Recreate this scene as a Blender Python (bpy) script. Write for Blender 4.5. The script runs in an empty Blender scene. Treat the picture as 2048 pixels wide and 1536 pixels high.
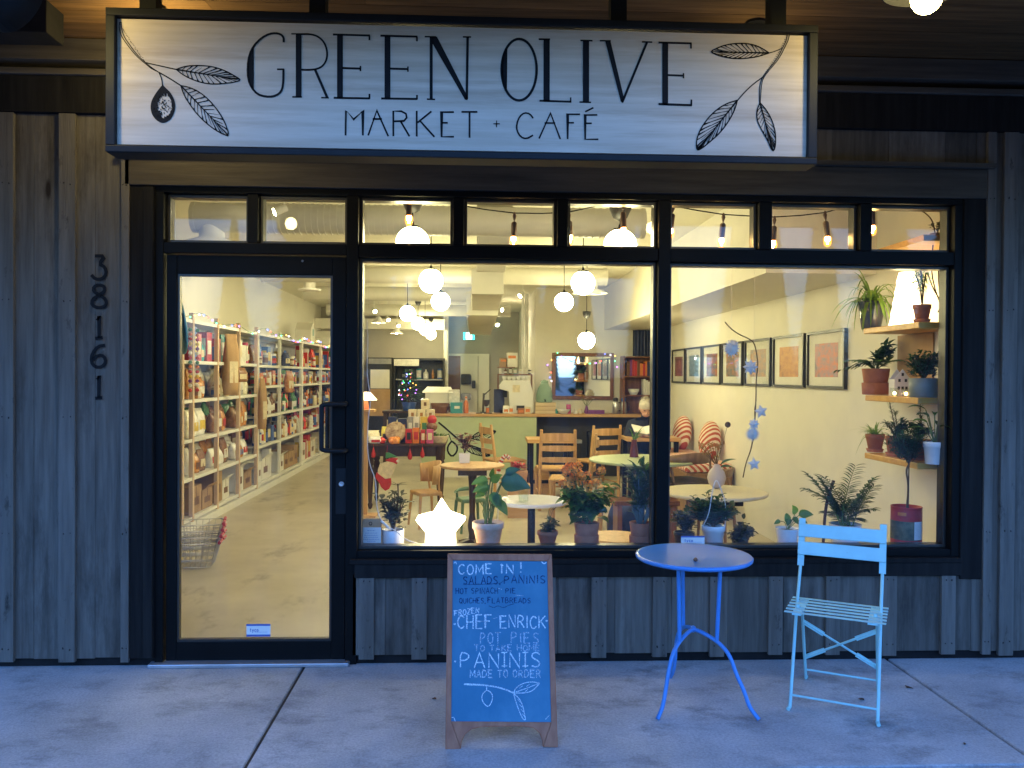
import bpy, math, random
from mathutils import Vector, Matrix
V = Vector
R = math.radians
rng = random.Random(11)
SC = bpy.context.scene
COL = SC.collection

# ------------------------------------------------------------------ camera
F_PX = 1656.0
CAM = V((0, -4.38, 1.53))
ROT = Matrix.Rotation(R(-2.5), 3, 'Z') @ Matrix.Rotation(R(90 - .6), 3, 'X') @ Matrix.Rotation(.0065, 3, 'Z')
cd = bpy.data.cameras.new('camera')
cam = bpy.data.objects.new('camera', cd)
COL.objects.link(cam)
cam.matrix_world = Matrix.Translation(CAM) @ ROT.to_4x4()
cd.sensor_width = 36
cd.lens = F_PX / 2048 * 36
cd.clip_start = .05
cd.clip_end = 3000
SC.camera = cam

# ------------------------------------------------------------------ dusk sky, low sun, exposure
SUN_EL, SUN_AZ = R(18.0), R(0)          # the sun sets behind the building (+y)
world = bpy.data.worlds.new('World')
SC.world = world
world.use_nodes = True
wn = world.node_tree
bg = wn.nodes['Background']
sky = wn.nodes.new('ShaderNodeTexSky')
sky.sky_type = 'NISHITA'
sky.sun_disc = False
sky.sun_elevation = SUN_EL
sky.sun_rotation = SUN_AZ
sky.ozone_density = 4.0
tint = wn.nodes.new('ShaderNodeMix')
tint.data_type = 'RGBA'
tint.blend_type = 'MULTIPLY'
tint.inputs[0].default_value = 1
tint.inputs[7].default_value = (.6, .85, 1.32, 1)     # camera set to a warm-light white balance
wn.links.new(sky.outputs[0], tint.inputs[6])
wn.links.new(tint.outputs[2], bg.inputs[0])
bg.inputs[1].default_value = .15
sd = bpy.data.lights.new('sun', 'SUN')
sd.energy = .05
sd.angle = R(.5)
sd.color = (1, .75, .55)
sun = bpy.data.objects.new('sun', sd)
COL.objects.link(sun)
sun.location = (0, 30, 10)
sun.rotation_euler = (R(-72), 0, 0)
SC.view_settings.view_transform = 'Standard'
SC.view_settings.look = 'None'
SC.view_settings.exposure = 2.4
SC.view_settings.gamma = 1
SC.render.engine = 'CYCLES'
SC.cycles.max_bounces = 8
SC.cycles.diffuse_bounces = 4
SC.cycles.transparent_max_bounces = 24
SC.cycles.sample_clamp_indirect = 6
SC.cycles.use_denoising = True
SC.cycles.caustics_reflective = False
SC.cycles.caustics_refractive = False
GLOBE_E = 13.2

# ------------------------------------------------------------------ picture point -> place
def ray(px, py):
    return ROT @ V(((px - 1024) / F_PX, (768 - py) / F_PX, -1))
def hit(px, py, p0, n):
    d = ray(px, py); n = V(n)
    return CAM + d * ((V(p0) - CAM).dot(n) / d.dot(n))
def at(px, py, y): return hit(px, py, (0, y, 0), (0, 1, 0))
def gnd(px, py, z=0.): return hit(px, py, (0, 0, z), (0, 0, 1))
def atx(px, py, x): return hit(px, py, (x, 0, 0), (1, 0, 0))

# ------------------------------------------------------------------ mesh builder
class MB:
    def __init__(s):
        s.v = []; s.f = []; s.m = []; s.s = []
    def add(s, vs, fs, mi=0, sm=False):
        o = len(s.v); s.v += [V(p) for p in vs]
        for f in fs:
            s.f.append([i + o for i in f]); s.m.append(mi); s.s.append(sm)
        return s
    def box(s, x0, x1, y0, y1, z0, z1, mi=0):
        return s.hexa([(x0, y0, z0), (x1, y0, z0), (x1, y1, z0), (x0, y1, z0), (x0, y0, z1), (x1, y0, z1), (x1, y1, z1), (x0, y1, z1)], mi)
    def hexa(s, p, mi=0):
        return s.add(p, [(0, 3, 2, 1), (4, 5, 6, 7), (0, 1, 5, 4), (1, 2, 6, 5), (2, 3, 7, 6), (3, 0, 4, 7)], mi)
    def obox(s, c, sx, sy, sz, rot=0, mi=0, M=None):
        c = V(c); M = M or Matrix.Rotation(rot, 3, 'Z')
        return s.hexa([c + M @ V((a * sx / 2, b * sy / 2, d * sz / 2)) for d in (-1, 1) for a, b in ((-1, -1), (1, -1), (1, 1), (-1, 1))], mi)
    def bar(s, a, b, w, t, up=(0, 0, 1), mi=0):
        a, b = V(a), V(b); d = (b - a).normalized(); u = V(up)
        x = d.cross(u)
        if x.length < 1e-4: x = d.cross(V((1, 0, 0)))
        x.normalize(); u = x.cross(d)
        q = [(-1, -1), (1, -1), (1, 1), (-1, 1)]
        return s.hexa([p + x * (i * w / 2) + u * (j * t / 2) for p in (a, b) for i, j in q], mi)
    def tube(s, pts, r, n=8, mi=0, cap=True):
        pts = [V(p) for p in pts]; k = len(pts)
        rs = r if isinstance(r, (list, tuple)) else [r] * k
        t = (pts[1] - pts[0]).normalized()
        u = t.cross(V((0, 0, 1)))
        if u.length < .05: u = t.cross(V((1, 0, 0)))
        u.normalize(); vs = []
        for i in range(k):
            t = (pts[min(i + 1, k - 1)] - pts[max(i - 1, 0)]).normalized()
            u = (u - t * u.dot(t)).normalized(); w = t.cross(u)
            vs += [pts[i] + (u * math.cos(a) + w * math.sin(a)) * rs[i] for a in (2 * math.pi * j / n for j in range(n))]
        fs = [(i * n + j, i * n + (j + 1) % n, (i + 1) * n + (j + 1) % n, (i + 1) * n + j) for i in range(k - 1) for j in range(n)]
        s.add(vs, fs, mi, True)
        if cap:
            s.add(vs[:n], [tuple(range(n))[::-1]], mi); s.add(vs[-n:], [tuple(range(n))], mi)
        return s
    def lathe(s, prof, c=(0, 0, 0), n=24, mi=0, sm=True, capt=True, capb=True, sq=1.):
        c = V(c); k = len(prof)
        vs = [c + V((r * math.cos(a), r * sq * math.sin(a), z)) for r, z in prof for a in (2 * math.pi * j / n for j in range(n))]
        fs = [(i * n + j, i * n + (j + 1) % n, (i + 1) * n + (j + 1) % n, (i + 1) * n + j) for i in range(k - 1) for j in range(n)]
        s.add(vs, fs, mi, sm)
        if capb: s.add(vs[:n], [tuple(range(n))[::-1]], mi)
        if capt: s.add(vs[-n:], [tuple(range(n))], mi)
        return s
    def ball(s, c, r, n=16, m=10, sq=(1, 1, 1), mi=0):
        c = V(c); pr = []
        vs = [c + V((0, 0, -r * sq[2]))]
        for i in range(1, m):
            a = math.pi * i / m
            vs += [c + V((r * sq[0] * math.sin(a) * math.cos(b), r * sq[1] * math.sin(a) * math.sin(b), -r * sq[2] * math.cos(a))) for b in (2 * math.pi * j / n for j in range(n))]
        vs.append(c + V((0, 0, r * sq[2])))
        fs = [(0, 1 + (j + 1) % n, 1 + j) for j in range(n)]
        fs += [(1 + i * n + j, 1 + i * n + (j + 1) % n, 1 + (i + 1) * n + (j + 1) % n, 1 + (i + 1) * n + j) for i in range(m - 2) for j in range(n)]
        e = len(vs) - 1; b = 1 + (m - 2) * n
        fs += [(b + j, b + (j + 1) % n, e) for j in range(n)]
        return s.add(vs, fs, mi, True)
    def prism(s, poly, vec, mi=0):
        k = len(poly); poly = [V(p) for p in poly]; vec = V(vec)
        s.add(poly + [p + vec for p in poly], [tuple(range(k))[::-1], tuple(range(k, 2 * k))] + [(i, (i + 1) % k, k + (i + 1) % k, k + i) for i in range(k)], mi)
        return s
    def ribbon(s, pts, w, nrm, th=.002, mi=0, closed=False):
        """a painted or drawn stroke: pts in 3D, width w (number or list), lying on a surface with normal nrm"""
        pts = [V(p) for p in pts]; k = len(pts); nrm = V(nrm).normalized()
        ws = w if isinstance(w, (list, tuple)) else [w] * k
        vs = []
        for i in range(k):
            a = pts[(i - 1) % k] if (closed or i > 0) else pts[0]
            b = pts[(i + 1) % k] if (closed or i < k - 1) else pts[-1]
            t = (b - a).normalized(); x = nrm.cross(t).normalized()
            m = 1.
            if 0 < i < k - 1 or closed:
                t1 = (pts[i] - a).normalized(); m = 1 / max(.5, abs(x.dot(nrm.cross(t1).normalized())))
            vs += [pts[i] + x * ws[i] * m / 2 + nrm * th, pts[i] - x * ws[i] * m / 2 + nrm * th]
        fs = [(2 * i, 2 * i + 1, 2 * ((i + 1) % k) + 1, 2 * ((i + 1) % k)) for i in range(k if closed else k - 1)]
        return s.add(vs, fs, mi)
    def leaf(s, b, d, L, w, up=(0, 0, 1), droop=.3, n=5, fold=.25, shape=0, mi=0):
        b = V(b); d = V(d).normalized(); up = V(up)
        x = d.cross(up)
        if x.length < .05: x = d.cross(V((1, .3, 0)))
        x.normalize(); u = x.cross(d); vs = []; p = b.copy()
        for i in range(n + 1):
            t = i / n
            if shape == 0: q = math.sin(math.pi * min(1, t * .97 + .03)) ** .8
            elif shape == 1: q = (1 - t) ** .6 * min(1, t * 5 + .25)
            else: q = math.sin(math.pi * (t * .98 + .02) ** .62)
            hw = w / 2 * q
            vs += [p + x * hw + u * hw * fold * 2, p, p - x * hw + u * hw * fold * 2]
            dd = (d + V((0, 0, -1)) * droop * (t + .1) * 1.6).normalized()
            x2 = (x - dd * x.dot(dd)).normalized(); u = x2.cross(dd); x = x2
            p = p + dd * (L / n)
        fs = []
        for i in range(n):
            a = 3 * i
            fs += [(a, a + 1, a + 4, a + 3), (a + 1, a + 2, a + 5, a + 4)]
        return s.add(vs, fs, mi, True)
    def build(s, name, mats, parent=None, bev=0., world=False, sm30=False):
        if not isinstance(mats, (list, tuple)): mats = [mats]
        off = V((0, 0, 0))
        if world and parent is not None:
            q = parent
            while q is not None: off += q.location; q = q.parent
        me = bpy.data.meshes.new(name)
        me.from_pydata([p - off for p in s.v], [], s.f)
        for m in mats: me.materials.append(m)
        me.polygons.foreach_set('material_index', s.m)
        me.polygons.foreach_set('use_smooth', s.s)
        me.update()
        o = bpy.data.objects.new(name, me)
        COL.objects.link(o)
        if parent is not None: o.parent = parent
        if bev:
            b = o.modifiers.new('bev', 'BEVEL'); b.width = bev; b.segments = 2; b.limit_method = 'ANGLE'; b.angle_limit = R(40)
        return o

def tag(o, label, cat, group=None, kind=None):
    o['label'] = label; o['category'] = cat
    if group: o['group'] = group
    if kind: o['kind'] = kind
    return o
def struct(o, label=None):
    o['kind'] = 'structure'
    if label: o['label'] = label
    return o
def thing(name, label, cat, loc=(0, 0, 0), rz=0, group=None):
    o = bpy.data.objects.new(name, None); COL.objects.link(o)
    o.location = loc; o.rotation_euler = (0, 0, rz); o.empty_display_size = .05
    return tag(o, label, cat, group)
def dup(root, loc, rz=0, label=None, group=None, scale=None):
    r = root.copy(); COL.objects.link(r); r.location = loc; r.rotation_euler = (0, 0, rz)
    if scale: r.scale = (scale,) * 3 if not isinstance(scale, tuple) else scale
    if label: r['label'] = label
    if group: r['group'] = group
    for ch in list(root.children):
        c = ch.copy(); COL.objects.link(c); c.parent = r
        for g in list(ch.children):
            d = g.copy(); COL.objects.link(d); d.parent = c
    return r
def smooth(pts, it=2):
    pts = [V(p) for p in pts]
    for _ in range(it):
        q = [pts[0]]
        for a, b in zip(pts, pts[1:]): q += [a * .75 + b * .25, a * .25 + b * .75]
        pts = q + [pts[-1]]
    return pts
def circ(c, r, n=24, sq=1.): return [(c[0] + r * math.cos(2 * math.pi * i / n), c[1] + r * sq * math.sin(2 * math.pi * i / n)) for i in range(n)]

# ------------------------------------------------------------------ materials
def mat(name, c, rough=.5, metal=0., var=.12, scale=6., stretch=(1, 1, 1), c2=None, bump=0., bscale=None, isl=0., emit=None, es=0., spec=.5, detail=5, coat=0., speck=None, streak=None):
    m = bpy.data.materials.new(name); m.use_nodes = True
    nt = m.node_tree; N = nt.nodes; L = nt.links
    b = N['Principled BSDF']
    b.inputs['Roughness'].default_value = rough
    b.inputs['Metallic'].default_value = metal
    b.inputs['Specular IOR Level'].default_value = spec
    if coat: b.inputs['Coat Weight'].default_value = coat; b.inputs['Coat Roughness'].default_value = .08
    tc = N.new('ShaderNodeTexCoord'); mp = N.new('ShaderNodeMapping'); mp.inputs[3].default_value = stretch
    L.new(tc.outputs['Object'], mp.inputs[0])
    nz = N.new('ShaderNodeTexNoise'); nz.inputs['Scale'].default_value = scale; nz.inputs['Detail'].default_value = detail; nz.inputs['Roughness'].default_value = .62
    L.new(mp.outputs[0], nz.inputs['Vector'])
    rp = N.new('ShaderNodeMapRange'); rp.inputs[1].default_value = .32; rp.inputs[2].default_value = .68
    L.new(nz.outputs[0], rp.inputs[0])
    mx = N.new('ShaderNodeMix'); mx.data_type = 'RGBA'
    ca = c; cb = c2
    if cb is None:
        ca = tuple(x * (1 - var) for x in c); cb = tuple(min(1, x * (1 + var)) for x in c)
    mx.inputs[6].default_value = (*ca, 1); mx.inputs[7].default_value = (*cb, 1)
    L.new(rp.outputs[0], mx.inputs[0])
    out = mx.outputs[2]
    if streak:      # dark stains of their own shape: (scale, stretch, colour, lo, hi)
        mp2 = N.new('ShaderNodeMapping'); mp2.inputs[3].default_value = streak[1]
        L.new(tc.outputs['Object'], mp2.inputs[0])
        n2 = N.new('ShaderNodeTexNoise'); n2.inputs['Scale'].default_value = streak[0]; n2.inputs['Detail'].default_value = 6; n2.inputs['Roughness'].default_value = .7
        L.new(mp2.outputs[0], n2.inputs['Vector'])
        r2 = N.new('ShaderNodeMapRange'); r2.inputs[1].default_value = streak[3]; r2.inputs[2].default_value = streak[4]
        L.new(n2.outputs[0], r2.inputs[0])
        m2 = N.new('ShaderNodeMix'); m2.data_type = 'RGBA'; m2.inputs[7].default_value = (*streak[2], 1)
        L.new(r2.outputs[0], m2.inputs[0]); L.new(out, m2.inputs[6]); out = m2.outputs[2]
    if speck:       # knots, gum spots, chips: (scale, stretch, radius, colour)
        mp3 = N.new('ShaderNodeMapping'); mp3.inputs[3].default_value = speck[1]; L.new(tc.outputs['Object'], mp3.inputs[0])
        vo = N.new('ShaderNodeTexVoronoi'); vo.inputs['Scale'].default_value = speck[0]; L.new(mp3.outputs[0], vo.inputs['Vector'])
        r4 = N.new('ShaderNodeMapRange'); r4.inputs[1].default_value = speck[2]; r4.inputs[2].default_value = speck[2] * .55; L.new(vo.outputs['Distance'], r4.inputs[0])
        m3 = N.new('ShaderNodeMix'); m3.data_type = 'RGBA'; m3.inputs[7].default_value = (*speck[3], 1)
        L.new(r4.outputs[0], m3.inputs[0]); L.new(out, m3.inputs[6]); out = m3.outputs[2]
    if isl:
        g = N.new('ShaderNodeNewGeometry'); r3 = N.new('ShaderNodeMapRange')
        r3.inputs[3].default_value = 1 - isl; r3.inputs[4].default_value = 1 + isl
        L.new(g.outputs['Random Per Island'], r3.inputs[0])
        hs = N.new('ShaderNodeHueSaturation'); L.new(r3.outputs[0], hs.inputs['Value']); L.new(out, hs.inputs['Color']); out = hs.outputs[0]
    L.new(out, b.inputs['Base Color'])
    if bump:
        bn = N.new('ShaderNodeTexNoise'); bn.inputs['Scale'].default_value = bscale or scale * 5; bn.inputs['Detail'].default_value = 4
        L.new(mp.outputs[0], bn.inputs['Vector'])
        bp = N.new('ShaderNodeBump'); bp.inputs['Strength'].default_value = bump; bp.inputs['Distance'].default_value = .01
        L.new(bn.outputs[0], bp.inputs['Height']); L.new(bp.outputs[0], b.inputs['Normal'])
    if emit:
        b.inputs['Emission Color'].default_value = (*emit, 1); b.inputs['Emission Strength'].default_value = es
    return m
def emis(name, c, s):
    m = bpy.data.materials.new(name); m.use_nodes = True; nt = m.node_tree
    b = nt.nodes['Principled BSDF']; nt.nodes.remove(b)
    e = nt.nodes.new('ShaderNodeEmission'); e.inputs[0].default_value = (*c, 1); e.inputs[1].default_value = s
    nt.links.new(e.outputs[0], nt.nodes['Material Output'].inputs[0]); return m
def glassy(name, tintc=(1, 1, 1), ior=1.45, rough=.0, body=0., bodyc=(1, 1, 1), smear=0.):
    """thin clear sheet: see-through with a Fresnel mirror on it"""
    m = bpy.data.materials.new(name); m.use_nodes = True; nt = m.node_tree; N = nt.nodes; L = nt.links
    N.remove(N['Principled BSDF'])
    tr = N.new('ShaderNodeBsdfTransparent'); tr.inputs[0].default_value = (*tintc, 1)
    gl = N.new('ShaderNodeBsdfGlossy'); gl.inputs['Roughness'].default_value = rough
    fr = N.new('ShaderNodeFresnel'); fr.inputs[0].default_value = ior
    ge = N.new('ShaderNodeNewGeometry'); sb = N.new('ShaderNodeMath'); sb.operation = 'SUBTRACT'; sb.inputs[0].default_value = 1
    L.new(ge.outputs['Backfacing'], sb.inputs[1])          # only the face turned to the ray mirrors: a thin sheet has no inner total reflection
    mu = N.new('ShaderNodeMath'); mu.operation = 'MULTIPLY'; L.new(fr.outputs[0], mu.inputs[0]); L.new(sb.outputs[0], mu.inputs[1])
    mx = N.new('ShaderNodeMixShader'); L.new(mu.outputs[0], mx.inputs[0])
    src = tr.outputs[0]
    if body:
        df = N.new('ShaderNodeBsdfDiffuse'); df.inputs[0].default_value = (*bodyc, 1)
        m2 = N.new('ShaderNodeMixShader'); m2.inputs[0].default_value = body
        if smear:       # dust and wiped streaks on the pane
            tcs = N.new('ShaderNodeTexCoord'); mps = N.new('ShaderNodeMapping'); mps.inputs[3].default_value = (2.2, 1, .8); mps.inputs[2].default_value = (0, .5, 0); L.new(tcs.outputs['Object'], mps.inputs[0])
            ns = N.new('ShaderNodeTexNoise'); ns.inputs['Scale'].default_value = 2.5; ns.inputs['Detail'].default_value = 9; ns.inputs['Roughness'].default_value = .7; L.new(mps.outputs[0], ns.inputs['Vector'])
            rs = N.new('ShaderNodeMapRange'); rs.inputs[1].default_value = .45; rs.inputs[2].default_value = .75; rs.inputs[3].default_value = body; rs.inputs[4].default_value = body + smear; L.new(ns.outputs[0], rs.inputs[0]); L.new(rs.outputs[0], m2.inputs[0])
        L.new(tr.outputs[0], m2.inputs[1]); L.new(df.outputs[0], m2.inputs[2]); src = m2.outputs[0]
    L.new(src, mx.inputs[1]); L.new(gl.outputs[0], mx.inputs[2])
    L.new(mx.outputs[0], N['Material Output'].inputs[0]); return m
def chalk(name, c, cover):
    m = mat(name, c, .95, spec=.05); nt = m.node_tree; N = nt.nodes; L = nt.links
    b = N['Principled BSDF']
    n = N.new('ShaderNodeTexNoise'); n.inputs['Scale'].default_value = 260; n.inputs['Detail'].default_value = 3
    tc = N.new('ShaderNodeTexCoord'); L.new(tc.outputs['Object'], n.inputs['Vector'])
    r = N.new('ShaderNodeMapRange'); r.inputs[1].default_value = .62 - cover * .3; r.inputs[2].default_value = .86 - cover * .3
    r.inputs[3].default_value = cover * .35; r.inputs[4].default_value = min(1, cover * 1.1)
    L.new(n.outputs[0], r.inputs[0]); L.new(r.outputs[0], b.inputs['Alpha']); return m

WOOD_V = dict(scale=3.2, stretch=(9, 9, .55), detail=7)      # grain runs upright
WOOD_X = dict(scale=3.2, stretch=(.55, 9, 9), detail=7)      # grain runs along x
m_siding = mat('weathered grey siding', (.1, .086, .07), .9, spec=.15, c2=(.18, .158, .13), bump=.3, isl=.3, streak=(1.6, (3.2, 3.2, .8), (.045, .038, .031), .5, .75), speck=(1.5, (3, 3, .9), .085, (.03, .022, .016)), **WOOD_V)
m_batten = mat('weathered batten', (.124, .108, .089), .9, spec=.15, c2=(.2, .176, .147), bump=.3, isl=.22, streak=(6, (3, 3, 1.2), (.05, .043, .036), .6, .74), **WOOD_V)
m_trim = mat('dark stained trim', (.013, .012, .0115), .8, spec=.05, c2=(.024, .022, .02), bump=.12, isl=.15, **WOOD_V)
m_trimx = mat('brown stained head trim', (.055, .045, .034), .7, spec=.2, c2=(.1, .083, .064), bump=.15, isl=.2, **WOOD_X)
m_base = mat('dark plinth board', (.016, .015, .015), .8, var=.3, spec=.1)
m_alu = mat('black aluminium', (.007, .007, .007), .42, .0, var=.12, scale=3, spec=.08)
m_alu_in = mat('anodised glazing bead', (.06, .056, .05), .35, .6, var=.1)
m_soffit = mat('cedar soffit boards', (.08, .042, .016), .8, spec=.15, c2=(.17, .092, .036), isl=.22, bump=.15, **WOOD_X)
m_soffit_dark = mat('dark stained soffit boards', (.04, .03, .023), .6, c2=(.075, .055, .04), isl=.2, bump=.15, **WOOD_X)
m_concrete = mat('pavement concrete', (.35, .35, .34), .88, spec=.25, c2=(.57, .56, .54), scale=1.5, detail=12, bump=.3, bscale=120, streak=(3.1, (1, 1.5, 1), (.23, .225, .215), .5, .72), speck=(1.7, (1, 1, 0), .045, (.13, .125, .12)))
nt_ = m_concrete.node_tree; b_ = nt_.nodes['Principled BSDF']; n_ = nt_.nodes.new('ShaderNodeTexNoise'); n_.inputs['Scale'].default_value = 85; n_.inputs['Detail'].default_value = 5; n_.inputs['Roughness'].default_value = .75
r_ = nt_.nodes.new('ShaderNodeMapRange'); r_.inputs[1].default_value = .3; r_.inputs[2].default_value = .7; r_.inputs[3].default_value = .72; r_.inputs[4].default_value = 1.22; h_ = nt_.nodes.new('ShaderNodeHueSaturation')
nt_.links.new([x for x in nt_.nodes if x.type == 'TEX_COORD'][0].outputs['Object'], n_.inputs['Vector']); nt_.links.new(n_.outputs[0], r_.inputs[0]); nt_.links.new(r_.outputs[0], h_.inputs['Value']); nt_.links.new(b_.inputs['Base Color'].links[0].from_socket, h_.inputs['Color']); nt_.links.new(h_.outputs[0], b_.inputs['Base Color'])
m_asphalt = mat('asphalt', (.045, .045, .047), .9, var=.3, scale=30, bump=.3)
m_grout = mat('joint dirt', (.05, .046, .042), .95, var=.3)
m_floor = mat('worn concrete floor', (.42, .37, .265), .42, c2=(.57, .51, .385), scale=1.3, detail=9, bump=.03, bscale=40, streak=(2.6, (1, .45, 1), (.25, .21, .155), .55, .72))
m_wall = mat('cream wall paint', (.78, .75, .66), .7, var=.03, scale=2)
m_wall2 = mat('grey beige wall paint', (.42, .39, .33), .75, var=.05, scale=2)
m_ceil = mat('ceiling paint', (.74, .71, .6), .8, var=.03)
m_duct = mat('galvanised duct painted cream', (.58, .56, .49), .5, .0, var=.05, scale=4)
m_sign = mat('pale limed oak', (.5, .39, .27), .5, c2=(.69, .57, .43), scale=2.6, stretch=(.5, 12, 9), detail=9, streak=(3.0, (.3, 5, 5), (.38, .26, .16), .5, .78))
m_ink = mat('black sign paint', (.01, .01, .011), .6, var=.2, spec=.12)
m_black = mat('black metal', (.011, .011, .011), .5, .0, var=.2, spec=.2)
m_blackp = mat('black plastic', (.02, .02, .022), .5, var=.2)
m_white = mat('white paint', (.78, .77, .73), .45, var=.03)
m_whitec = mat('white glazed ceramic', (.8, .8, .78), .22, var=.03)
m_terra = mat('terracotta', (.36, .12, .055), .8, c2=(.5, .19, .095), scale=9, bump=.06)
m_terra_w = mat('terracotta with lime bloom', (.62, .36, .22), .85, c2=(.74, .62, .52), scale=7)
m_soil = mat('potting soil', (.03, .02, .013), .95, var=.5, scale=60, bump=.6)
m_leaf = mat('green leaf', (.035, .1, .02), .42, c2=(.07, .17, .035), isl=.45, scale=12)
m_leaf_d = mat('dark green leaf', (.018, .05, .022), .4, c2=(.035, .085, .035), isl=.5, scale=12)
m_leaf_b = mat('blue green leaf', (.02, .075, .06), .3, c2=(.035, .11, .08), isl=.25, scale=10)
m_leaf_l = mat('light green leaf', (.1, .22, .035), .45, c2=(.2, .34, .07), isl=.4, scale=12)
m_leaf_p = mat('purple green leaf', (.045, .045, .035), .45, c2=(.085, .1, .06), isl=.5, scale=14)
for m_ in (m_leaf, m_leaf_d, m_leaf_b, m_leaf_l, m_leaf_p):      # leaves let light through
    nt_ = m_.node_tree; b_ = nt_.nodes['Principled BSDF']; t_ = nt_.nodes.new('ShaderNodeBsdfTranslucent'); x_ = nt_.nodes.new('ShaderNodeMixShader')
    x_.inputs[0].default_value = .38; g_ = nt_.nodes.new('ShaderNodeHueSaturation'); g_.inputs['Value'].default_value = 2.2; g_.inputs['Hue'].default_value = .485
    nt_.links.new(b_.inputs['Base Color'].links[0].from_socket, g_.inputs['Color']); nt_.links.new(g_.outputs[0], t_.inputs[0])
    nt_.links.new(b_.outputs[0], x_.inputs[1]); nt_.links.new(t_.outputs[0], x_.inputs[2]); nt_.links.new(x_.outputs[0], nt_.nodes['Material Output'].inputs[0])
m_stem = mat('brown stem', (.09, .055, .03), .8, var=.3, scale=20)
m_gstem = mat('green stem', (.1, .16, .04), .6, var=.25, scale=20)
m_oak = mat('honey pine', (.5, .28, .1), .45, c2=(.66, .4, .17), isl=.12, scale=3, stretch=(8, 8, .7), detail=6)
m_amber = mat('amber varnished pine', (.6, .3, .05), .35, c2=(.74, .42, .1), isl=.05, **WOOD_X)
m_oakx = mat('honey pine along', (.52, .29, .1), .42, c2=(.68, .42, .18), isl=.1, **WOOD_X)
m_walnut = mat('dark walnut', (.035, .018, .011), .4, c2=(.075, .04, .022), scale=3, stretch=(8, 8, .7), detail=6)
m_rosew = mat('red brown wood', (.13, .045, .02), .4, c2=(.24, .09, .04), isl=.15, scale=3, stretch=(8, 8, .7), detail=6)
m_kraft = mat('kraft paper', (.42, .26, .13), .85, c2=(.55, .36, .19), scale=4, bump=.15, bscale=14)
m_card = mat('brown cardboard', (.4, .26, .14), .85, var=.1, scale=4)
m_paper = mat('white paper', (.78, .76, .7), .8, var=.04)
m_glass = glassy('window glass', (.98, .985, .98), 1.46, .0, .004, (.8, .8, .8), .028)
m_amb = None
m_jar = glassy('clear glass', (.93, .96, .93), 1.5, .02)
m_gjar = glassy('green glass', (.78, .93, .84), 1.5, .05, .22, (.5, .68, .55))
m_mirror = mat('mirror', (.8, .82, .8), .02, 1., var=.01)
m_globe = emis('lit globe', (1, .9, .47), GLOBE_E)
m_globe_bar = emis('lit bar globe', (1, .9, .47), 30)
m_globe_near = emis('lit near globe', (1, .9, .47), 8)
m_bulb = emis('lit filament', (1, .66, .28), 23)
m_lampw = emis('lit white plastic', (1, .85, .52), 3.6)
m_spot = emis('lit spot', (1, .88, .55), 30)
m_spot2 = emis('lit wall washer', (1, .88, .55), 330)
PAL = dict(red=(.5, .03, .03), orange=(.7, .2, .03), yellow=(.7, .5, .08), green=(.06, .22, .07), blue=(.05, .12, .4), navy=(.02, .03, .1), pink=(.6, .1, .25),
           purple=(.2, .05, .25), brown=(.16, .07, .03), cream=(.72, .62, .42), teal=(.05, .3, .32), black=(.02, .02, .022), white=(.75, .73, .68), amber=(.36, .15, .03), grey=(.32, .32, .33))
m_pal = {k: mat(k + ' packaging', v, .4, var=.15, scale=25) for k, v in PAL.items()}
m_pal2 = {k: mat(k + ' cellophane bag', v, .25, c2=tuple(min(1, x * 1.9 + .04) for x in v), scale=18, bump=.5, bscale=30) for k, v in PAL.items()}
# ================================================================== SETTING: pavement, road, shop floor, ceiling
XL, XR, YB, ZC = -3.15, 2.78, 13.4, 2.89
b = MB()
xs = [-10.3, -7.16, -4.025, -.89, 2.245, 5.38, 8.5]
ys = [-4.6, -3.2, -1.205, .14]
for i in range(6):
    for j in range(3):
        b.box(xs[i] + .008, xs[i + 1] - .008, ys[j] + .007, ys[j + 1] - .007, -.12, 0)
struct(b.build('pavement', m_concrete, bev=.007), 'concrete pavement of large pale slabs')
struct(MB().box(-40, 40, -4.75, .13, -.3, -.014).build('pavement_bed', m_grout))
struct(MB().box(-400, 400, -800, -4.75, -.4, -.14).build('road', m_asphalt))
struct(MB().box(-40, 40, -4.75, -4.6, -.3, .0).build('kerb', m_concrete))
# the wood on the far side of the road: only its reflection shows, in the panes and in the wall mirror
wd = MB()
for k in range(60):
    tx, ty, th = -48 + 1.6 * k + rng.uniform(-.6, .6), -24 - rng.uniform(0, 7), rng.choice([6, 8, 9, 10, 11, 13]) * rng.uniform(.85, 1.15)
    wd.tube([(tx, ty, -.2), (tx, ty, th * .95)], [.16, .03], 6, 1)
    z = th * .12
    while z < th:
        rr_ = (th - z) * .2 + .15
        wd.lathe([(rr_ * .62, z), (rr_ * .5, z + .3)], (tx, ty, 0), 7, capt=False, capb=False)
        for q_ in range(12):
            a_ = rng.uniform(0, 6.28); wd.leaf((tx, ty, z), (math.cos(a_), math.sin(a_), rng.uniform(-.1, .25)), rr_ * rng.uniform(.6, 1.15), .16, n=2, droop=.4)
        z += .28
tag(wd.build('woods', [mat('dark conifer', (.02, .04, .022), .8, isl=.4), mat('conifer bark', (.06, .045, .035), .9)]), 'dark conifer wood across the road mirrored in the panes', 'woods', kind='stuff')
struct(MB().box(XL, XR, .14, YB + .6, -.12, .0).build('floor', m_floor))
struct(MB().box(XL, XR, .16, YB + .6, ZC, ZC + .2).build('ceiling', m_ceil))
w = MB().box(XL - .2, XL, .16, YB + .6, -.1, ZC + .2)
struct(w.build('wall_left', m_wall))
struct(MB().box(XR, XR + .2, .16, 8.5, -.1, ZC + .2).build('wall_right', m_wall))
w = MB().box(.92, XR + .2, 8.5, 8.66, -.1, ZC)                       # wall behind the bar
w.box(.92, 1.05, 8.66, YB, -.1, ZC)
struct(w.build('wall_behind_bar', m_wall))
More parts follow.
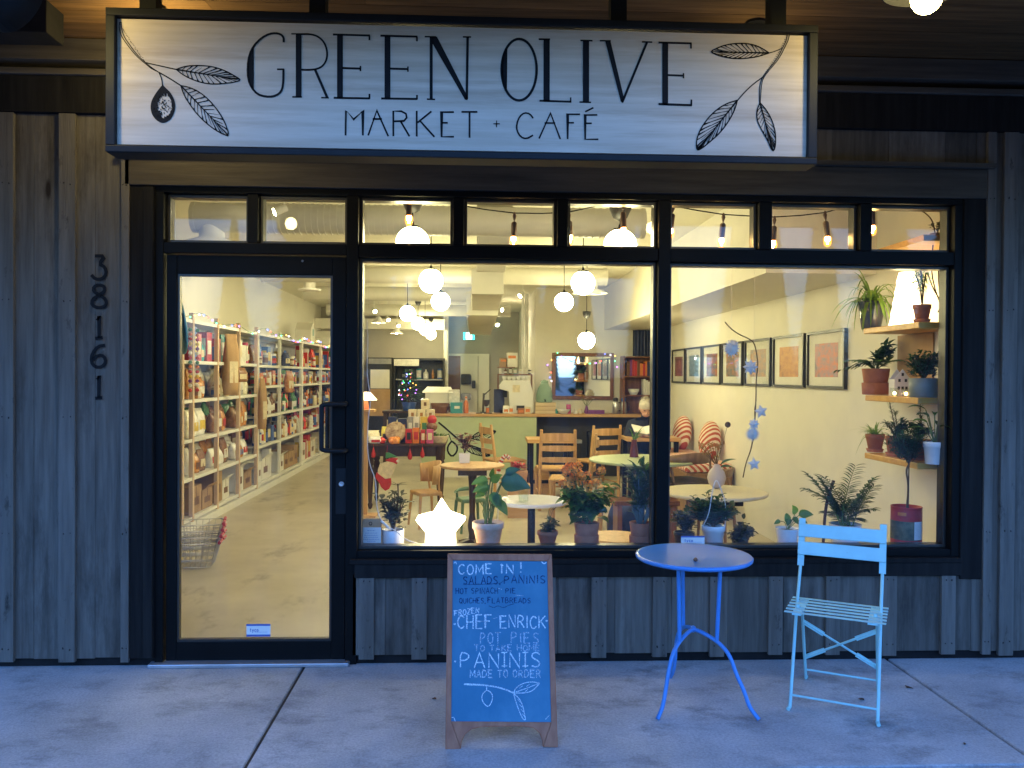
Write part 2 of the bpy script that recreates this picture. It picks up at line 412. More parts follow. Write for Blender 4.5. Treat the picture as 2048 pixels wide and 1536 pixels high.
w = MB().box(XL, -.62, 12.6, 12.8, -.1, ZC).box(-.7, -.62, 12.8, YB, 0, ZC).box(-.75, 1.05, YB, YB + .2, -.1, ZC)
struct(w.build('wall_back', m_wall2))
struct(MB().box(2.0, XR, 1.27, 8.5, 2.25, ZC).build('ceiling_bulkhead', m_wall))
struct(MB().box(XL, -.62, 11.9, 12.2, 2.42, 2.62).build('ceiling_beam', m_wall))


# ================================================================== THE SHOP BUILDING
shop = thing('shop_building', 'weathered grey timber shopfront with black framed windows and glazed door', 'shop', (0, 0, 0))
def X0(px, y=.06, py=700): return at(px, py, y).x
XT0, XT1 = -1.815, -1.668        # dark trim left of the frame
# boards
b = MB()
def boards(x0, x1, z0, z1, ye=0., step=.31, first=None):
    x = x0
    if first: b.box(x0, first - .002, ye, ye + .03, z0, z1); x = first
    while x < x1 - .01:
        xe = min(x + step, x1); b.box(x, xe - .002, ye + rng.uniform(0, .003), ye + .03, z0 + rng.uniform(-.004, .004), z1); x = xe
boards(-6.0, XT0, .045, 2.86)
boards(2.70, 6.0, .045, 2.86, first=2.98)
boards(-.64, 2.70, .05, .475, step=.305, first=-.47)
boards(XT0 + .001, 2.699, 2.682, 2.86)
shop_wall = b.build('siding', m_siding, shop)
m_nail = mat('rusty nail head', (.03, .022, .018), .6, .5)
def batten(xa, xb, z0=.03, z1=2.86, p=.022):
    bt = MB().box(xa, xb, -p, 0, z0 + rng.uniform(-.006, .006), z1).build('batten', m_batten, shop, bev=.002)
    m = MB(); zs_ = [z0 + .06, z1 - .03] if z1 < 1 else [z0 + .07 + .6 * k for k in range(5)]
    for z in zs_:
        for xx in (xa + (xb - xa) * .3, xa + (xb - xa) * .72): m.tube([(xx + rng.uniform(-.004, .004), -p, z + rng.uniform(-.01, .01)), (xx, -p - .0015, z)], .0032, 8)
    m.build('nails', m_nail, bt)
for pa, pb in ((-135, -100), (0, 31), (121, 154), (245, 261)): batten(X0(pa, 0), X0(pb, 0))
for pa, pb in ((719, 749), (824, 854), (940, 970), (1080, 1110), (1182, 1212), (1304, 1333), (1418, 1447), (1535, 1563), (1649, 1677), (1762, 1790), (1879, 1907)):
    batten(X0(pa, 0, 1200), X0(pb, 0, 1200), .034, .472)
for pa, pb in ((1967, 1984), (2000, 2029), (2110, 2140), (2230, 2260)): batten(X0(pa, 0), X0(pb, 0))
b = MB()     # plinth behind and below the boards, wall core
b.box(-6, -1.66, .02, .14, -.02, .06).box(-.66, 6, .02, .14, -.02, .06)
b.build('plinth', m_base, shop)
b = MB()
b.box(-6, XT0 + .1, .031, .16, .06, 3.4).box(2.62, 6, .031, .16, .06, 3.4).box(XT0 + .1, 2.62, .031, .16, 2.56, 3.4).box(-.66, 2.62, .031, .16, .06, .53)
b.build('wall_core', m_base, shop)
# trims
XRr = 2.585
MB().box(XT0, XT1, -.012, .05, .045, 2.5).box(XT0 + .1, XT1, -.03, -.012, .05, 2.49).build('window_trim', m_trim, shop, bev=.003)
MB().box(XRr + .045, X0(1966, 0), -.012, .05, .44, 2.5).build('window_trim', m_trim, shop, bev=.003)
MB().box(XT0, X0(1966, 0), -.022, .05, 2.5, 2.655).build('head_trim', m_trimx, shop, bev=.003)
MB().box(XT0 - .02, X0(1975, 0), -.06, .0, 2.657, 2.68).build('drip_ledge', m_trimx, shop)
b = MB()
b.box(-.655, XRr + .04, -.035, .06, .535, .56).box(-.63, XRr + .045, -.026, .03, .462, .534)
b.build('sill', m_trim, shop, bev=.004)
# frieze, ledge boards, soffit and canopy
b = MB()
b.box(-6, 6, -.03, .03, 2.862, 3.045)
b.build('frieze', m_trim, shop)
b = MB()
b.box(-6, 6, -.075, .03, 3.115, 3.225).box(-6, 6, -.05, .03, 3.05, 3.082)
b.build('ledge_board', m_trimx, shop, bev=.004)
b = MB()
y = .03
while y > -2.05:
    b.box(-6, -1.0 + rng.uniform(-1, 1), y - .136, y, 3.23, 3.26); y -= .14
b2 = b; y = .03
k = 0
while y > -2.05:
    x0 = b.v[k * 8 + 1].x + .002; k += 1
    b.box(x0, 6, y - .136, y, 3.23, 3.26); y -= .14
b.build('soffit', m_soffit, shop)
MB().box(-4.5, -1.965, -.5, -.34, 3.08, 3.2295).build('soffit_shade_board', m_base, shop, bev=.003)  # added dark board, stands in for the shade over the soffit's left end
MB().box(-6, 6, -2.19, -2.12, 2.76, 3.5).build('shading_fascia', m_trim, shop, bev=.004)  # unseen canopy edge, dropped low to keep sky light off the upper wall
MB().box(-6.2, 6.2, -2.3, YB + 1.2, 3.5, 3.62).box(-6, 6, YB + .6, YB + .9, -.1, 3.5).box(-6, -5.9, .16, YB + .6, -.1, 3.5).box(5.9, 6, .16, YB + .6, -.1, 3.5).build('roof', m_base, shop)

# the aluminium grid
ZT0, ZT1 = 2.214, 2.468
zsill = .6
mull = [(XT1, -1.624), (X0(500, .06, 440), X0(521, .06, 440)), (X0(697, .06, 440), X0(720, .06, 440)), (X0(907, .06, 440), X0(928, .06, 440)), (X0(1113, .06, 440), X0(1134, .06, 440)),
        (X0(1313, .06, 440), X0(1337, .06, 440)), (X0(1512, .06, 440), X0(1537, .06, 440)), (X0(1712, .06, 440), X0(1735, .06, 440)), (XRr, XRr + .045)]
b = MB()
b.box(XT1, XRr + .045, .0, .13, ZT1 + .001, 2.499)                   # head
b.box(-1.624, mull[2][0], .004, .128, 2.155, ZT0 - .001)             # transom bar over the door
b.box(mull[2][1], mull[5][0], .004, .128, 2.146, ZT0 - .001)
b.box(mull[5][1], XRr, .004, .128, 2.142, ZT0 - .001)
for i, (xa, xb) in enumerate(mull):
    z0 = {0: .0, 2: .0, 5: .56, 8: .56}.get(i, ZT0)
    b.box(xa, xb, .0 if i in (0, 2, 5, 8) else .006, .13, z0, ZT1)
b.box(mull[2][1], mull[5][0], .004, .13, .561, zsill - .001).box(mull[5][1], XRr, .004, .13, .561, zsill - .001)
b.build('window_frame', m_alu, shop, bev=.003)
def window(xa, xb, za, zb, lab=None):
    t = .016
    f = MB()
    f.box(xa, xa + t, .05, .12, za, zb).box(xb - t, xb, .05, .12, za, zb).box(xa + t, xb - t, .05, .12, za, za + t).box(xa + t, xb - t, .05, .12, zb - t, zb)
    w = f.build('window', m_alu_in, shop, bev=.002)
    if lab: w['label'] = lab
    MB().box(xa + t, xb - t, .078, .084, za + t, zb - t).build('pane', m_glass, w)
for i in range(8): window(mull[i][1] + .001, mull[i + 1][0] - .001, ZT0, ZT1)
window(mull[2][1] + .001, mull[5][0] - .001, zsill, 2.145)
window(mull[5][1] + .001, XRr - .001, zsill, 2.141)
# door
dx0, dx1 = -1.616, mull[2][0] - .004
b = MB()
gx0, gx1, gz0, gz1 = -1.562, -.757, .118, 2.05
b.box(dx0, gx0, .02, .065, .022, 2.148).box(gx1, dx1, .02, .065, .022, 2.148).box(gx0, gx1, .02, .065, .022, gz0).box(gx0, gx1, .02, .065, gz1, 2.148)
door = b.build('door', m_alu, shop, bev=.003)
b = MB(); t = .012
b.box(gx0, gx0 + t, .03, .062, gz0, gz1).box(gx1 - t, gx1, .03, .062, gz0, gz1).box(gx0 + t, gx1 - t, .03, .062, gz0, gz0 + t).box(gx0 + t, gx1 - t, .03, .062, gz1 - t, gz1)
b.build('glazing_bead', m_alu_in, door)
MB().box(gx0 + t, gx1 - t, .042, .048, gz0 + t, gz1 - t).build('pane', m_glass, door)
for yy, px0, px1, s in ((-.045, 643, 690, -1), (.125, 655, 690, 1)):
    za, zb = at(660, 808, yy).z, at(660, 902, yy).z
    xh, xm = X0(px0, yy, 850), X0(px1, yy, 850)
    yb = .02 if s < 0 else .065
    pts = smooth([(xm, yb, za), (xm, yy, za), (xh, yy, za), (xh, yy, za - .03), (xh, yy, zb + .03), (xh, yy, zb), (xm, yy, zb), (xm, yb, zb)], 2)
    MB().tube(pts, .0125, 10).build('handle', m_black, door)
b = MB()
b.box(X0(672, .02, 980), X0(699, .02, 980), .012, .02, at(685, 1028, .02).z, at(685, 936, .02).z)
lk = b.build('lock_plate', m_black, door, bev=.002)
p = at(683, 968, .01)
lc = MB().lathe([(.014, 0), (.014, .008), (.009, .01), (.004, .006)], (0, 0, 0), 16).build('lock_cylinder', mat('brushed steel', (.5, .5, .5), .3, 1.), door)
lc.location = (p.x, .012, p.z); lc.rotation_euler = (R(90), 0, 0)
p = at(605, 522, .02)
MB().ball((p.x, .02, p.z), .006, 10, 6).build('screw_cap', mat('steel dot', (.5, .5, .52), .3, 1.), door)
# the threshold plate under the door
MB().box(XT1 - .02, -.655, -.04, .14, .001, .021).build('threshold', mat('brushed threshold plate', (.5, .5, .5), .4, .7, var=.15), shop, bev=.004)
# inside ledge of the window
MB().box(mull[2][1] - .02, 2.77, .135, .36, .53, .565).build('window_ledge', m_oakx, shop, bev=.004)
MB().box(mull[2][1] - .02, 2.77, .16, .30, .0, .529).build('ledge_wall', m_wall, shop)

# ================================================================== single stroke letters
FONT = {
 'A': [[(0, 0), (.5, 1), (1, 0)], [(.2, .36), (.8, .36)]], 'B': [[(0, 0), (0, 1), (.6, .97), (.8, .76), (.6, .54), (0, .52)], [(.6, .54), (.95, .3), (.7, .03), (0, 0)]],
 'C': [[(.95, .82), (.7, 1), (.35, .95), (.06, .65), (.05, .35), (.3, .05), (.65, 0), (.95, .18)]], 'D': [[(0, 0), (0, 1), (.55, .95), (.95, .6), (.9, .3), (.5, .03), (0, 0)]],
 'E': [[(.9, 1), (.05, 1), (.05, 0), (.95, 0)], [(.05, .52), (.7, .52)]], 'F': [[(.95, 1), (.05, 1), (.05, 0)], [(.05, .54), (.7, .54)]],
 'G': [[(.95, .82), (.6, 1), (.25, .9), (.04, .5), (.25, .08), (.65, 0), (.95, .2), (.95, .45), (.6, .45)]], 'H': [[(.03, 0), (.03, 1)], [(.95, 0), (.95, 1)], [(.03, .5), (.95, .5)]],
 'I': [[(.5, 0), (.5, 1)]], 'K': [[(.05, 0), (.05, 1)], [(.95, 1), (.08, .45)], [(.3, .58), (1, 0)]], 'L': [[(.05, 1), (.05, 0), (.9, 0)]],
 'M': [[(0, 0), (.08, 1), (.5, .3), (.92, 1), (1, 0)]], 'N': [[(.03, 0), (.03, 1), (.95, 0), (.95, 1)]],
 'O': [[(.5, 1), (.15, .85), (.02, .5), (.15, .13), (.5, 0), (.85, .13), (.98, .5), (.85, .87), (.5, 1)]], 'P': [[(.05, 0), (.05, 1), (.6, .98), (.92, .74), (.6, .48), (.05, .46)]],
 'Q': [[(.5, 1), (.15, .85), (.02, .5), (.15, .13), (.5, 0), (.85, .13), (.98, .5), (.85, .87), (.5, 1)], [(.6, .25), (1, -.1)]],
 'R': [[(.05, 0), (.05, 1), (.6, .98), (.9, .75), (.6, .5), (.05, .48)], [(.45, .48), (.98, 0)]], 'S': [[(.9, .84), (.6, 1), (.2, .92), (.1, .7), (.4, .53), (.75, .42), (.9, .2), (.6, 0), (.1, .1)]],
 'T': [[(0, 1), (1, 1)], [(.5, 1), (.5, 0)]], 'U': [[(.05, 1), (.05, .3), (.3, .02), (.7, .02), (.95, .3), (.95, 1)]], 'Z': [[(.05, 1), (.95, 1), (.05, 0), (.95, 0)]],
 '!': [[(.55, 1), (.5, .35)], [(.47, .08), (.47, 0)]], ',': [[(.5, .08), (.35, -.15)]], "'": [[(.5, 1), (.5, .75)]], '.': [[(.45, .5), (.55, .46), (.5, .4)]],
 't': [[(.45, 1), (.4, .1), (.8, .0)], [(.1, .7), (.85, .7)]], 'y': [[(.05, .7), (.45, .1)], [(.95, .7), (.2, -.35)]], 'c': [[(.9, .6), (.5, .72), (.1, .4), (.4, 0), (.9, .12)]], 'o': [[(.5, .72), (.1, .5), (.1, .2), (.5, 0), (.9, .2), (.9, .5), (.5, .72)]],
}
def text(mb, s, x0, x1, yt, yb, w, mp, nrm, th=.001, jit=.0, slant=0., gap=.3, mi=0):
    """s written between x0..x1 and yt..yb of a drawing plane; mp(x, y) gives the point on the surface"""
    adv = [(.25 if c in "I!,'." else .45 if c == ' ' else 1.15 if c == 'M' else 1) for c in s]
    tot = sum(adv) + gap * (len(s) - 1); u = (x1 - x0) / tot; x = x0
    for c, a in zip(s, adv):
        j = rng.uniform(-jit, jit) * (yb - yt); h = 1 + rng.uniform(-jit, jit)
        for st in FONT.get(c, []):
            pts = []
            for (fx, fy) in st:
                pts.append((x + fx * a * u + rng.uniform(-jit, jit) * u * .25, yb + j - fy * h * (yb - yt) + slant * (x - x0)))
            if len(pts) > 3 and c in 'CDGOPQRSUBco': 
                q = [V((p[0], p[1], 0)) for p in pts]; q = smooth(q, 1); pts = [(p.x, p.y) for p in q]
            mb.ribbon([mp(*p) for p in pts], w, nrm, th, mi)
        x += (a + gap) * u

# ================================================================== THE SIGN over the shopfront
SY = -1.6; SN = (0, -1, 0)
sx0, sx1 = (at(213, 15, SY).x + at(207, 307, SY).x) / 2, (at(1632, 48, SY).x + at(1640, 325, SY).x) / 2
sz0, sz1 = (at(207, 307, SY).z + at(1640, 325, SY).z) / 2, (at(213, 15, SY).z + at(1632, 48, SY).z) / 2
sign = thing('shop_sign', 'long pale wooden shop sign in a dark frame with black olive branch lettering', 'sign', (-.045, SY, sz0))
b = MB()
fw = .031
b.box(sx0, sx1, SY, SY + .1, sz0, sz0 + fw - .008).box(sx0, sx1, SY, SY + .11, sz1 - fw + .006, sz1)
b.box(sx0, sx0 + fw, SY + .001, SY + .11, sz0 + fw - .008, sz1 - fw + .006).box(sx1 - fw, sx1, SY + .001, SY + .11, sz0 + fw - .008, sz1 - fw + .006)
b.build('sign_frame', m_black, sign, bev=.003, world=True)
MB().box(sx0 + fw, sx1 - fw, SY + .02, SY + .04, sz0 + .03, sz1 - .03).build('sign_panel', m_sign, sign, world=True)
PYs = SY + .02
for px in (300, 637, 1236, 1553):
    x = at(px, 10, SY + .05).x
    MB().box(x - .027, x + .027, SY + .03, SY + .085, sz1 + .001, 3.229).build('bracket', m_black, sign, world=True)
def mA(x, y): return at(480 + x / 3.938, y / 3.938, PYs)
def mBm(x, y): return at(960 + x / 3.938, y / 3.938, PYs)
def mL(x, y): return at(x / 3.938, y / 3.938, PYs)
def mR(x, y): return at(1380 + x / 3.066, y / 3.066, PYs)
ink = MB(); TH = .0015
U = 1 / 3.938 / (F_PX / (SY + .02 + 4.38))          # one zoomed picture unit on the sign, in metres
def poly(mp, pts): ink.add([mp(*p) + V((0, -TH, 0)) for p in pts], [tuple(range(len(pts)))])
def line(mp, pts, w, it=0):
    q = [mp(*p) for p in pts]
    ink.ribbon(smooth(q, it) if it else q, w * U if not isinstance(w, list) else [x * U for x in w], SN, TH)
def rect(mp, x0, x1, y0, y1): poly(mp, [(x0, y0), (x0, y1), (x1, y1), (x1, y0)])
# GREEN
line(mA, [(345, 335), (345, 295), (320, 270), (280, 262), (230, 268), (170, 300), (110, 360), (75, 430), (60, 530), (65, 620), (90, 690), (140, 745), (200, 762), (260, 762), (310, 740), (335, 700), (342, 640), (343, 545)], 17, 1)
poly(mA, [(110, 362), (80, 430), (64, 530), (68, 620), (92, 690), (110, 705)]); line(mA, [(292, 547), (349, 547)], 13)
rect(mA, 440, 485, 268, 765); line(mA, [(405, 268), (490, 268)], 11); line(mA, [(412, 764), (488, 764)], 12)
line(mA, [(485, 270), (560, 270), (620, 290), (665, 335), (688, 400), (685, 470), (655, 520), (610, 545), (545, 552), (485, 550)], 15, 2)
line(mA, [(590, 545), (688, 770)], 20); line(mA, [(640, 770), (700, 771)], 11)
for x0, dy in ((732, 0), (1106, 9)):
    xs0 = x0 + 33
    rect(mA, xs0, xs0 + 46, 275 + dy, 772 + dy * .6)
    line(mA, [(x0, 273 + dy), (x0 + 292, 281 + dy)], 16); line(mA, [(x0 + 288, 280 + dy), (x0 + 288, 318 + dy)], 14)
    line(mA, [(xs0 + 40, 537 + dy * .5), (x0 + 220, 541 + dy * .5)], 16); line(mA, [(x0 + 217, 520 + dy * .5), (x0 + 217, 562 + dy * .5)], 12)
    line(mA, [(x0 + 6, 771 + dy * .6), (x0 + 290, 776 + dy * .5)], 16); line(mA, [(x0 + 288, 740 + dy), (x0 + 288, 780 + dy * .5)], 14)
rect(mA, 1494, 1518, 290, 782); poly(mA, [(1510, 290), (1552, 290), (1798, 772), (1790, 790), (1772, 786), (1508, 330)])
line(mA, [(1793, 293), (1786, 780)], 20); line(mA, [(1455, 290), (1545, 292)], 12); line(mA, [(1755, 292), (1820, 293)], 12); line(mA, [(1472, 782), (1536, 784)], 12)
# OLIVE
ell = [(308 + 138 * math.cos(a), 550 + 242 * math.sin(a)) for a in (2 * math.pi * i / 44 for i in range(44))]
ink.ribbon([mBm(*p) for p in ell], 20 * U, SN, TH, closed=True)
poly(mBm, [(216, 372), (190, 420), (172, 500), (170, 580), (182, 650), (212, 722)])
rect(mBm, 500, 549, 308, 800); line(mBm, [(462, 310), (552, 311)], 14); line(mBm, [(468, 794), (718, 802)], 15); line(mBm, [(714, 768), (714, 808)], 12)
rect(mBm, 810, 859, 320, 806); line(mBm, [(790, 320), (886, 322)], 13); line(mBm, [(783, 804), (874, 807)], 12)
poly(mBm, [(985, 322), (1027, 322), (1133, 770), (1122, 815), (1108, 800)]); line(mBm, [(1315, 333), (1120, 806)], 19); line(mBm, [(943, 322), (1030, 323)], 12); line(mBm, [(1275, 331), (1356, 333)], 12)
rect(mBm, 1435, 1481, 335, 828); line(mBm, [(1405, 336), (1666, 343)], 16); line(mBm, [(1661, 340), (1661, 384)], 13)
line(mBm, [(1476, 592), (1605, 597)], 15); line(mBm, [(1602, 577), (1602, 618)], 12); line(mBm, [(1405, 820), (1668, 830)], 18); line(mBm, [(1664, 785), (1664, 834)], 14)
# MARKET + CAFE
for pts in ([(832, 1068), (835, 872), (895, 942), (968, 872), (968, 1068)], [(1010, 1068), (1078, 872), (1168, 1074)], [(1045, 938), (1118, 938)], [(1208, 1074), (1208, 876), (1270, 877), (1308, 897), (1313, 928), (1292, 953), (1210, 957)], [(1266, 957), (1335, 1075)],
            [(1392, 1076), (1392, 874)], [(1508, 878), (1398, 967)], [(1420, 955), (1532, 1079)], [(1685, 884), (1588, 884), (1588, 1078), (1685, 1078)], [(1588, 968), (1636, 968)], [(1744, 882), (1870, 882)], [(1808, 882), (1808, 1086)]):
    line(mA, pts, 14)
line(mA, [(1996, 976), (2046, 976)], 7); line(mA, [(2021, 950), (2021, 1004)], 7)
for pts, it in (([(418, 932), (392, 897), (350, 888), (310, 920), (288, 980), (290, 1030), (320, 1080), (365, 1095), (418, 1066)], 1), ([(465, 1092), (555, 892), (632, 1096)], 0), ([(508, 970), (592, 970)], 0), ([(788, 901), (690, 901), (690, 1096)], 0), ([(690, 968), (740, 968)], 0),
                ([(924, 906), (828, 906), (828, 1098), (932, 1098)], 0), ([(828, 972), (880, 972)], 0), ([(828, 881), (893, 849)], 0)):
    line(mBm, pts, 13, it)
def branch_leaf(mp, base, tip, sideA, sideB, k):
    line(mp, [base] + sideA + [tip] + sideB[::-1] + [base], 9 * k, 2)
    bx, by = base; tx, ty = tip
    line(mp, [base, ((bx + tx) / 2, (by + ty) / 2), (bx + (tx - bx) * .95, by + (ty - by) * .95)], [12 * k, 8 * k, 3 * k])
    for S in (sideA, sideB):
        q = smooth([V((*base, 0))] + [V((*p, 0)) for p in S] + [V((*tip, 0))], 3)
        n = 13
        for i in range(1, n):
            t = i / n
            o = q[min(len(q) - 1, int((t * .82 + .16) * len(q)))]
            mx, my = bx + (tx - bx) * (t * .84 + .02), by + (ty - by) * (t * .84 + .02)
            f = .84 + rng.uniform(-.12, .1); w0 = rng.uniform(4, 9) * k
            line(mp, [(mx, my), (mx + (o.x - mx) * f, my + (o.y - my) * f)], [w0, w0 * .45])
            if rng.random() < .75: line(mp, [(o.x, o.y), (o.x + (mx - o.x) * .5, o.y + (my - o.y) * .5 + rng.uniform(-8, 8))], [w0 * 1.7, 1.5 * k])
# left branch
for dx in (-9, 9): line(mL, [(950 + dx * .7, 180), (947 + dx, 215), (965 + dx, 285), (1010 + dx, 350), (1070 + dx * .8, 430), (1140 + dx * .7, 495), (1200 + dx * .5, 540), (1260, 575)], 6, 2)
line(mL, [(940, 182), (950, 176), (960, 182)], 6)
for i in range(26):
    t = i / 25; x = 948 + 200 * t ** 1.1 + rng.uniform(-4, 4); y = 190 + 300 * t
    line(mL, [(x - 4, y), (x + 5, y + rng.uniform(2, 12))], 3.5)
line(mL, [(1150, 495), (1240, 515), (1390, 548)], 8, 1); line(mL, [(1255, 575), (1275, 620), (1281, 675)], 8, 1); line(mL, [(1255, 572), (1340, 620), (1425, 675)], 10, 1)
line(mL, [(1140, 498), (1190, 540), (1230, 560)], 5)
branch_leaf(mL, (1390, 548), (1900, 632), [(1460, 522), (1560, 515), (1680, 525), (1780, 560), (1860, 605)], [(1440, 590), (1520, 630), (1620, 660), (1720, 664), (1840, 650)], 1.)
branch_leaf(mL, (1425, 675), (1808, 1076), [(1500, 690), (1580, 730), (1660, 800), (1730, 890), (1780, 980)], [(1450, 750), (1500, 830), (1570, 920), (1660, 1000), (1740, 1050)], 1.)
olv = smooth([V((x, y, 0)) for x, y in [(1281, 668), (1230, 730), (1190, 800), (1186, 870), (1212, 930), (1265, 970), (1310, 968), (1357, 930), (1384, 860), (1378, 790), (1345, 730), (1305, 692), (1281, 668)]], 2)
# the olive: dark rim and flecks with bare wood between
ctr = V((1295, 820, 0))
n = len(olv) - 1
for i in range(n):
    a, c = olv[i], olv[i + 1]
    ang = math.atan2(a.y - ctr.y, a.x - ctr.x)
    f = .32 if -1.3 < ang < 1.9 else .55
    ia, ic = a + (ctr - a) * f * rng.uniform(.75, 1.1), c + (ctr - c) * f * rng.uniform(.75, 1.1)
    poly(mL, [(a.x, a.y), (c.x, c.y), (ic.x, ic.y), (ia.x, ia.y)])
for i in range(60):
    a = rng.uniform(0, 6.28); r = rng.uniform(.15, 1)
    x, y = 1285 + 78 * r * math.cos(a), 830 + 110 * r * math.sin(a)
    line(mL, [(x, y), (x + rng.uniform(-16, 16), y + rng.uniform(-18, 18))], [rng.uniform(6, 14), 2])
# right branch
U0 = U; U = U * 3.938 / 3.066
for dx in (-6, 6): line(mR, [(603 + dx, 185), (600 + dx, 240), (575 + dx, 290), (540 + dx, 360), (490 + dx * .8, 420), (442 + dx * .6, 480), (430 + dx, 540), (428 + dx * .4, 630)], 5, 2)
for i in range(26):
    t = i / 25; x = 602 - 165 * t ** 1.2 + rng.uniform(-3, 3); y = 195 + 290 * t
    line(mR, [(x - 3, y), (x + 4, y + rng.uniform(2, 9))], 3)
line(mR, [(562, 298), (520, 316), (485, 326)], 6, 1); line(mR, [(450, 470), (385, 518), (340, 560), (290, 617)], 7, 1)
branch_leaf(mR, (485, 326), (122, 318), [(430, 290), (370, 270), (300, 265), (220, 275), (160, 298)], [(410, 350), (320, 362), (240, 358), (170, 340)], .85)
branch_leaf(mR, (290, 615), (46, 922), [(210, 640), (130, 700), (70, 780), (40, 850), (38, 905)], [(275, 670), (240, 740), (180, 820), (110, 880), (70, 912)], .9)
branch_leaf(mR, (428, 630), (510, 927), [(408, 680), (410, 740), (440, 800), (475, 860), (495, 910)], [(460, 665), (495, 720), (522, 800), (525, 870), (520, 910)], .85)
U = U0
ink.build('lettering', m_ink, sign, world=True)

# house number on the wall board
num = thing('house_number', 'dark metal house number 38161 running down the grey board', 'house number', (at(199, 800, 0).x, 0, at(199, 800, 0).z))
def mN(x, y): return at(x / 2.56, 300 + y / 2.56, -.004)
NU = 1 / 2.56 / 378
digs = [[[(488, 543), (540, 543), (510, 585), (540, 600), (548, 635), (525, 662), (490, 662), (470, 640)]],
        [[(510, 742), (482, 725), (482, 700), (510, 690), (538, 700), (538, 725), (510, 742), (475, 765), (472, 795), (510, 812), (548, 795), (545, 765), (510, 742)]],
        [[(498, 872), (510, 850), (510, 962)], [(490, 965), (528, 960)]],
        [[(540, 1000), (505, 1005), (475, 1040), (468, 1085), (490, 1112), (525, 1112), (545, 1085), (535, 1055), (505, 1050), (478, 1075)]],
        [[(498, 1175), (510, 1155), (508, 1268)], [(490, 1271), (526, 1268)]]]
for dg in digs:
    m = MB()
    for st in dg:
        q = [mN(*p) for p in st]; q = smooth(q, 1) if len(q) > 3 else q
        m.ribbon(q, 16 * NU, SN, .006); m.ribbon(q, 16 * NU, SN, .004)
    m.build('digit', m_ink, num, world=True)

# two soffit lamps
def soffit_lamp(x, y, z, label, shade, aim=None, k=21):
    t = thing('soffit_lamp', label, 'lamp', (x, y, 3.23), group='globe lamps under the soffit')
    MB().ball((0, 0, z - 3.23), .045, 20, 14, (1, 1, 1.05)).build('globe', emis('soffit lamp light', (1, .8, .3), k), t)
    m = MB().tube([(0, 0, z - 3.23 + .05), (0, 0, 0)], .012, 12)
    m.lathe([(.05, -.012), (.05, 0)], (0, 0, 0), 20)
    m.build('lamp_holder', m_black, t)
    if aim:
        d = V(aim).normalized(); u = d.cross(V((0, 0, 1))).normalized(); w_ = u.cross(d); n = 28; c_ = V((0, 0, z - 3.23)); vs = []
        for off, r_ in ((-.09, .03), (-.075, .075), (.0, .1), (.075, .125), (.074, .119), (.0, .094), (-.07, .068)):
            vs += [c_ + d * off + (u * math.cos(q_) + w_ * math.sin(q_)) * r_ for q_ in (2 * math.pi * i / n for i in range(n))]
        MB().add(vs, [(i * n + j, i * n + (j + 1) % n, (i + 1) * n + (j + 1) % n, (i + 1) * n + j) for i in range(6) for j in range(n)], 0, True).build('shade', m_black, t)
    if shade: MB().lathe([(.13, z - 3.23 + .03), (.10, z - 3.23 + .07), (.03, z - 3.23 + .095), (.03, z - 3.23 + .09), (.095, z - 3.23 + .065), (.126, z - 3.23 + .028)], (0, 0, 0), 28, capt=False, capb=False).build('shade', m_black, t)
    return t
q = at(1853, -4, -1.9)
soffit_lamp(q.x, -1.9, q.z, 'glowing globe lamp under the soffit, right of the wooden sign', True)
soffit_lamp(-1.42, -1.88, 2.68, 'glowing globe lamp under the soffit, left of the wooden sign', False, (.35, .8, -.12))
soffit_lamp(-1.5, -.45, 3.0, 'hidden glowing globe lamp between the sign and the wall, at its left end', False, None, 36)
soffit_lamp(1.33, -.45, 3.0, 'hidden glowing globe lamp between the sign and the wall, at its right end', False, None, 5)
# ================================================================== PAVEMENT THINGS
# --- A-frame chalkboard
f0 = gnd(1003, 1497); tilt_top = at(1000, 1106, f0.y + .27)
bn = V((0, -(tilt_top.z), (tilt_top.y - f0.y))).normalized()       # normal of the leaning front, towards the street
bp = V((f0.x, f0.y, 0))
def mC(x, y, d=0.): return hit(870 + x / 3.657, 1090 + y / 3.657, bp + bn * d, bn)
cb = thing('chalkboard_sign', 'wooden A-frame chalkboard with blue writing panel standing on the pavement', 'chalkboard', (f0.x, f0.y + .15, 0))
b = MB(); T = -bn * .022
TL, TR, BL, BR = (92, 62), (855, 66), (75, 1500), (900, 1482)
pTL, pTR, pBR, pBL = (130, 111), (821, 118), (851, 1296), (118, 1290)
b.prism([mC(*TL), mC(*BL), mC(190, 1492), mC(*pBL), mC(*pTL)][::1], T)
b.prism([mC(*TR), mC(*pTR), mC(*pBR), mC(792, 1478), mC(*BR)], T)
b.prism([mC(*TL), mC(*pTL), mC(*pTR), mC(*TR)], T)
b.prism([mC(*pBL), mC(190, 1491), mC(196, 1440), mC(222, 1385), mC(270, 1348), mC(340, 1332), mC(640, 1328), mC(720, 1340), mC(765, 1378), mC(785, 1430), mC(790, 1478), mC(*pBR)], T)
m_cbw = mat('stained pine frame', (.3, .1, .045), .6, c2=(.42, .165, .08), bump=.08, **WOOD_V)
b.build('board_frame', m_cbw, cb, bev=.003, world=True)
MB().prism([mC(128, 108, -.006), mC(116, 1292, -.006), mC(853, 1298, -.006), mC(823, 116, -.006)], -bn * .01).build('writing_panel', mat('blue chalkboard', (.04, .17, .27), .8, c2=(.065, .22, .33), scale=4, spec=.25, streak=(3, (1, 1, .5), (.1, .27, .38), .5, .8)), cb, world=True)
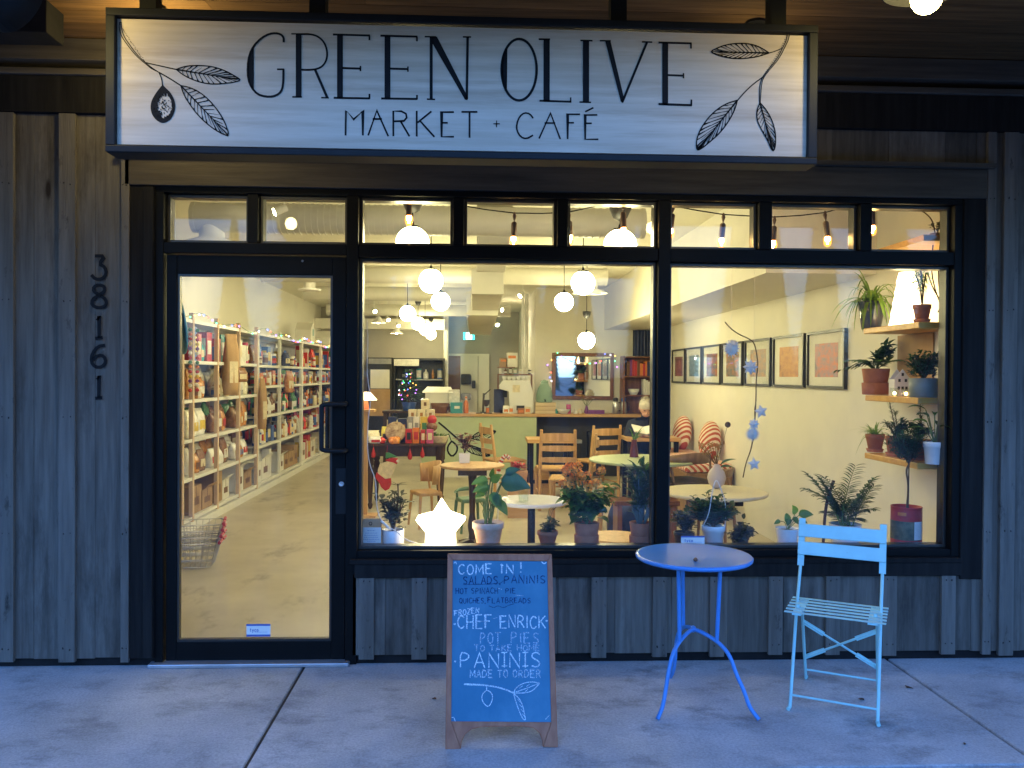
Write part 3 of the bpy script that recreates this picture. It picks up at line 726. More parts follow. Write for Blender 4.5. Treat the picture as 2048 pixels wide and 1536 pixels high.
# rear leaf, opening backwards from the top hinge
b = MB(); hl, hr = mC(100, 70, -.03), mC(848, 74, -.03)
rl, rr = V((hl.x - .005, hl.y + .30, 0)), V((hr.x + .005, hr.y + .30, 0))
for t_, q_ in ((hl, rl), (hr, rr)):
    s_ = .02 if t_ is hl else -.02
    b.bar(t_ + V((s_, 0, 0)), q_ + V((s_, 0, 0)), .045, .02, (0, 1, .3))
for f in (.06, .55, .85): b.bar(hl.lerp(rl, f) + V((.045, 0, 0)), hr.lerp(rr, f) - V((.045, 0, 0)), .018, .05, (0, 0, 1))
b.build('rear_leg_frame', m_cbw, cb, bev=.002, world=True)
CU = 1 / 3.657 / 488
m_ch = [chalk('pale chalk', (.75, .9, .95), .85), chalk('faded chalk', (.6, .76, .85), .68), chalk('dark blue chalk', (.012, .04, .16), .8)]
class Lines:
    def __init__(s): s.p = {}
    def at(s, y):
        k = int(y // 62); return s.p.setdefault(k, MB())
lt, dm, dk = Lines(), Lines(), Lines()
def ct(mb, s, x0, x1, y0, y1, w, jit=.06, sl=0., gap=.35): text(mb.at((y0 + y1) / 2), s, x0, x1, y0, y1, w * CU, lambda x, y: mC(x, y, -.0055), bn, .0008, jit, sl, gap)
def cl(mb, pts, w, it=1): 
    q = [mC(x, y, -.0055) for x, y in pts]
    mb.at(pts[0][1] if pts[0][1] < 985 else 1200).ribbon(smooth(q, it) if it else q, w * CU, bn, .0008)
ct(lt, 'COME', 170, 418, 143, 214, 9); ct(lt, 'IN', 482, 575, 140, 208, 10, gap=.5); ct(lt, '!', 600, 655, 128, 205, 11); cl(lt, [(478, 145), (500, 150)], 8, 0)
ct(dk, 'SALADS,', 205, 480, 228, 284, 9); ct(dk, 'PANINIS', 505, 808, 224, 282, 9); cl(dk, [(205, 290), (470, 285), (500, 262)], 5)
ct(dk, 'HOT SPINACH', 152, 460, 315, 356, 7); ct(dk, 'PIE', 515, 590, 316, 354, 7)
ct(dk, 'QUICHES,', 178, 370, 388, 426, 7); ct(dk, 'FLATBREADS', 385, 700, 386, 424, 7)
cl(dk, [(395, 445), (430, 460), (460, 442), (500, 462), (540, 440), (580, 430)], 5)
ct(lt, 'FROZEN', 142, 322, 480, 520, 7, .05, -.14)
ct(lt, 'CHEF', 165, 415, 512, 610, 10, .04); ct(lt, 'ENRICK', 475, 808, 516, 608, 9, .04, 0., .28)
for x, y in ((142, 576), (815, 552), (146, 849)): cl(lt, [(x - 5, y), (x + 6, y + 3), (x, y + 7)], 12, 0)
ct(dm, 'POT', 330, 480, 645, 725, 8); ct(dm, 'PIES', 555, 762, 640, 718, 8)
ct(dm, 'TO TAKE HOME', 288, 768, 732, 776, 7)
ct(lt, 'PANINIS', 182, 775, 788, 896, 9, .03, 0., .38)
for x in (507, 660): cl(lt, [(x - 22, 787), (x + 22, 785)], 8, 0); cl(lt, [(x - 20, 886), (x + 22, 884)], 8, 0)
ct(dm, 'MADE TO ORDER', 256, 772, 912, 968, 7, .05); ct(lt, 'MADE TO ORDER', 258, 772, 914, 969, 3.5, .05)
cl(lt, [(212, 1018), (310, 1020), (440, 1035), (520, 1058), (575, 1082)], 10); cl(lt, [(230, 1022), (420, 1030)], 6)
cl(lt, [(378, 1030), (378, 1062)], 7); cl(lt, [(378, 1062), (345, 1090), (342, 1130), (362, 1165), (390, 1186), (415, 1150), (424, 1105), (405, 1072), (378, 1062)], 6, 2)
cl(lt, [(575, 1082), (590, 1045), (640, 1012), (710, 998), (765, 1012)], 6, 2); cl(lt, [(575, 1082), (640, 1084), (710, 1072), (765, 1012)], 6, 2); cl(lt, [(590, 1075), (670, 1048), (750, 1016)], 5)
cl(lt, [(575, 1085), (620, 1125), (645, 1185), (662, 1278)], 6, 2); cl(lt, [(575, 1085), (592, 1150), (618, 1220), (645, 1278), (662, 1278)], 6, 2)
for x, y in ((640, 1030), (690, 1018), (625, 1060), (680, 1055)): cl(lt, [(x, y), (x - 22, y + 18)], 4, 0)
for y in (1130, 1165, 1200, 1235): cl(lt, [(595 + (y - 1100) * .33, y), (618 + (y - 1100) * .3, y + 22)], 4, 0)
cl(lt, [(138, 135), (150, 120), (158, 140)], 7); cl(lt, [(778, 122), (798, 140), (815, 125)], 7); cl(lt, [(122, 1262), (140, 1260), (148, 1290)], 5); cl(lt, [(808, 1275), (835, 1245)], 5)
for i in range(5):      # wiped smudges
    x, y = rng.uniform(200, 700), rng.uniform(240, 760); cl(dm, [(x, y), (x + rng.uniform(20, 60), y + rng.uniform(-12, 12))], 5)
for s_, mm_ in zip((lt, dm, dk), m_ch):
    for k in sorted(s_.p): s_.p[k].build('chalk_drawing' if k > 18 else 'chalk_lettering', mm_, cb, world=True)  # the lowest marks are the branch drawn in chalk

# --- blue bistro table
m_blue = mat('blue enamel', (.05, .24, .6), .33, var=.08, scale=5, coat=.3, streak=(38, (1, 1, 1), (.12, .09, .08), .70, .74))
tc = V((1.03, -.53, 0)); ZT = .69
tb = thing('bistro_table', 'round bright blue metal bistro table on three bent tube legs', 'table', tc)
pr = [(.0, ZT - .012), (.255, ZT - .012), (.262, ZT - .02), (.27, ZT - .014), (.272, ZT - .004), (.266, ZT + .002), (.255, ZT), (.0, ZT)]
MB().lathe(pr, (0, 0, 0), 64, capt=False, capb=False).build('tabletop', m_blue, tb)
hubz = .34
feet = [gnd(1315, 1442) - tc, gnd(1518, 1443) - tc, gnd(1341, 1357) - tc]
for f in feet:
    d = V((f.x, f.y, 0)).normalized(); L_ = V((f.x, f.y, 0)).length
    m = MB()
    m.tube(smooth([(0, 0, hubz), d * .05 + V((0, 0, hubz - .005)), d * .13 + V((0, 0, hubz - .03)), d * .19 + V((0, 0, hubz - .075)), d * .225 + V((0, 0, hubz - .16)), d * (L_ * .78) + V((0, 0, .12)), d * (L_ * .86) + V((0, 0, .05)), d * L_ + V((0, 0, .008))], 2), .0095, 10)
    m.tube([d * .125 + V((0, 0, hubz - .028)), d * .14 + V((0, 0, ZT - .013))], .0095, 10)
    m.build('leg', m_blue, tb)
m = MB().ball((0, 0, hubz), .016, 12, 8)
m.build('hub', m_blue, tb)
q = gnd(1391, 1123, ZT)
nut = MB().lathe([(.004, 0), (.009, .004), (.011, .009), (.007, .015), (.002, .018)], (0, 0, 0), 10)
o = nut.build('wing_nut', m_pal['brown'], tb); o.location = q - tc

# --- pale blue folding chair
m_aqua = mat('pale aqua enamel', (.37, .7, .7), .45, var=.08, scale=6, coat=.1, streak=(42, (1, 1, 1), (.2, .13, .09), .69, .73))
A_ = R(-29)
ch_o = V((1.722, -.54, 0))
fc = thing('folding_chair', 'pale blue slatted metal folding chair beside the blue table', 'chair', ch_o, A_)
# local x = across, local y = towards the back
hw = .185
def rod(pts, r=.0075): return MB().tube(pts, r, 8)
for s in (-1, 1):
    x = s * hw
    m = rod([(x, -.215, .012), (x, -.212, .02), (x, -.03, .41), (x, .045, .52), (x, .1, .6)])
    m.bar((x, .1, .6), (x, .115, .64), .03, .007, (0, 1, 0)); m.bar((x, .112, .636), (x, .16, .825), .03, .006, (0, 1, -.2))
    m.tube([(x, -.214, .012), (x + s * .005, -.24, .008)], .009, 8)
    m.build('back_post', m_aqua, fc)
    xi = s * (hw - .018)
    m = rod([(xi, .205, .012), (xi, .2, .02), (xi, .03, .4), (xi, -.12, .455)])
    m.tube([(xi, .205, .012), (xi, .235, .009)], .0085, 8)
    m.build('rear_leg', m_aqua, fc)
rod([(-hw, -.196, .06), (hw, -.196, .06)], .0055).build('front_stretcher', m_aqua, fc)
rod([(-hw + .018, .186, .06), (hw - .018, .186, .06)], .0055).build('rear_stretcher', m_aqua, fc)
for s in (-1, 1):
    m = MB(); a, c = V((-s * (hw - .02), .06, .335)), V((s * (hw - .02), .165, .13))
    m.tube([a, c], .0055, 8); m.bar(a.lerp(c, .0), a.lerp(c, .28), .022, .005, (0, -1, .2)); m.bar(a.lerp(c, .72), a.lerp(c, 1), .022, .005, (0, -1, .2))
    m.build('cross_brace', m_aqua, fc)
m = MB()
for i in range(6):
    y = -.225 + i * .054
    m.box(-.215, .215, y, y + .027, .447, .45)
m.build('seat', m_aqua, fc, bev=.003)
m = MB()
for x in (-.16, .16): m.box(x - .02, x + .02, -.222, .075, .438, .4465)
m.build('seat_rail', m_aqua, fc)
for z, y in ((.685, .125), (.77, .145)):
    M_ = Matrix.Rotation(R(-13), 3, 'X')
    MB().obox((0, y - .012, z), .4, .01, .064, M=M_).build('back_slat', m_aqua, fc, bev=.003)

# --- fallen leaves and scraps on the slabs
m_dry = mat('dry brown leaf', (.12, .06, .03), .8, c2=(.2, .11, .06), scale=30)
def dryleaf(px, py, r, lab, L=.035):
    p = gnd(px, py); m = MB()
    for k in range(3): m.leaf((0, 0, .003 + .002 * k), (math.cos(r + k * .5 - .5), math.sin(r + k * .5 - .5), .12), L * (1 - .2 * k), L * .5, droop=.25, fold=.3, shape=2)
    o = m.build('dry_leaf', m_dry); o.location = p; tag(o, lab, 'leaf', 'dry leaves on the pavement')
dryleaf(1728, 1402, 2.5, 'curled brown leaf beside the front foot of the folding chair')
dryleaf(1813, 1377, .4, 'flat dark leaf on the slab between chair and pavement joint')
dryleaf(872, 1400, 2.9, 'brown leaf on the slab left of the chalkboard', .028)
dryleaf(1764, 1309, .2, 'reddish leaf lying against the foot of the siding', .05)
dryleaf(1929, 1491, 1.2, 'small leaf scrap near the slab corner', .02)
# ================================================================== CEILING FITTINGS
def pendant(px, py, z, label, bell=None, y=None):
    p = gnd(px, py, z) if y is None else at(px, py, y)
    t = thing('globe_pendant', label, 'pendant lamp', p, group='white globe pendant lamps')
    MB().ball((0, 0, 0), .1, 24, 16).build('globe', m_globe_bar if y is not None else m_globe_near if bell and bell < .2 else m_globe, t)
    MB().lathe([(.045, .092), (.04, .104), (.012, .108), (.008, .13)], n=20).build('cap', m_black, t)
    MB().tube([(0, 0, .125), (0, 0, ZC - p.z)], .004, 6).build('cord', m_black, t)
    bz = bell if bell else ZC - p.z - .085
    s_ = 1.4 if bell and bell < .2 else 1; MB().lathe([(.008 * s_, 0), (.03 * s_, .012 * s_), (.047 * s_, .05 * s_), (.05 * s_, .082 * s_), (.0, .084 * s_)], (0, 0, bz), 20).build('ceiling_cup', m_blackp, t)
Z1 = 2.31
for px, py, lab, bell in ((825, 487, 'large near globe lamp half hidden by the transom bar, above the star lamp', .18), (862, 562, 'globe lamp just below the transom, second nearest in the left window', None),
                          (881, 603, 'globe lamp hanging below and right of the second nearest one', None), (815, 627, 'globe lamp hanging alone at the left of the far row', None),
                          (836, 647, 'globe lamp with dark ceiling cup, right after the lone left one', .27), (850, 659, 'second smallest globe lamp in the overlapping far row', None), (862, 669, 'smallest and farthest globe lamp of the overlapping row', .24),
                          (1240, 492, 'large near globe lamp half hidden by the transom bar, beside the middle mullion', .15), (1166, 566, 'globe lamp in front of the round duct end on the right', None), (1128, 604, 'globe lamp hanging left below the duct, before the bar', None)):
    pendant(px, py, Z1, lab, bell)
pendant(1173, 681, 0, 'low globe lamp on a long cord in front of the framed mirror', .26, 5.35)

def round_duct(y, z, r, x0, x1, label, ribs=(), tee=None):
    t = thing('air_duct', label, 'duct', (x0, y, z), group='round ducts under the ceiling')
    m = MB().tube([(0, 0, 0), (x1 - x0, 0, 0)], r, 32)
    for ra, rb, st in ribs:
        x = ra - x0
        while x < rb - x0:
            m.tube([(x, 0, 0), (x + .012, 0, 0)], r + .005, 32, cap=True); x += st
    for x in (0, x1 - x0 - .03): m.tube([(x, 0, 0), (x + .03, 0, 0)], r + .006, 32)
    m.build('duct_pipe', m_duct, t)
    if tee is not None:
        m = MB().lathe([(.2, -r - .09), (.19, -r - .075), (.09, -r - .04), (.085, -r * .5)], (tee - x0, 0, 0), 28, capb=False)
        m.lathe([(.03, -r - .1), (.13, -r - .09), (.12, -r - .08), (.02, -r - .07)], (tee - x0, 0, 0), 28)
        m.build('diffuser', m_white, t)
round_duct(1.7, 2.655, .106, at(387, 445, 1.7).x, at(1288, 450, 1.7).x, 'near round duct with spiral ribs seen through the transom panes', ((-1.6, -.05, .045), (.55, 1.0, .05)), at(424, 445, 1.7).x)
round_duct(5.0, 2.655, .1, -2.4, at(1213, 560, 5.0).x, 'round duct crossing behind the second pair of globe lamps', (), at(1180, 560, 5.0).x)
round_duct(7.3, 2.66, .1, -2.4, .1, 'third round duct crossing deeper in the room')
round_duct(10.2, 2.66, .1, -2.6, .6, 'farthest round duct crossing before the back wall')
t = thing('box_duct', 'cream rectangular duct stepping back along the ceiling centre', 'duct', (.1, 1.9, 2.5))
for (x0, x1, y0, y1, z0, z1) in ((.0, .27, 1.86, 3.6, 2.52, 2.86), (-.05, .26, 3.62, 5.6, 2.31, 2.56), (-.12, .26, 5.62, 7.6, 2.25, 2.54), (-.12, .26, 7.62, 10.5, 2.25, 2.54)):
    MB().box(x0, x1, y0, y1, z0, z1).build('duct_section', m_duct, t, bev=.006, world=True)
for k, (px, py, y, d, w) in enumerate(((1040, 592, 8.0, (-.6, -.5, -.6), 'beside the bar wall top'), (1004, 620, 9.5, (.7, -.5, -.3), 'under the far ceiling right of the box duct'), (995, 650, 11.0, (.5, -.6, -.5), 'over the passage to the kitchen'),
                                       (750, 623, 10.0, (.3, -.7, -.5), 'at the far left of the ceiling'), (777, 640, 11.0, (.3, -.7, -.5), 'left of the farthest globe lamps'), (797, 652, 11.5, (.3, -.7, -.5), 'just left of the far overlapping globes'), (668, 569, 5.2, (-.5, -.7, -.3), 'seen at the top right of the door glass'), (549, 424, 1.4, (-.75, -.3, -.35), 'glowing before the round duct above the door'))):
    p = at(px, py, y); d = V(d).normalized()
    t = thing('spot_lamp', 'small ceiling spot lamp ' + w, 'spot lamp', p, group='spot lamps on the ceiling')
    r = .035 if y > 2 else .03
    MB().tube([d * .0, d * -.09], [r, r * .8], 14).build('lamp_head', m_white, t)
    MB().tube([d * .004, d * .002], [r * .82, r * .82], 14).build('lens', m_spot2 if py in (569, 650) else m_spot, t)
    MB().tube([d * -.07, (-d.x * .07, -d.y * .07, ZC - p.z)], .006, 6).build('arm', m_white, t)
for px, py, y, w in ((757, 646, 10.6, 'nearer'), (793, 667, 12.0, 'farther')):
    p = at(px, py, y)
    t = thing('shade_lamp', w + ' white bowl lamp hanging at the back left of the room', 'lamp', p, group='white bowl lamps at the back')
    MB().lathe([(.13, 0), (.125, .015), (.07, .05), (.045, .1), (.02, .12)], n=24, capb=False).build('lamp_shade', m_white, t)
    MB().ball((0, 0, .03), .04, 12, 8).build('bulb', emis('warm shade bulb', (1, .75, .4), 10), t)
    MB().tube([(0, 0, .12), (0, 0, ZC - p.z)], .004, 6).build('cord', m_white, t)

# festoon of bulbs inside the transom
YS = .26
t = thing('festoon_light', 'black festoon cord with nine glowing filament bulbs behind the transom panes', 'string lights', at(1250, 404, YS))
cp = [(815, 392), (850, 396), (906, 408), (970, 419), (1028, 426), (1085, 427), (1138, 424), (1185, 414), (1240, 403), (1250, 402), (1290, 405), (1342, 411), (1395, 421), (1447, 429), (1500, 432), (1548, 434), (1600, 431), (1650, 425), (1700, 412), (1744, 396)]
MB().tube([at(x, y, YS) for x, y in cp], .0035, 6).build('cord', m_black, t, world=True)
m_amb = glassy('amber bulb glass', (1, .86, .6), 1.3, .05)
nt_ = m_amb.node_tree; ad_ = nt_.nodes.new('ShaderNodeAddShader'); em_ = nt_.nodes.new('ShaderNodeEmission'); em_.inputs[0].default_value = (1, .3, .05, 1); em_.inputs[1].default_value = .32
lk_ = nt_.nodes['Material Output'].inputs[0].links[0].from_socket; nt_.links.new(lk_, ad_.inputs[0]); nt_.links.new(em_.outputs[0], ad_.inputs[1]); nt_.links.new(ad_.outputs[0], nt_.nodes['Material Output'].inputs[0])
for ax, ay, bx, by in ((818, 392, 818, 436), (1029, 428, 1027, 478), (1138, 426, 1140, 475), (1246, 406, 1247, 460), (1346, 412, 1341, 462), (1447, 430, 1443, 481), (1549, 436, 1546, 486), (1650, 426, 1655, 478), (1744, 398, 1745, 456)):
    A, B = at(ax, ay, YS), at(bx, by, YS)
    m = MB().tube([A + V((0, 0, .012)), A - V((0, 0, .012)), A.lerp(B, .25)], [.004, .012, .005], 8)
    m.tube([A.lerp(B, .2), A.lerp(B, .35)], .003, 6)
    s_ = A.lerp(B, .32); m.tube([s_ , s_ - V((0, 0, .008)), B + V((0, 0, .018)), B + V((0, 0, .012))], [.01, .0165, .0165, .015], 14)
    m.build('socket', mat('brown bulb socket', (.22, .14, .1), .5), t, world=True)
    MB().ball(B - V((0, 0, .01)), .0235, 14, 10, (1, 1, 1.5)).build('bulb', m_amb, t, world=True)
    f = MB(); f.ball(B + V((0, 0, .0)), .0145, 12, 8, (1, 1, 1.25)); f.ball(B - V((0, 0, .024)), .0065, 8, 6)
    f.build('filament', m_bulb, t, world=True)

# ================================================================== SHELVES WITH GROCERIES on the left wall
XS = -2.77
def ys_(px): return -XS * F_PX / (952 - px) - 4.38
U_A = [2.75, ys_(375), ys_(395), ys_(443), ys_(485), ys_(520)]
U_B = [ys_(520) + .05, ys_(565), ys_(607)]
U_C = [ys_(607) + .05, ys_(645), 12.5]
m_shwood = mat('pink pine upright', (.62, .44, .31), .6, c2=(.76, .58, .42), isl=.1, **WOOD_V)
LA = [.12, .51, .885, 1.27, 1.65, 2.05]; LB = [.12, .6, .98, 1.37, 1.64, 2.05]
def shelving(us, lv, label, um):
    t = thing('shelving_unit', label, 'shelves', (XS, us[0], 0), group='grocery shelves along the left wall')
    for y in us: MB().box(XS - .03, XS + .012, y - .022, y + .022, .02, 2.12).box(XL + .01, XL + .04, y - .02, y + .02, .02, 2.1).build('upright', um, t, bev=.003, world=True)
    for z in lv: MB().box(XL + .012, XS - .002, us[0] + .024, us[-1] - .024, z - .024, z).box(XS - .001, XS + .006, us[0] + .024, us[-1] - .024, z - .03, z + .004).build('shelf', m_white, t, world=True)
shelving(U_A, LA, 'nearest grocery shelves with pale pine uprights inside the door', m_shwood)
shelving(U_B, LB, 'middle white grocery shelves with bottles and jars', m_white)
shelving(U_C, LB, 'farthest white grocery shelves beyond the door handle', m_white)
struct(MB().box(XL, XS + .03, 2.7, 12.55, .0, .075).build('wall_plinth', m_white))
struct(MB().box(XL, XL + .003, 2.7, 12.55, .1, 2.0).build('wall_lining', mat('grey lilac back panel', (.45, .45, .5), .8)))
ORD = ['first', 'second', 'third', 'fourth', 'fifth', 'sixth', 'seventh', 'eighth', 'ninth', 'tenth', 'eleventh', 'twelfth', 'thirteenth', 'fourteenth']
LEV = ['bottom', 'lowest', 'lower middle', 'upper middle', 'top']
def it_box(m, w, d, h, r=0):
    m.box(-w / 2, w / 2, -d / 2, d / 2, 0, h); m.box(w / 2, w / 2 + .0012, -d * .36, d * .36, h * .25, h * .72, 1)
    m.box(-w * .36, w * .36, -d / 2 - .0012, -d / 2, h * .2, h * .8, 1)
def it_bottle(m, r, h):
    m.lathe([(r * .9, 0), (r, .01), (r, h * .55), (r * .85, h * .64), (r * .36, h * .76), (r * .33, h * .95)], n=14); m.lathe([(r * 1.02, h * .15), (r * 1.02, h * .45)], n=14, mi=1, capt=False, capb=False); m.lathe([(r * .4, h * .93), (r * .4, h)], n=12, mi=2)
def it_jar(m, r, h):
    m.lathe([(r * .92, 0), (r, .01), (r, h * .75), (r * .85, h * .83)], n=14); m.lathe([(r * 1.015, h * .2), (r * 1.015, h * .62)], n=14, mi=1, capt=False, capb=False); m.lathe([(r * .93, h * .82), (r * .93, h)], n=14, mi=2)
def it_bag(m, w, d, h):
    n = 8; vs = []; lv = [(0, .8, .9), (.15, 1, 1), (.5, 1.02, 1), (.75, .95, .75), (.9, .8, .3), (1, .85, .06)]
    ph = rng.uniform(0, 6)
    for z, a, c in lv:
        for j in range(12):
            t_ = 2 * math.pi * j / 12
            k = 1 + .08 * math.sin(3 * t_ + ph + z * 5)
            cx = math.copysign(abs(math.cos(t_)) ** .55, math.cos(t_)); sx = math.copysign(abs(math.sin(t_)) ** .55, math.sin(t_))
            vs.append(V((cx * d / 2 * c * k, sx * w / 2 * a * k, z * h)))
    fs = [(i * 12 + j, i * 12 + (j + 1) % 12, (i + 1) * 12 + (j + 1) % 12, (i + 1) * 12 + j) for i in range(5) for j in range(12)] + [tuple(range(60, 72)), tuple(range(12))[::-1]]
    m.add(vs, fs, 0, True); m.box(d / 2 * .95, d / 2 * 1.03, -w * .3, w * .3, h * .2, h * .55, 1)
def it_can(m, r, h):
    m.lathe([(r, 0), (r, h)], n=16); m.lathe([(r * 1.01, h * .12), (r * 1.01, h * .85)], n=16, mi=1, capt=False, capb=False)
def it_loaf(m, w, d, h):
    for k in range(3):
        m.ball((0, (k - 1) * w * .28, h * .3 + k * h * .16), w * .3, 10, 6, (d / w * 1.3, .75, h / w * .7))
    m.box(d * .3, d * .32, -w * .15, w * .15, h * .05, h * .28, 1)
DESC = dict(box='carton', bottle='bottle', jar='jar', bag='bag', can='tin', loaf='bread bag')
CAT = dict(box='box', bottle='bottle', jar='jar', bag='bag', can='tin', loaf='bread')
def item(kind, col, col2, p, wd, h, label, rz=0, gp=None, dp=None):
    m = MB()
    ms = [(m_pal2 if kind in ('bag', 'loaf') else m_pal)[col], m_pal[col2], m_pal['black' if kind == 'bottle' else 'white']]
    if kind == 'box': it_box(m, dp or wd * .75, wd, h)
    elif kind == 'bottle': it_bottle(m, wd / 2, h)
    elif kind == 'jar': it_jar(m, wd / 2, h)
    elif kind == 'can': it_can(m, wd / 2, h)
    elif kind == 'loaf':
        it_bag(m, wd, dp or wd * .62, h)
        for q_ in range(4): m.ball((rng.uniform(-.2, .2) * wd, (q_ - 1.5) * wd * .22, h * rng.uniform(.3, .62)), wd * .2, 10, 7, (1.25, 1, .8))
    else: it_bag(m, wd, dp or wd * .5, h)
    o = m.build({'box': 'carton', 'bottle': 'bottle', 'jar': 'jar', 'bag': 'food_bag', 'can': 'tin', 'loaf': 'bread_bag'}[kind], ms)
    o.location = p; o.rotation_euler = (0, 0, rz)
    return tag(o, label, CAT[kind], gp)
BAYS = [(U_A[0], U_A[1], 'A'), (U_A[2], U_A[3], 'A'), (U_A[3], U_A[4], 'A'), (U_A[4], U_A[5], 'A'), (U_B[0], U_B[1], 'B'), (U_B[1], U_B[2], 'B'), (U_C[0], U_C[1], 'C'), (U_C[1], U_C[2], 'C')]
MENU = {'A': [('carton',), ('loaf', 'bag', 'loaf', 'loaf'), ('bag', 'loaf', 'bag'), ('bag', 'bag', 'loaf', 'jar'), ('box', 'box', 'box', 'can', 'bag')],
        'B': [('box', 'carton', 'carton'), ('can', 'box', 'bottle', 'box', 'can'), ('bottle', 'bottle', 'bag', 'jar'), ('jar', 'jar', 'bottle', 'box'), ('box', 'jar', 'jar', 'bag')],
        'C': [('carton', 'box', 'box'), ('bag', 'box', 'loaf', 'can'), ('bottle', 'jar', 'bag'), ('box', 'jar', 'bottle', 'box'), ('box', 'bag', 'jar')]}
TONE = {'A': [['cream'], ['brown', 'cream', 'amber', 'cream', 'amber', 'white'], ['cream', 'amber', 'white', 'cream', 'brown', 'green'], ['white', 'cream', 'grey', 'amber', 'cream', 'brown'], ['red', 'pink', 'white', 'blue', 'cream', 'white', 'teal']],
        'B': [['white', 'cream', 'white'], ['blue', 'white', 'grey', 'amber', 'navy'], ['black', 'green', 'red', 'white', 'brown'], ['red', 'amber', 'brown', 'green', 'orange', 'white'], ['white', 'cream', 'brown', 'blue', 'grey']],
        'C': [['white', 'red', 'cream'], ['brown', 'red', 'pink', 'amber', 'white'], ['orange', 'brown', 'cream', 'black'], ['red', 'orange', 'brown', 'white', 'blue'], ['white', 'red', 'green', 'blue', 'cream']]}
def carton_box(p, w, d, h, label, col=None, open_=False, rz=0, gp='cardboard boxes by the shelves'):
    t = thing('cardboard_box', label, 'box', p, rz, gp)
    mm = col or m_card
    b = MB()
    th = .006
    b.box(-d / 2, d / 2, -w / 2, -w / 2 + th, 0, h).box(-d / 2, d / 2, w / 2 - th, w / 2, 0, h).box(-d / 2, -d / 2 + th, -w / 2 + th, w / 2 - th, 0, h).box(d / 2 - th, d / 2, -w / 2 + th, w / 2 - th, 0, h).box(-d / 2 + th, d / 2 - th, -w / 2 + th, w / 2 - th, 0, th)
    b.build('box_body', mm, t)
    f = MB()
    if open_:
        f.bar((d / 2, 0, h), (d / 2 + .06, 0, h + .05), w * .95, .004, (0, 0, 1)); f.bar((0, -w / 2, h), (0, -w / 2 - .04, h + .07), d * .95, .004, (0, 0, 1))
    else:
        f.box(-d / 2, -.002, -w / 2, w / 2, h + .001, h + .006).box(.002, d / 2, -w / 2, w / 2, h + .001, h + .006)
    f.build('flap', mm, t)
    f = MB().box(d / 2, d / 2 + .001, -w * .28, w * .28, h * .3, h * .6).box(d / 2, d / 2 + .001, -w * .02, w * .02, h * .6, h)
    f.build('printed_label', m_pal['cream'] if mm is m_white else m_pal['brown'], t)
    return t
for bi, (y0, y1, u) in enumerate(BAYS):
    for li in range(5):
        lv = (LA if u == 'A' else LB); z = lv[li] + .005; room = lv[li + 1] - lv[li] - .05
        y = y0 + .05; k = 0
        while True:
            kind = rng.choice(MENU[u][li]); col = rng.choice(TONE[u][li]); c2 = rng.choice(['white', 'cream', 'yellow', 'red', 'blue', 'white', 'brown'])
            if kind == 'carton': wd = rng.uniform(.24, .36)
            elif kind == 'box': wd = rng.uniform(.08, .17)
            elif kind in ('bag', 'loaf'): wd = rng.uniform(.15, .24)
            else: wd = rng.uniform(.06, .1)
            if u != 'A': wd *= 1.1
            if y + wd > y1 - .03 or k >= len(ORD): break
            yc = y + wd / 2
            lab = '%s on the %s shelf of the %s bay from the door' % (ORD[k], LEV[li], ORD[bi])
            if kind == 'carton':
                white = rng.random() < .4
                carton_box((XS - .17, yc, z), wd * .95, .27, min(room, rng.uniform(.2, .33)), ('white' if white else 'brown') + ' cardboard box, ' + lab, m_paper if white else m_card, rng.random() < .5)
            else:
                h = dict(box=rng.uniform(.6, .97) * room, bottle=min(room, rng.uniform(.24, .3)), jar=rng.uniform(.11, .18), bag=rng.uniform(.6, .92) * room, can=min(room, rng.uniform(.14, .3)), loaf=rng.uniform(.5, .85) * room)[kind]
                h = min(h, room)
                item(kind, col, c2, (XS - .03 - wd * .45, yc, z), wd * .96, h, col + ' ' + DESC[kind] + ', ' + lab, rng.uniform(-.15, .15), 'groceries on the shelves')
            y += wd + rng.uniform(.0, .02); k += 1
        if li and li < 4:       # a second row behind
            y = y0 + .06; k = 0
            while True:
                kind = rng.choice(('bag', 'bag', 'box', 'loaf') if u == 'A' else ('box', 'bag', 'bottle')); col = rng.choice(TONE[u][li]); wd = rng.uniform(.16, .26) if kind != 'bottle' else .09
                if y + wd > y1 - .03: break
                item(kind, col, rng.choice(['white', 'cream', 'yellow', 'red']), (XS - .27, y + wd / 2, z), wd, rng.uniform(.75, .97) * room, '%s %s, %s in the back row, %s shelf of the %s bay' % (col, DESC[kind], ORD[k], LEV[li], ORD[bi]), rng.uniform(-.1, .1), 'groceries on the shelves', .1)
                y += wd + rng.uniform(.0, .03); k += 1
# tall kraft bags and hanging packets on the uprights
def pouch(px, py0, py1, wpx, lab, col=None, x=XS + .06, name='kraft_bag'):
    y = (x) * F_PX / (px - 952) - 4.38
    a, c = atx(px, py0, x), atx(px, py1, x)
    w = wpx * (a.y + 4.38) / F_PX * 1.25; h = a.z - c.z
    m = MB(); it_bag(m, w, .1, h)
    o = m.build(name, [col or m_kraft, m_pal['cream']]); o.location = (x, a.y, c.z); o.rotation_euler = (0, 0, R(-35))
    tag(o, lab, 'bag', 'bags on the shelf uprights')
pouch(462, 668, 790, 26, 'tall brown kraft paper bag standing against the shelf uprights')
pouch(525, 757, 858, 12, 'narrow kraft paper bag hanging lower on a farther upright')
pouch(481, 735, 764, 22, 'clear packet with dark label hanging on the wooden upright', m_pal2['brown'])
pouch(578, 742, 785, 15, 'bag of brown nuts hanging beside the middle shelves', m_pal2['amber'])
pouch(571, 705, 732, 14, 'dark blue packet hanging above the bag of nuts', m_pal2['navy'])
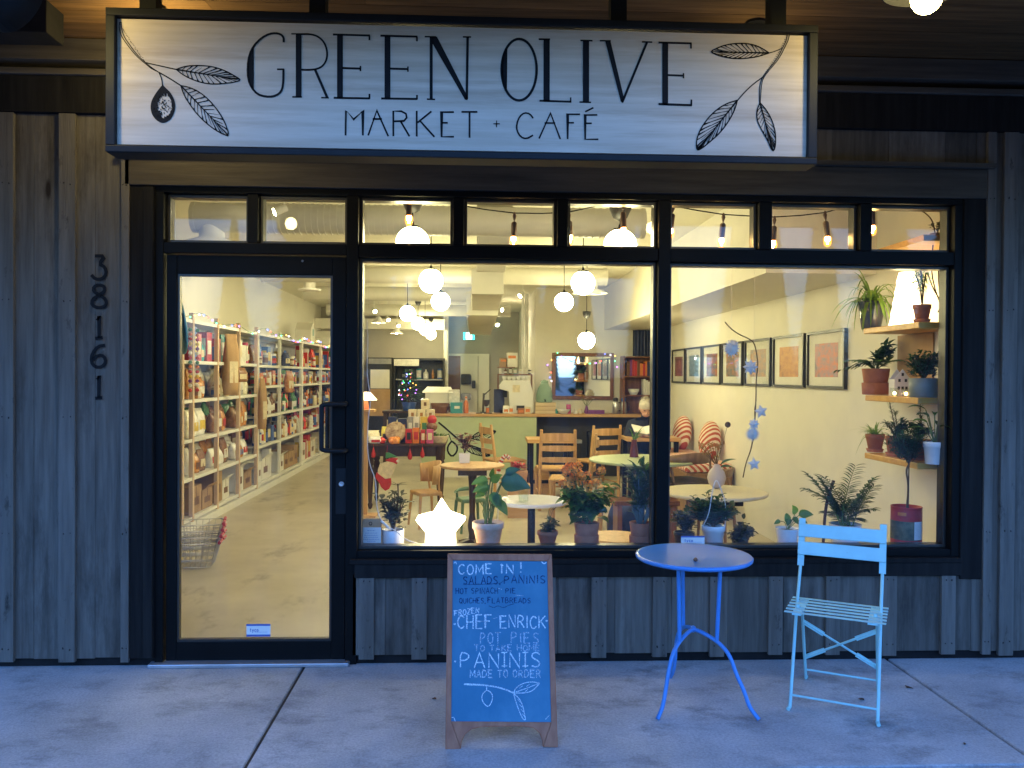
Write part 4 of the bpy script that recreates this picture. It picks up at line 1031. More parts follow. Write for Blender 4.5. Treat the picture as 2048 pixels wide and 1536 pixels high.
for px, w in ((384, 'left'), (398, 'right')):
    y = ys_(px); t = thing('bead_strand', 'strand of colourful wrapped sweets hanging %s on the nearest pine upright' % ('just before' if w == 'left' else 'across'), 'garland', (XS + .03, y, 1.95), group='sweet strands on the uprights')
    for k in range(14):
        MB().ball((0, 0, -k * .045), .02, 8, 6, (1, 1, .9)).build('bead', m_pal[['green', 'orange', 'red', 'yellow', 'purple', 'white', 'red'][k % 7]], t)
# white gable boxes on top of the shelves
for k, (px, py, w, h) in enumerate(((610, 690, .34, .2), (648, 692, .3, .15))):
    p = atx(px, py, XS - .08); p.z = 2.058
    m = MB().box(-.13, .13, -w / 2, w / 2, 0, h)
    m.prism([(.13, -w / 2, h + .001), (.13, w / 2, h + .001), (.13, 0, h + .13)], (-.26, 0, 0))
    m.box(.131, .133, -.03, .05, h * .55, h * 1.1, 1)
    o = m.build('gift_box', [m_paper, m_pal['teal']]); o.location = p; tag(o, ('larger' if k == 0 else 'smaller') + ' white gable gift box on top of the far shelves', 'box', 'gift boxes on the shelves')
# fairy lights along the shelf top
t = thing('fairy_lights', 'coloured fairy lights draped along the top of the grocery shelves', 'fairy lights', (XS + .02, 3.3, 2.1))
cpts = []; k = 0
bcol = [emis('fairy ' + n, c, 1.6) for n, c in (('blue', (.12, .15, 1)), ('red', (1, .08, .05)), ('violet', (.45, .15, 1)), ('green', (.1, 1, .3)), ('orange', (1, .4, .08)), ('white', (.9, .9, 1)))]
y = 3.0
while y < 12.4:
    z = 2.075 + .03 * math.sin(y * 5.1) - .02 * math.cos(y * 2.3)
    cpts.append((XS + .035, y, z))
    if rng.random() < .8:
        MB().ball((XS + .045, y, z - .012), .006 + .0006 * y, 6, 4).build('bulb', bcol[k % 6], t, world=True); k += 1
    y += .11 + .006 * y
MB().tube(cpts, .003, 5).build('cord', m_pal['green'], t, world=True)
# shopping baskets
p0 = gnd(386, 1132); p0.z = .0
m_wire = mat('chrome wire', (.55, .55, .55), .3, .9)
bk = thing('shopping_basket', 'lowest wire shopping basket with red handles in the stack by the door', 'basket', p0, R(8), 'stacked shopping baskets')
m = MB()
for z, a, c in ((.0, .15, .1), (.06, .165, .115), (.12, .18, .13), (.19, .2, .15)):
    m.tube([(-a, -c, z + .01), (a, -c, z + .01), (a, c, z + .01), (-a, c, z + .01), (-a, -c, z + .01)], .0035 if z < .19 else .005, 6)
for i in range(9):
    f = -1 + i / 4
    for s in (-1, 1):
        m.tube([(f * .15, s * .1, .01), (f * .2, s * .15, .2)], .0022, 5); m.tube([(s * .15, f * .1, .01), (s * .2, f * .15, .2)], .0022, 5)
    m.tube([(f * .15, -.1, .01), (f * .15, .1, .01)], .0022, 5)
m.build('wire_body', m_wire, bk)
for s in (-1, 1):
    MB().tube([(.2, s * .09, .2), (.235, s * .09, .2), (.24, s * .05, .2)], .0035, 6).tube([(-.2, s * .09, .2), (-.22, s * .09, .2)], .0035, 6).build('handle_wire', m_wire, bk)
    MB().tube([(.222, s * .145, .205), (.222, s * .02, .205)], .013, 10).build('handle', m_pal['red'], bk)
    MB().tube([(-.222, s * .145, .205), (-.222, s * .02, .205)], .013, 10).build('handle', m_pal['red'], bk)
for i, w in ((1, 'second'), (2, 'third'), (3, 'topmost')):
    dup(bk, V((p0.x + .004 * i, p0.y + .003 * i, .048 * i)), R(8 + 2 * i), '%s wire shopping basket with red handles in the stack by the door' % w)

# ================================================================== THE BAR
YC = 7.98
bar = thing('bar_counter', 'sage green bar counter with honey pine top across the room', 'counter', (.9, YC, 0))
m_sage = mat('sage green paint', (.47, .55, .34), .55, var=.05)
MB().box(-.8, .91, YC, YC + .04, .12, .91).build('front_panel', m_sage, bar, world=True)
MB().box(-.8, .91, YC + .01, YC + .05, .0, .12).build('plinth', m_wall, bar, world=True)
MB().box(-.85, 2.77, YC - .03, YC + .48, .912, .955).build('worktop', m_oakx, bar, bev=.004, world=True)
MB().box(.93, 2.75, YC + .40, YC + .44, .0, .91).box(.91, .93, YC + .04, YC + .44, .0, .91).build('back_panel', mat('charcoal paint', (.05, .05, .05), .7), bar, world=True)
pm = MB()
def mK(x, y): return at(700 + x / 5.12, 660 + y / 5.12, YC)
ink_save = ink; U_save = U; ink = pm; U = 1 / 5.12 / (F_PX / (YC + 4.38))
line(mK, [(905, 945), (960, 990), (1040, 1060), (1130, 1140)], 18, 1); line(mK, [(1010, 1060), (1030, 1120), (1040, 1140)], 9, 1)
line(mK, [(1130, 1140), (1200, 1125), (1245, 1100)], 9, 1)
line(mK, [(1040, 1140), (1000, 1190), (1000, 1250), (1045, 1300), (1095, 1250), (1100, 1190), (1060, 1150), (1040, 1140)], 18, 1)
branch_leaf(mK, (1240, 1105), (1500, 1035), [(1300, 1050), (1380, 1030), (1450, 1026)], [(1300, 1130), (1380, 1125), (1450, 1085)], 1.2)
branch_leaf(mK, (1150, 1160), (1440, 1285), [(1230, 1180), (1330, 1210), (1400, 1250)], [(1210, 1250), (1320, 1285), (1400, 1295)], 1.2)
pm.build('painted_branch', m_ink, bar, world=True)
ink = ink_save; U = U_save
ZB = .956
def bar_at(px, yy=YC + .12): p = at(px, 826, yy); p.z = ZB; return p
def lat(name, prof, mats, p, lab, cat, gp=None, n=20, extra=None):
    m = MB().lathe(prof, n=n)
    if extra: extra(m)
    o = m.build(name, mats); o.location = p; return tag(o, lab, cat, gp)
# squeeze bottle
lat('sauce_bottle', [(.035, 0), (.038, .01), (.038, .15), (.02, .19), (.016, .25)], [m_pal['orange'], m_pal['cream']], bar_at(932), 'orange bottle with pale neck standing alone on the bar', 'bottle', extra=lambda m: m.lathe([(.018, .17), (.02, .2), (.014, .26)], mi=1))
# espresso machine
p = at(1032, 828, YC + .22); p.z = ZB
em = thing('espresso_machine', 'white espresso machine with cups stacked on top at the bar end', 'coffee machine', p)
b = MB(); b.prism([(-.24, -.14, .0), (.24, -.14, .0), (.25, -.14, .3), (.2, -.14, .5), (-.2, -.14, .5), (-.26, -.14, .42), (-.26, -.14, .37), (-.12, -.14, .33), (-.1, -.14, .02)], (0, .3, 0))
b.build('machine_body', m_whitec, em, bev=.01)
MB().box(-.24, -.11, -.1, .1, .0, .05).box(-.2, -.14, -.05, .0, .24, .36).build('drip_tray', m_black, em)
MB().box(.0, .12, -.15, -.141, .05, .12).build('control_panel', m_blackp, em)
MB().box(-.06, .05, -.146, -.141, .32, .43).build('badge', m_pal['cream'], em)
for k in range(11):
    x, yy = -.18 + (k % 6) * .07, -.08 + (k // 6) * .09
    o = lat('coffee_cup', [(.02, 0), (.033, .03), (.036, .055), (.032, .055), (.018, .006)], m_whitec, p + V((x, yy, .502)), 'white coffee cup, %s on top of the espresso machine' % ORD[k], 'cup', 'cups on the espresso machine', 14)
p2 = bar_at(998, YC + .42)
o = MB().box(-.08, .08, -.08, .08, 0, .36).box(-.06, .06, -.1, -.08, .1, .3).build('coffee_grinder', m_pal['navy']); o.location = p2; tag(o, 'dark blue machine beside the white espresso machine', 'grinder')
for k, (px, w, h) in enumerate(((1007, .12, .14), (1024, .17, .22))):
    p = at(px, 734, YC + .42)
    o = MB().box(-w / 2, w / 2, 0, .12, 0, h).box(-w * .35, w * .35, -.002, 0, h * .6, h * .8, 1).build('tea_box', [m_card if k == 0 else m_paper, m_pal['orange']]); o.location = p; tag(o, ('small brown' if k == 0 else 'tall pale') + ' box on the rack above the espresso machine', 'box')
p = at(1030, 748, YC + .4)
t = thing('cup_rack', 'narrow wall rack with small bottles above the espresso machine', 'rack', p)
MB().box(-.27, .27, 0, .16, -.02, .0).box(-.27, -.25, 0, .16, -.4, -.02).box(.25, .27, 0, .16, -.4, -.02).box(-.27, .0, .0, .16, .095, .108).build('rack_frame', m_rosew, t)
for k in range(7):
    c = ['white', 'brown', 'black', 'green', 'cream', 'white', 'black'][k]
    item(rng.choice(['jar', 'can', 'bottle']), c, 'white', p + V((-.22 + k * .075, .06, .001)), .05, rng.uniform(.07, .1), '%s %s vessel on the rack above the espresso machine' % (ORD[k], c), gp='vessels on the cup rack')
for k, (px, kind, c, w, h) in enumerate(((1012, 'bag', 'white', .1, .12), (1022, 'box', 'white', .07, .11), (1042, 'box', 'amber', .1, .08), (1055, 'box', 'cream', .09, .1), (975, 'can', 'grey', .05, .1))):
    item(kind, c, 'orange', bar_at(px, YC + .04), w, h, '%s %s standing in front of the espresso machine, %s along' % (c, DESC[kind], ORD[k]), -1.57, 'small goods on the bar')
# tap / press
p = bar_at(970, YC + .2)
t = thing('juice_press', 'grey metal hand press on the bar beside the orange bottle', 'press', p)
MB().box(-.07, .06, -.06, .06, 0, .02).tube([(-.03, 0, .02), (-.02, 0, .3)], .016, 8).tube([(-.02, 0, .27), (.08, -.02, .36)], .009, 8).lathe([(.02, .1), (.045, .14), (.05, .2)], (.02, 0, 0), 14).build('press_frame', mat('grey cast metal', (.12, .11, .09), .4, .6), t)
o = MB().box(-.12, .12, -.08, .06, 0, .012).box(-.03, .0, -.083, -.08, .002, .009, 1).build('black_tray', [m_blackp, m_paper]); o.location = bar_at(968, YC + .07); tag(o, 'flat black tray on the bar edge in front of the hand press', 'tray')
# drinks dispenser on crate
p = bar_at(1090, YC + .2)
o = MB().box(-.155, .155, -.1, .12, 0, .165).box(-.15, .15, -.103, -.1, .05, .055, 1).box(-.15, .15, -.103, -.1, .11, .115, 1).build('wooden_crate', [mat('pale crate wood', (.62, .47, .26), .6, c2=(.74, .6, .38), **WOOD_X), m_rosew]); o.location = p; tag(o, 'pale wooden crate carrying the green drinks dispenser', 'crate')
t = thing('drinks_dispenser', 'green dimpled glass drinks dispenser on a pale wooden crate', 'dispenser', p + V((-.01, .01, .166)))
MB().lathe([(.11, 0), (.125, .02), (.125, .12), (.1, .22), (.06, .285), (.055, .31)], n=26, capt=False).build('glass_jar', m_gjar, t)
MB().lathe([(.06, .3), (.062, .325), (.03, .335), (.012, .345)], n=20).build('lid', m_gjar, t)
MB().tube([(0, -.12, .04), (0, -.16, .035), (0, -.165, .015)], .01, 8).build('tap', m_black, t)
for k, (px, kind, c, c2, w, h) in enumerate(((1112, 'can', 'teal', 'teal', .065, .07), (1137, 'can', 'pink', 'pink', .07, .14), (1151, 'can', 'white', 'white', .07, .075), (1161, 'can', 'cream', 'white', .05, .07))):
    item(kind, c, c2, bar_at(px, YC + .13), w, h, '%s cup standing on the bar before the mirror' % c, gp='cups along the bar')
lat('mixing_bowl', [(.05, 0), (.06, .006), (.1, .055), (.105, .07), (.098, .068), (.05, .012)], m_whitec, bar_at(1127, YC + .08), 'white bowl with dark foot on the bar below the mirror', 'bowl')
t = thing('flower_vase', 'small purple vase with white flowers on the bar before the mirror', 'vase', bar_at(1173, YC + .15))
MB().lathe([(.03, 0), (.04, .03), (.025, .08), (.014, .12)], n=16).build('vase', m_pal['purple'], t)
m = MB(); g = MB()
for k in range(7):
    e = V((rng.uniform(-.1, .1), rng.uniform(-.05, .05), rng.uniform(.2, .3))); g.tube([(0, 0, .1), e], .003, 5)
    for q_ in range(5): m.leaf(e, (math.cos(q_ * 1.26), math.sin(q_ * 1.26), .3), .03, .02, shape=2, n=3)
m.build('flower', m_paper, t); g.build('stem', m_gstem, t)
o = MB().box(-.12, .12, -.07, .07, 0, .06).box(-.11, .11, -.06, .06, .06, .065, 1).build('cutlery_tray', [m_pal['purple'], m_pal['cream']]); o.location = bar_at(1192, YC + .1); tag(o, 'dark purple cutlery tray on the bar before the mirror', 'tray')
for k, px in enumerate((1231, 1247)):
    t = thing('vacuum_flask', ('black-topped' if k == 0 else 'blue-topped handled') + ' steel vacuum flask on the bar by the bookcase', 'flask', bar_at(px, YC + .18), group='vacuum flasks')
    MB().lathe([(.045, 0), (.05, .01), (.05, .15), (.035, .19)], n=18).build('flask_body', m_wire, t)
    MB().lathe([(.038, .185), (.04, .23), (.02, .245)], n=18).build('lid', m_pal['black' if k == 0 else 'blue'], t)
    MB().tube([(.045, 0, .17), (.085, 0, .16), (.085, 0, .06), (.05, 0, .04)], .008, 8).build('handle', m_blackp, t)
# left end of the bar: till, basket, card box
p = at(880, 828, YC + .3); p.z = ZB
o = MB().box(-.22, .12, -.1, .15, .06, .3).prism([(-.26, -.12, .3), (.2, -.12, .3), (.16, .1, .37), (-.2, .1, .37)], (0, .02, .02)).box(.13, .3, -.1, .1, .1, .35, 1).build('cash_register', [m_white, m_pal['white']]); o.location = p; tag(o, 'cream cash register with a slanted top at the left bar end', 'cash register')
o = MB().box(-.09, .09, -.08, .08, 0, .16).box(-.03, .05, -.082, -.08, .07, .11, 1).build('card_terminal_box', [m_pal['teal'], m_paper]); o.location = bar_at(913); tag(o, 'grey green box with a small paper note on the bar', 'box')
o = MB().lathe([(.1, 0), (.13, .08), (.14, .15), (.128, .145), (.095, .01)], n=20, sq=.7).build('bread_basket', m_pal['brown']); o.location = bar_at(880, YC + .1); tag(o, 'brown woven basket of packets at the left end of the bar', 'basket')
# under the bar
for k, (px, w, h) in enumerate(((1135, .42, .5), (1210, .5, .62))):
    p = at(px, 900, YC + .2); p.z = 0
    o = MB().box(-w / 2, w / 2, 0, .18, 0, h).box(-w / 2 - .01, w / 2 + .01, -.01, .18, h, h + .05, 1).build('storage_crate', [m_blackp, m_pal['grey'] if k == 0 else m_blackp]); o.location = p; tag(o, ('black bin with pale lid' if k == 0 else 'large black bin') + ' pushed under the open part of the bar', 'bin')
# mirror
yM = 8.475
x0, x1, z0, z1 = at(1104, 750, yM).x, at(1227, 750, yM).x, at(1165, 799, yM).z, at(1165, 706, yM).z
t = thing('wall_mirror', 'rectangular mirror in a wooden frame above the bar', 'mirror', ((x0 + x1) / 2, yM, z0))
fw = .055; b = MB()
b.box(x0, x1, yM - .03, yM + .02, z0, z0 + fw).box(x0, x1, yM - .03, yM + .02, z1 - fw, z1).box(x0, x0 + fw, yM - .03, yM + .02, z0 + fw, z1 - fw).box(x1 - fw, x1, yM - .03, yM + .02, z0 + fw, z1 - fw)
b.build('mirror_frame', m_rosew, t, bev=.006, world=True)
MB().box(x0 + fw, x1 - fw, yM - .008, yM + .01, z0 + fw, z1 - fw).build('mirror_glass', m_mirror, t, world=True)
t = thing('fairy_lights', 'coloured fairy lights looped round the wooden mirror frame', 'fairy lights', ((x0 + x1) / 2, yM - .05, z1))
pl = [(1095, 730), (1102, 745), (1100, 755), (1103, 762), (1103, 720), (1115, 706), (1123, 713), (1136, 719), (1146, 724), (1157, 726), (1171, 728), (1180, 727), (1192, 726), (1202, 722), (1210, 708), (1221, 710), (1230, 712), (1230, 722), (1234, 734)]
q = [at(x, y, yM - .05) for x, y in pl]
MB().tube(q, .0025, 5).build('cord', m_pal['green'], t, world=True)
for k, p in enumerate(q): MB().ball(p, .0095, 6, 4).build('bulb', bcol[(k * 5 + 2) % 6], t, world=True)
# bookcase and curtain at the right end
p = at(1278, 800, 8.1)
bx0, bx1 = at(1246, 800, 8.1).x, 2.75
t = thing('bookcase', 'red brown open bookcase with books beside the mirror', 'bookcase', (bx0, 8.1, ZB))
zt = at(1270, 712, 8.1).z
b = MB().box(bx0, bx0 + .025, 8.1, 8.4, ZB, zt).box(bx1 - .025, bx1, 8.1, 8.4, ZB, zt).box(bx0 + .025, bx1 - .025, 8.38, 8.4, ZB, zt)
b.build('case_side', m_rosew, t, world=True)
for py in (713, 752, 790): 
    z = at(1270, py, 8.1).z; MB().box(bx0 + .026, bx1 - .026, 8.1, 8.379, z - .02, z).build('shelf', m_rosew, t, world=True)
bz = at(1270, 752, 8.1).z; x = bx0 + .06; k = 0
while x < bx1 - .06:
    w = rng.uniform(.025, .05); h = rng.uniform(.17, .25); c = rng.choice(['red', 'brown', 'orange', 'navy', 'purple', 'red', 'brown'])
    o = MB().box(0, w - .003, 0, .16, 0, h).build('book', m_pal[c]); o.location = (x, 8.14, bz + .002); tag(o, '%s book, %s along the upper shelf of the bookcase' % (c, ORD[min(k, 13)]), 'book', 'books in the bookcase'); x += w; k += 1
bz = at(1270, 790, 8.1).z
lat('storage_bowl', [(.05, 0), (.08, .05), (.085, .09), (.07, .085)], m_whitec, (bx0 + .18, 8.2, bz + .002), 'white bowl on the middle shelf of the bookcase', 'bowl')
for k in range(3):
    o = MB().box(0, .035, 0, .16, 0, .24 - .02 * k).build('book', m_paper); o.location = (bx1 - .2 + k * .04, 8.14, bz + .002); tag(o, 'white folder, %s of three on the middle shelf of the bookcase' % ORD[k], 'book', 'white folders in the bookcase')
m = MB(); xa, xb = at(1266, 690, 8.3).x, 2.77
pts = []
za, zb = at(1290, 712, 8.3).z, 2.24
n = 24
for i in range(n + 1):
    f = i / n; yy = 8.3 + .035 * math.sin(f * 22)
    pts += [V((xa + (xb - xa) * f, yy, za)), V((xa + (xb - xa) * f, yy, zb))]
m.add(pts + [p_ + V((0, .01, 0)) for p_ in pts], [(2 * i, 2 * i + 2, 2 * i + 3, 2 * i + 1) for i in range(n)] + [(2 * n + 2 + 2 * i, 2 * n + 3 + 2 * i, 2 * n + 5 + 2 * i, 2 * n + 4 + 2 * i) for i in range(n)], 0, True)
o = m.build('curtain', m_pal['navy']); tag(o, 'dark navy curtain hanging above the bookcase', 'curtain')

# ================================================================== BACK OF THE ROOM
yF = 12.0
def pbox(name, px0, px1, py0, py1, y, d, ms, lab, cat, gp=None, floor=False, bev=.0):
    a, c = at(px0, py0, y), at(px1, py1, y)
    z0 = 0 if floor else c.z
    o = MB().box(0, c.x - a.x, 0, d, 0, a.z - z0).build(name, ms, bev=bev); o.location = (a.x, y, z0)
    return tag(o, lab, cat, gp)
fx0, fx1, fz = at(734, 760, yF).x, at(785, 760, yF).x, at(760, 715, yF).z
t = thing('display_fridge', 'tall dark fridge cabinet with white poster on its door at the back', 'fridge', (fx0, yF, 0))
MB().box(fx0, fx1, yF, yF + .55, 0, fz).build('cabinet', m_pal['black'], t, bev=.01, world=True)
def fp(nm, a0, a1, b0, b1, m_, pr):
    A, B = at(a0, b0, yF), at(a1, b1, yF); MB().box(A.x, B.x, yF - pr, yF - .001, B.z, A.z).build(nm, m_, t, world=True)
fp('header_panel', 737, 783, 717, 728, m_pal['grey'], .012); fp('poster', 741, 779, 739, 777, m_paper, .012); fp('kraft_panel', 739, 780, 778, 832, m_kraft, .01)
fx0, fx1, fz = at(787, 760, yF).x, at(889, 760, yF).x, at(800, 716, yF).z
t = thing('cooler_cabinet', 'wide dark open cooler cabinet with pale header beside the fridge', 'fridge', (fx0, yF, 0))
MB().box(fx0, fx1, yF + .5, yF + .55, 0, fz).box(fx0, fx0 + .03, yF, yF + .5, 0, fz).box(fx1 - .03, fx1, yF, yF + .5, 0, fz).box(fx0 + .03, fx1 - .03, yF, yF + .5, fz - .04, fz).build('cabinet', m_pal['black'], t, world=True)
fp('header_panel', 788, 838, 718, 732, m_pal['white'], .015)
for k in range(6):
    item(['bottle', 'bag', 'can'][k % 3], ['navy', 'grey', 'teal', 'white', 'amber', 'blue'][k], 'white', (fx0 + .2 + k * .14, yF + .25, 1.45), .1, .2, '%s %s packet inside the dark cooler cabinet' % (ORD[k], ['navy', 'grey', 'teal', 'white', 'amber', 'blue'][k]), gp='goods in the cooler')
o = MB().box(fx0 + .04, fx1 - .04, yF + .02, yF + .49, 1.42, 1.445).build('cooler_shelf', m_pal['grey'], t, world=True)
# doorway at the end of the passage
yD = YB - .02
a, c = at(896, 712, yD), at(978, 830, yD)
t = thing('passage_door', 'pale flush double door at the end of the kitchen passage', 'door', ((a.x + c.x) / 2, yD, 0))
xm = at(956, 760, yD).x; xl = at(921, 760, yD).x
MB().box(xl, xm - .006, yD - .04, yD, 0, a.z).build('door_leaf', m_wall, t, bev=.004, world=True)
MB().box(xm + .006, c.x, yD - .04, yD, 0, a.z).build('door_leaf', m_wall, t, bev=.004, world=True)
MB().box(a.x, xl - .005, yD - .05, yD, 0, a.z).build('side_panel', m_pal['brown'], t, world=True)
MB().box(a.x, c.x, yD - .06, yD, a.z + .002, a.z + .05).build('door_frame', m_wall, t, world=True)
pbox('towel_dispenser', 922, 942, 748, 769, yD - .2, .14, m_blackp, 'black paper towel dispenser on the pale passage door', 'dispenser', bev=.02)
pbox('soap_dispenser', 944, 951, 761, 777, yD - .2, .1, m_blackp, 'slim black soap dispenser beside the towel dispenser', 'dispenser', bev=.02)
pbox('hand_basin', 922, 942, 787, 800, yD - .45, .3, m_pal['grey'], 'grey hand basin below the black towel dispenser', 'basin', bev=.02)
t = thing('exit_sign', 'lit teal exit sign with running figure above the passage door', 'exit sign', at(937, 679, yD - .8))
A, B = at(927, 665, yD - .8), at(949, 679, yD - .8)
MB().box(A.x, B.x, yD - .8, yD - .76, B.z, A.z).build('sign_box', emis('exit teal', (.03, .8, .75), 1.3), t, world=True)
cx, cz, h = (A.x + B.x) / 2, (A.z + B.z) / 2, A.z - B.z; yy = yD - .802
m = MB().box(cx - h * .42, cx + h * .42, yy - .003, yy - .0005, cz - h * .46, cz + h * .46)
m.build('sign_field', emis('exit white', (.85, 1, .95), 1.5), t, world=True)
m = MB(); s_ = h * .1
for pts in ([(.1, .28), (.0, .0)], [(.05, .14), (.26, .1), (.3, .0)], [(.05, .14), (-.16, .16), (-.22, .04)], [(0, 0), (.2, -.14), (.14, -.36)], [(0, 0), (-.1, -.2), (-.3, -.26)]):
    m.ribbon([V((cx + a_ * h, yy - .003, cz + b_ * h)) for a_, b_ in pts], s_, (0, -1, 0), .001)
m.ribbon([V((cx + .1 * h, yy - .003, cz + .3 * h)), V((cx + .17 * h, yy - .003, cz + .4 * h))], s_ * 1.3, (0, -1, 0), .001)
m.build('running_figure', emis('exit teal figure', (.03, .7, .65), 1.0), t, world=True)
MB().tube([((A.x + B.x) / 2, yD - .78, A.z), ((A.x + B.x) / 2, yD - .78, ZC)], .01, 6).build('hanger', m_white, t, world=True)
o = MB().tube([(at(892, 700, 12.3).x, 12.3, 0), (at(892, 700, 12.3).x, 12.3, ZC)], .05, 16).build('support_post', m_wall); tag(o, 'slim cream post beside the kitchen passage', 'post')
for px, r, w in ((1053, .03, 'brighter thick'), (1045, .018, 'thin')):
    p = at(px, 700, 9.4); o = MB().tube([(p.x, 9.4, .9), (p.x, 9.4, ZC)], r, 12).build('wall_pipe', m_whitec); tag(o, w + ' white pipe running up beside the bar wall', 'pipe', 'white pipes')
# christmas tree
p = at(818, 818, 9.0); p.z = .955
t = thing('christmas_tree', 'small decorated christmas tree with coloured lights in a blue pot', 'christmas tree', p)
MB().lathe([(.09, 0), (.12, .13), (.11, .13), (.08, .02)], n=20).build('pot', m_pal['blue'], t)
m = MB(); g = MB().tube([(0, 0, .1), (0, 0, .62)], .012, 6)
for k in range(700):
    z = rng.uniform(.15, .66); r = (.70 - z) * .42; a = rng.uniform(0, 6.28); rr = r * rng.uniform(.25, 1)
    m.leaf((rr * math.cos(a), rr * math.sin(a), z), (math.cos(a), math.sin(a), rng.uniform(-.4, .3)), .085, .02, n=2, shape=1)
m.build('foliage', m_leaf_d, t); g.build('trunk', m_stem, t)
for k in range(30):
    z = rng.uniform(.17, .62); r = (.70 - z) * .42; a = rng.uniform(3.3, 6.1)
    MB().ball((r * math.cos(a), r * math.sin(a), z), .0085, 6, 4).build('bulb', bcol[k % 6], t)
tb2 = thing('side_table', 'plain dark side table carrying the small christmas tree', 'table', (p.x, 9.0, 0))
MB().box(-.4, .3, -.25, .25, .92, .954).build('tabletop', m_walnut, tb2)
for a in (-.36, .26):
    for c in (-.2, .2): MB().box(a - .025, a + .025, c - .025, c + .025, 0, .919).build('leg', m_walnut, tb2)

# ================================================================== PICTURES on the right wall
art = [('dusky purple', (.14, .05, .09), (.34, .13, .14)), ('blue green', (.07, .16, .2), (.2, .3, .36)), ('orange over teal', (.01, .08, .16), (.55, .13, .02)), ('orange over dark teal', (.01, .14, .17), (.6, .2, .03)), ('pale peach and grey', (.24, .26, .32), (.66, .33, .17)), ('warm ochre', (.42, .14, .03), (.62, .3, .06)), ('salmon and grey', (.25, .24, .34), (.7, .17, .09))]
zt, zb = atx(1687, 656, XR - .03).z, atx(1687, 779, XR - .03).z
for k, (p0, p1) in enumerate(((1343, 1368), (1370, 1401), (1404, 1439), (1442, 1483), (1488, 1539), (1544, 1606), (1612, 1688))):
    ya, yb = atx(p0, 720, XR - .03).y, atx(p1, 720, XR - .03).y      # ya far, yb near
    nm, c1, c2 = art[k]
    t = thing('framed_print', '%s print in black frame, %s from the window on the right wall' % (nm, ORD[6 - k]), 'picture', (XR, (ya + yb) / 2, zb), group='framed prints on the right wall')
    f = .022; b = MB(); xf = XR - .03
    b.box(xf, XR - .001, yb, ya, zb, zb + f).box(xf, XR - .001, yb, ya, zt - f, zt).box(xf, XR - .001, yb, yb + f, zb + f, zt - f).box(xf, XR - .001, ya - f, ya, zb + f, zt - f)
    b.build('frame', m_pal['black'], t, world=True)
    MB().box(XR - .012, XR - .002, yb + f, ya - f, zb + f, zt - f).build('mount', m_paper, t, world=True)
    w_ = ya - yb; h_ = zt - zb
    mm = mat('print ' + nm, c1, .5, c2=c2, scale=4 + k, stretch=(1, 1.2, 2.2), detail=3, streak=(3, (1, 2, 1.5), tuple(x * .35 for x in c1), .58, .7))
    MB().box(XR - .014, XR - .0121, yb + w_ * .2, ya - w_ * .2, zb + h_ * .2, zt - h_ * .22).build('print', mm, t, world=True)
    if k < 5: MB().box(xf + .006, xf + .008, yb + f, ya - f, zb + f, zt - f).build('picture_glass', m_glass, t, world=True)

# ================================================================== TABLES AND SEATS
def round_table(px, py, z, d, label, mt, ms, thick=.025, ped=True, apron=False):
    p = gnd(px, py, z); p.z = 0
    t = thing('round_table', label, 'table', p)
    MB().lathe([(d / 2 - .012, z - thick), (d / 2, z - thick * .6), (d / 2, z - .004), (d / 2 - .006, z)], n=48).build('tabletop', mt, t)
    if apron: MB().box(-d * .22, d * .22, -d * .2, d * .2, z - thick - .06, z - thick - .001).build('apron', ms, t)
    MB().lathe([(.035, .06), (.028, .12), (.04, .2), (.025, .3), (.032, z * .75), (.045, z - thick - .005)] if apron else [(.025, .04), (.025, z - thick - .004)], n=16).build('pedestal', ms, t)
    for k in range(4):
        a = k * 1.5708 + .5
        MB().bar((.02 * math.cos(a), .02 * math.sin(a), .07), (d * .36 * math.cos(a), d * .36 * math.sin(a), .02), .05, .035).build('foot', ms, t)
    return t
round_table(945, 929, .74, .57, 'round brown wooden pedestal table with a small potted plant on it', m_oak, m_walnut, apron=True)
round_table(1063, 999, .72, .47, 'small round white table with one black post, behind the orange flowers', m_whitec, m_black)
round_table(1285, 918, .74, 1.02, 'large round pale green table beyond the middle mullion', mat('pale green laminate', (.48, .56, .33), .4, var=.04), m_black)
round_table(1428, 982, .72, .74, 'round cream table in the right window under the egg vase', mat('cream laminate', (.74, .66, .43), .4, var=.04), m_black, apron=True)
def rect_table(px, py, z, w, d, label, mt, ms):
    p = gnd(px, py, z); p.z = 0
    t = thing('dining_table', label, 'table', p)
    MB().box(-w / 2, w / 2, -d / 2, d / 2, z - .045, z).build('tabletop', mt, t, bev=.004)
    for a in (-1, 1):
        for c in (-1, 1): MB().box(a * (w / 2 - .05) - .025, a * (w / 2 - .05) + .025, c * (d / 2 - .05) - .025, c * (d / 2 - .05) + .025, 0, z - .046).build('leg', ms, t)
    MB().box(-w / 2 + .08, w / 2 - .08, -.02, .02, .2, .24).build('stretcher', ms, t)
    return t
rect_table(1098, 876, .76, .56, .5, 'rectangular honey pine table behind the ladder back chair', m_oakx, m_black)
rect_table(1300, 873, .78, .66, .5, 'orange pine table in front of the reading person', m_oakx, m_black)

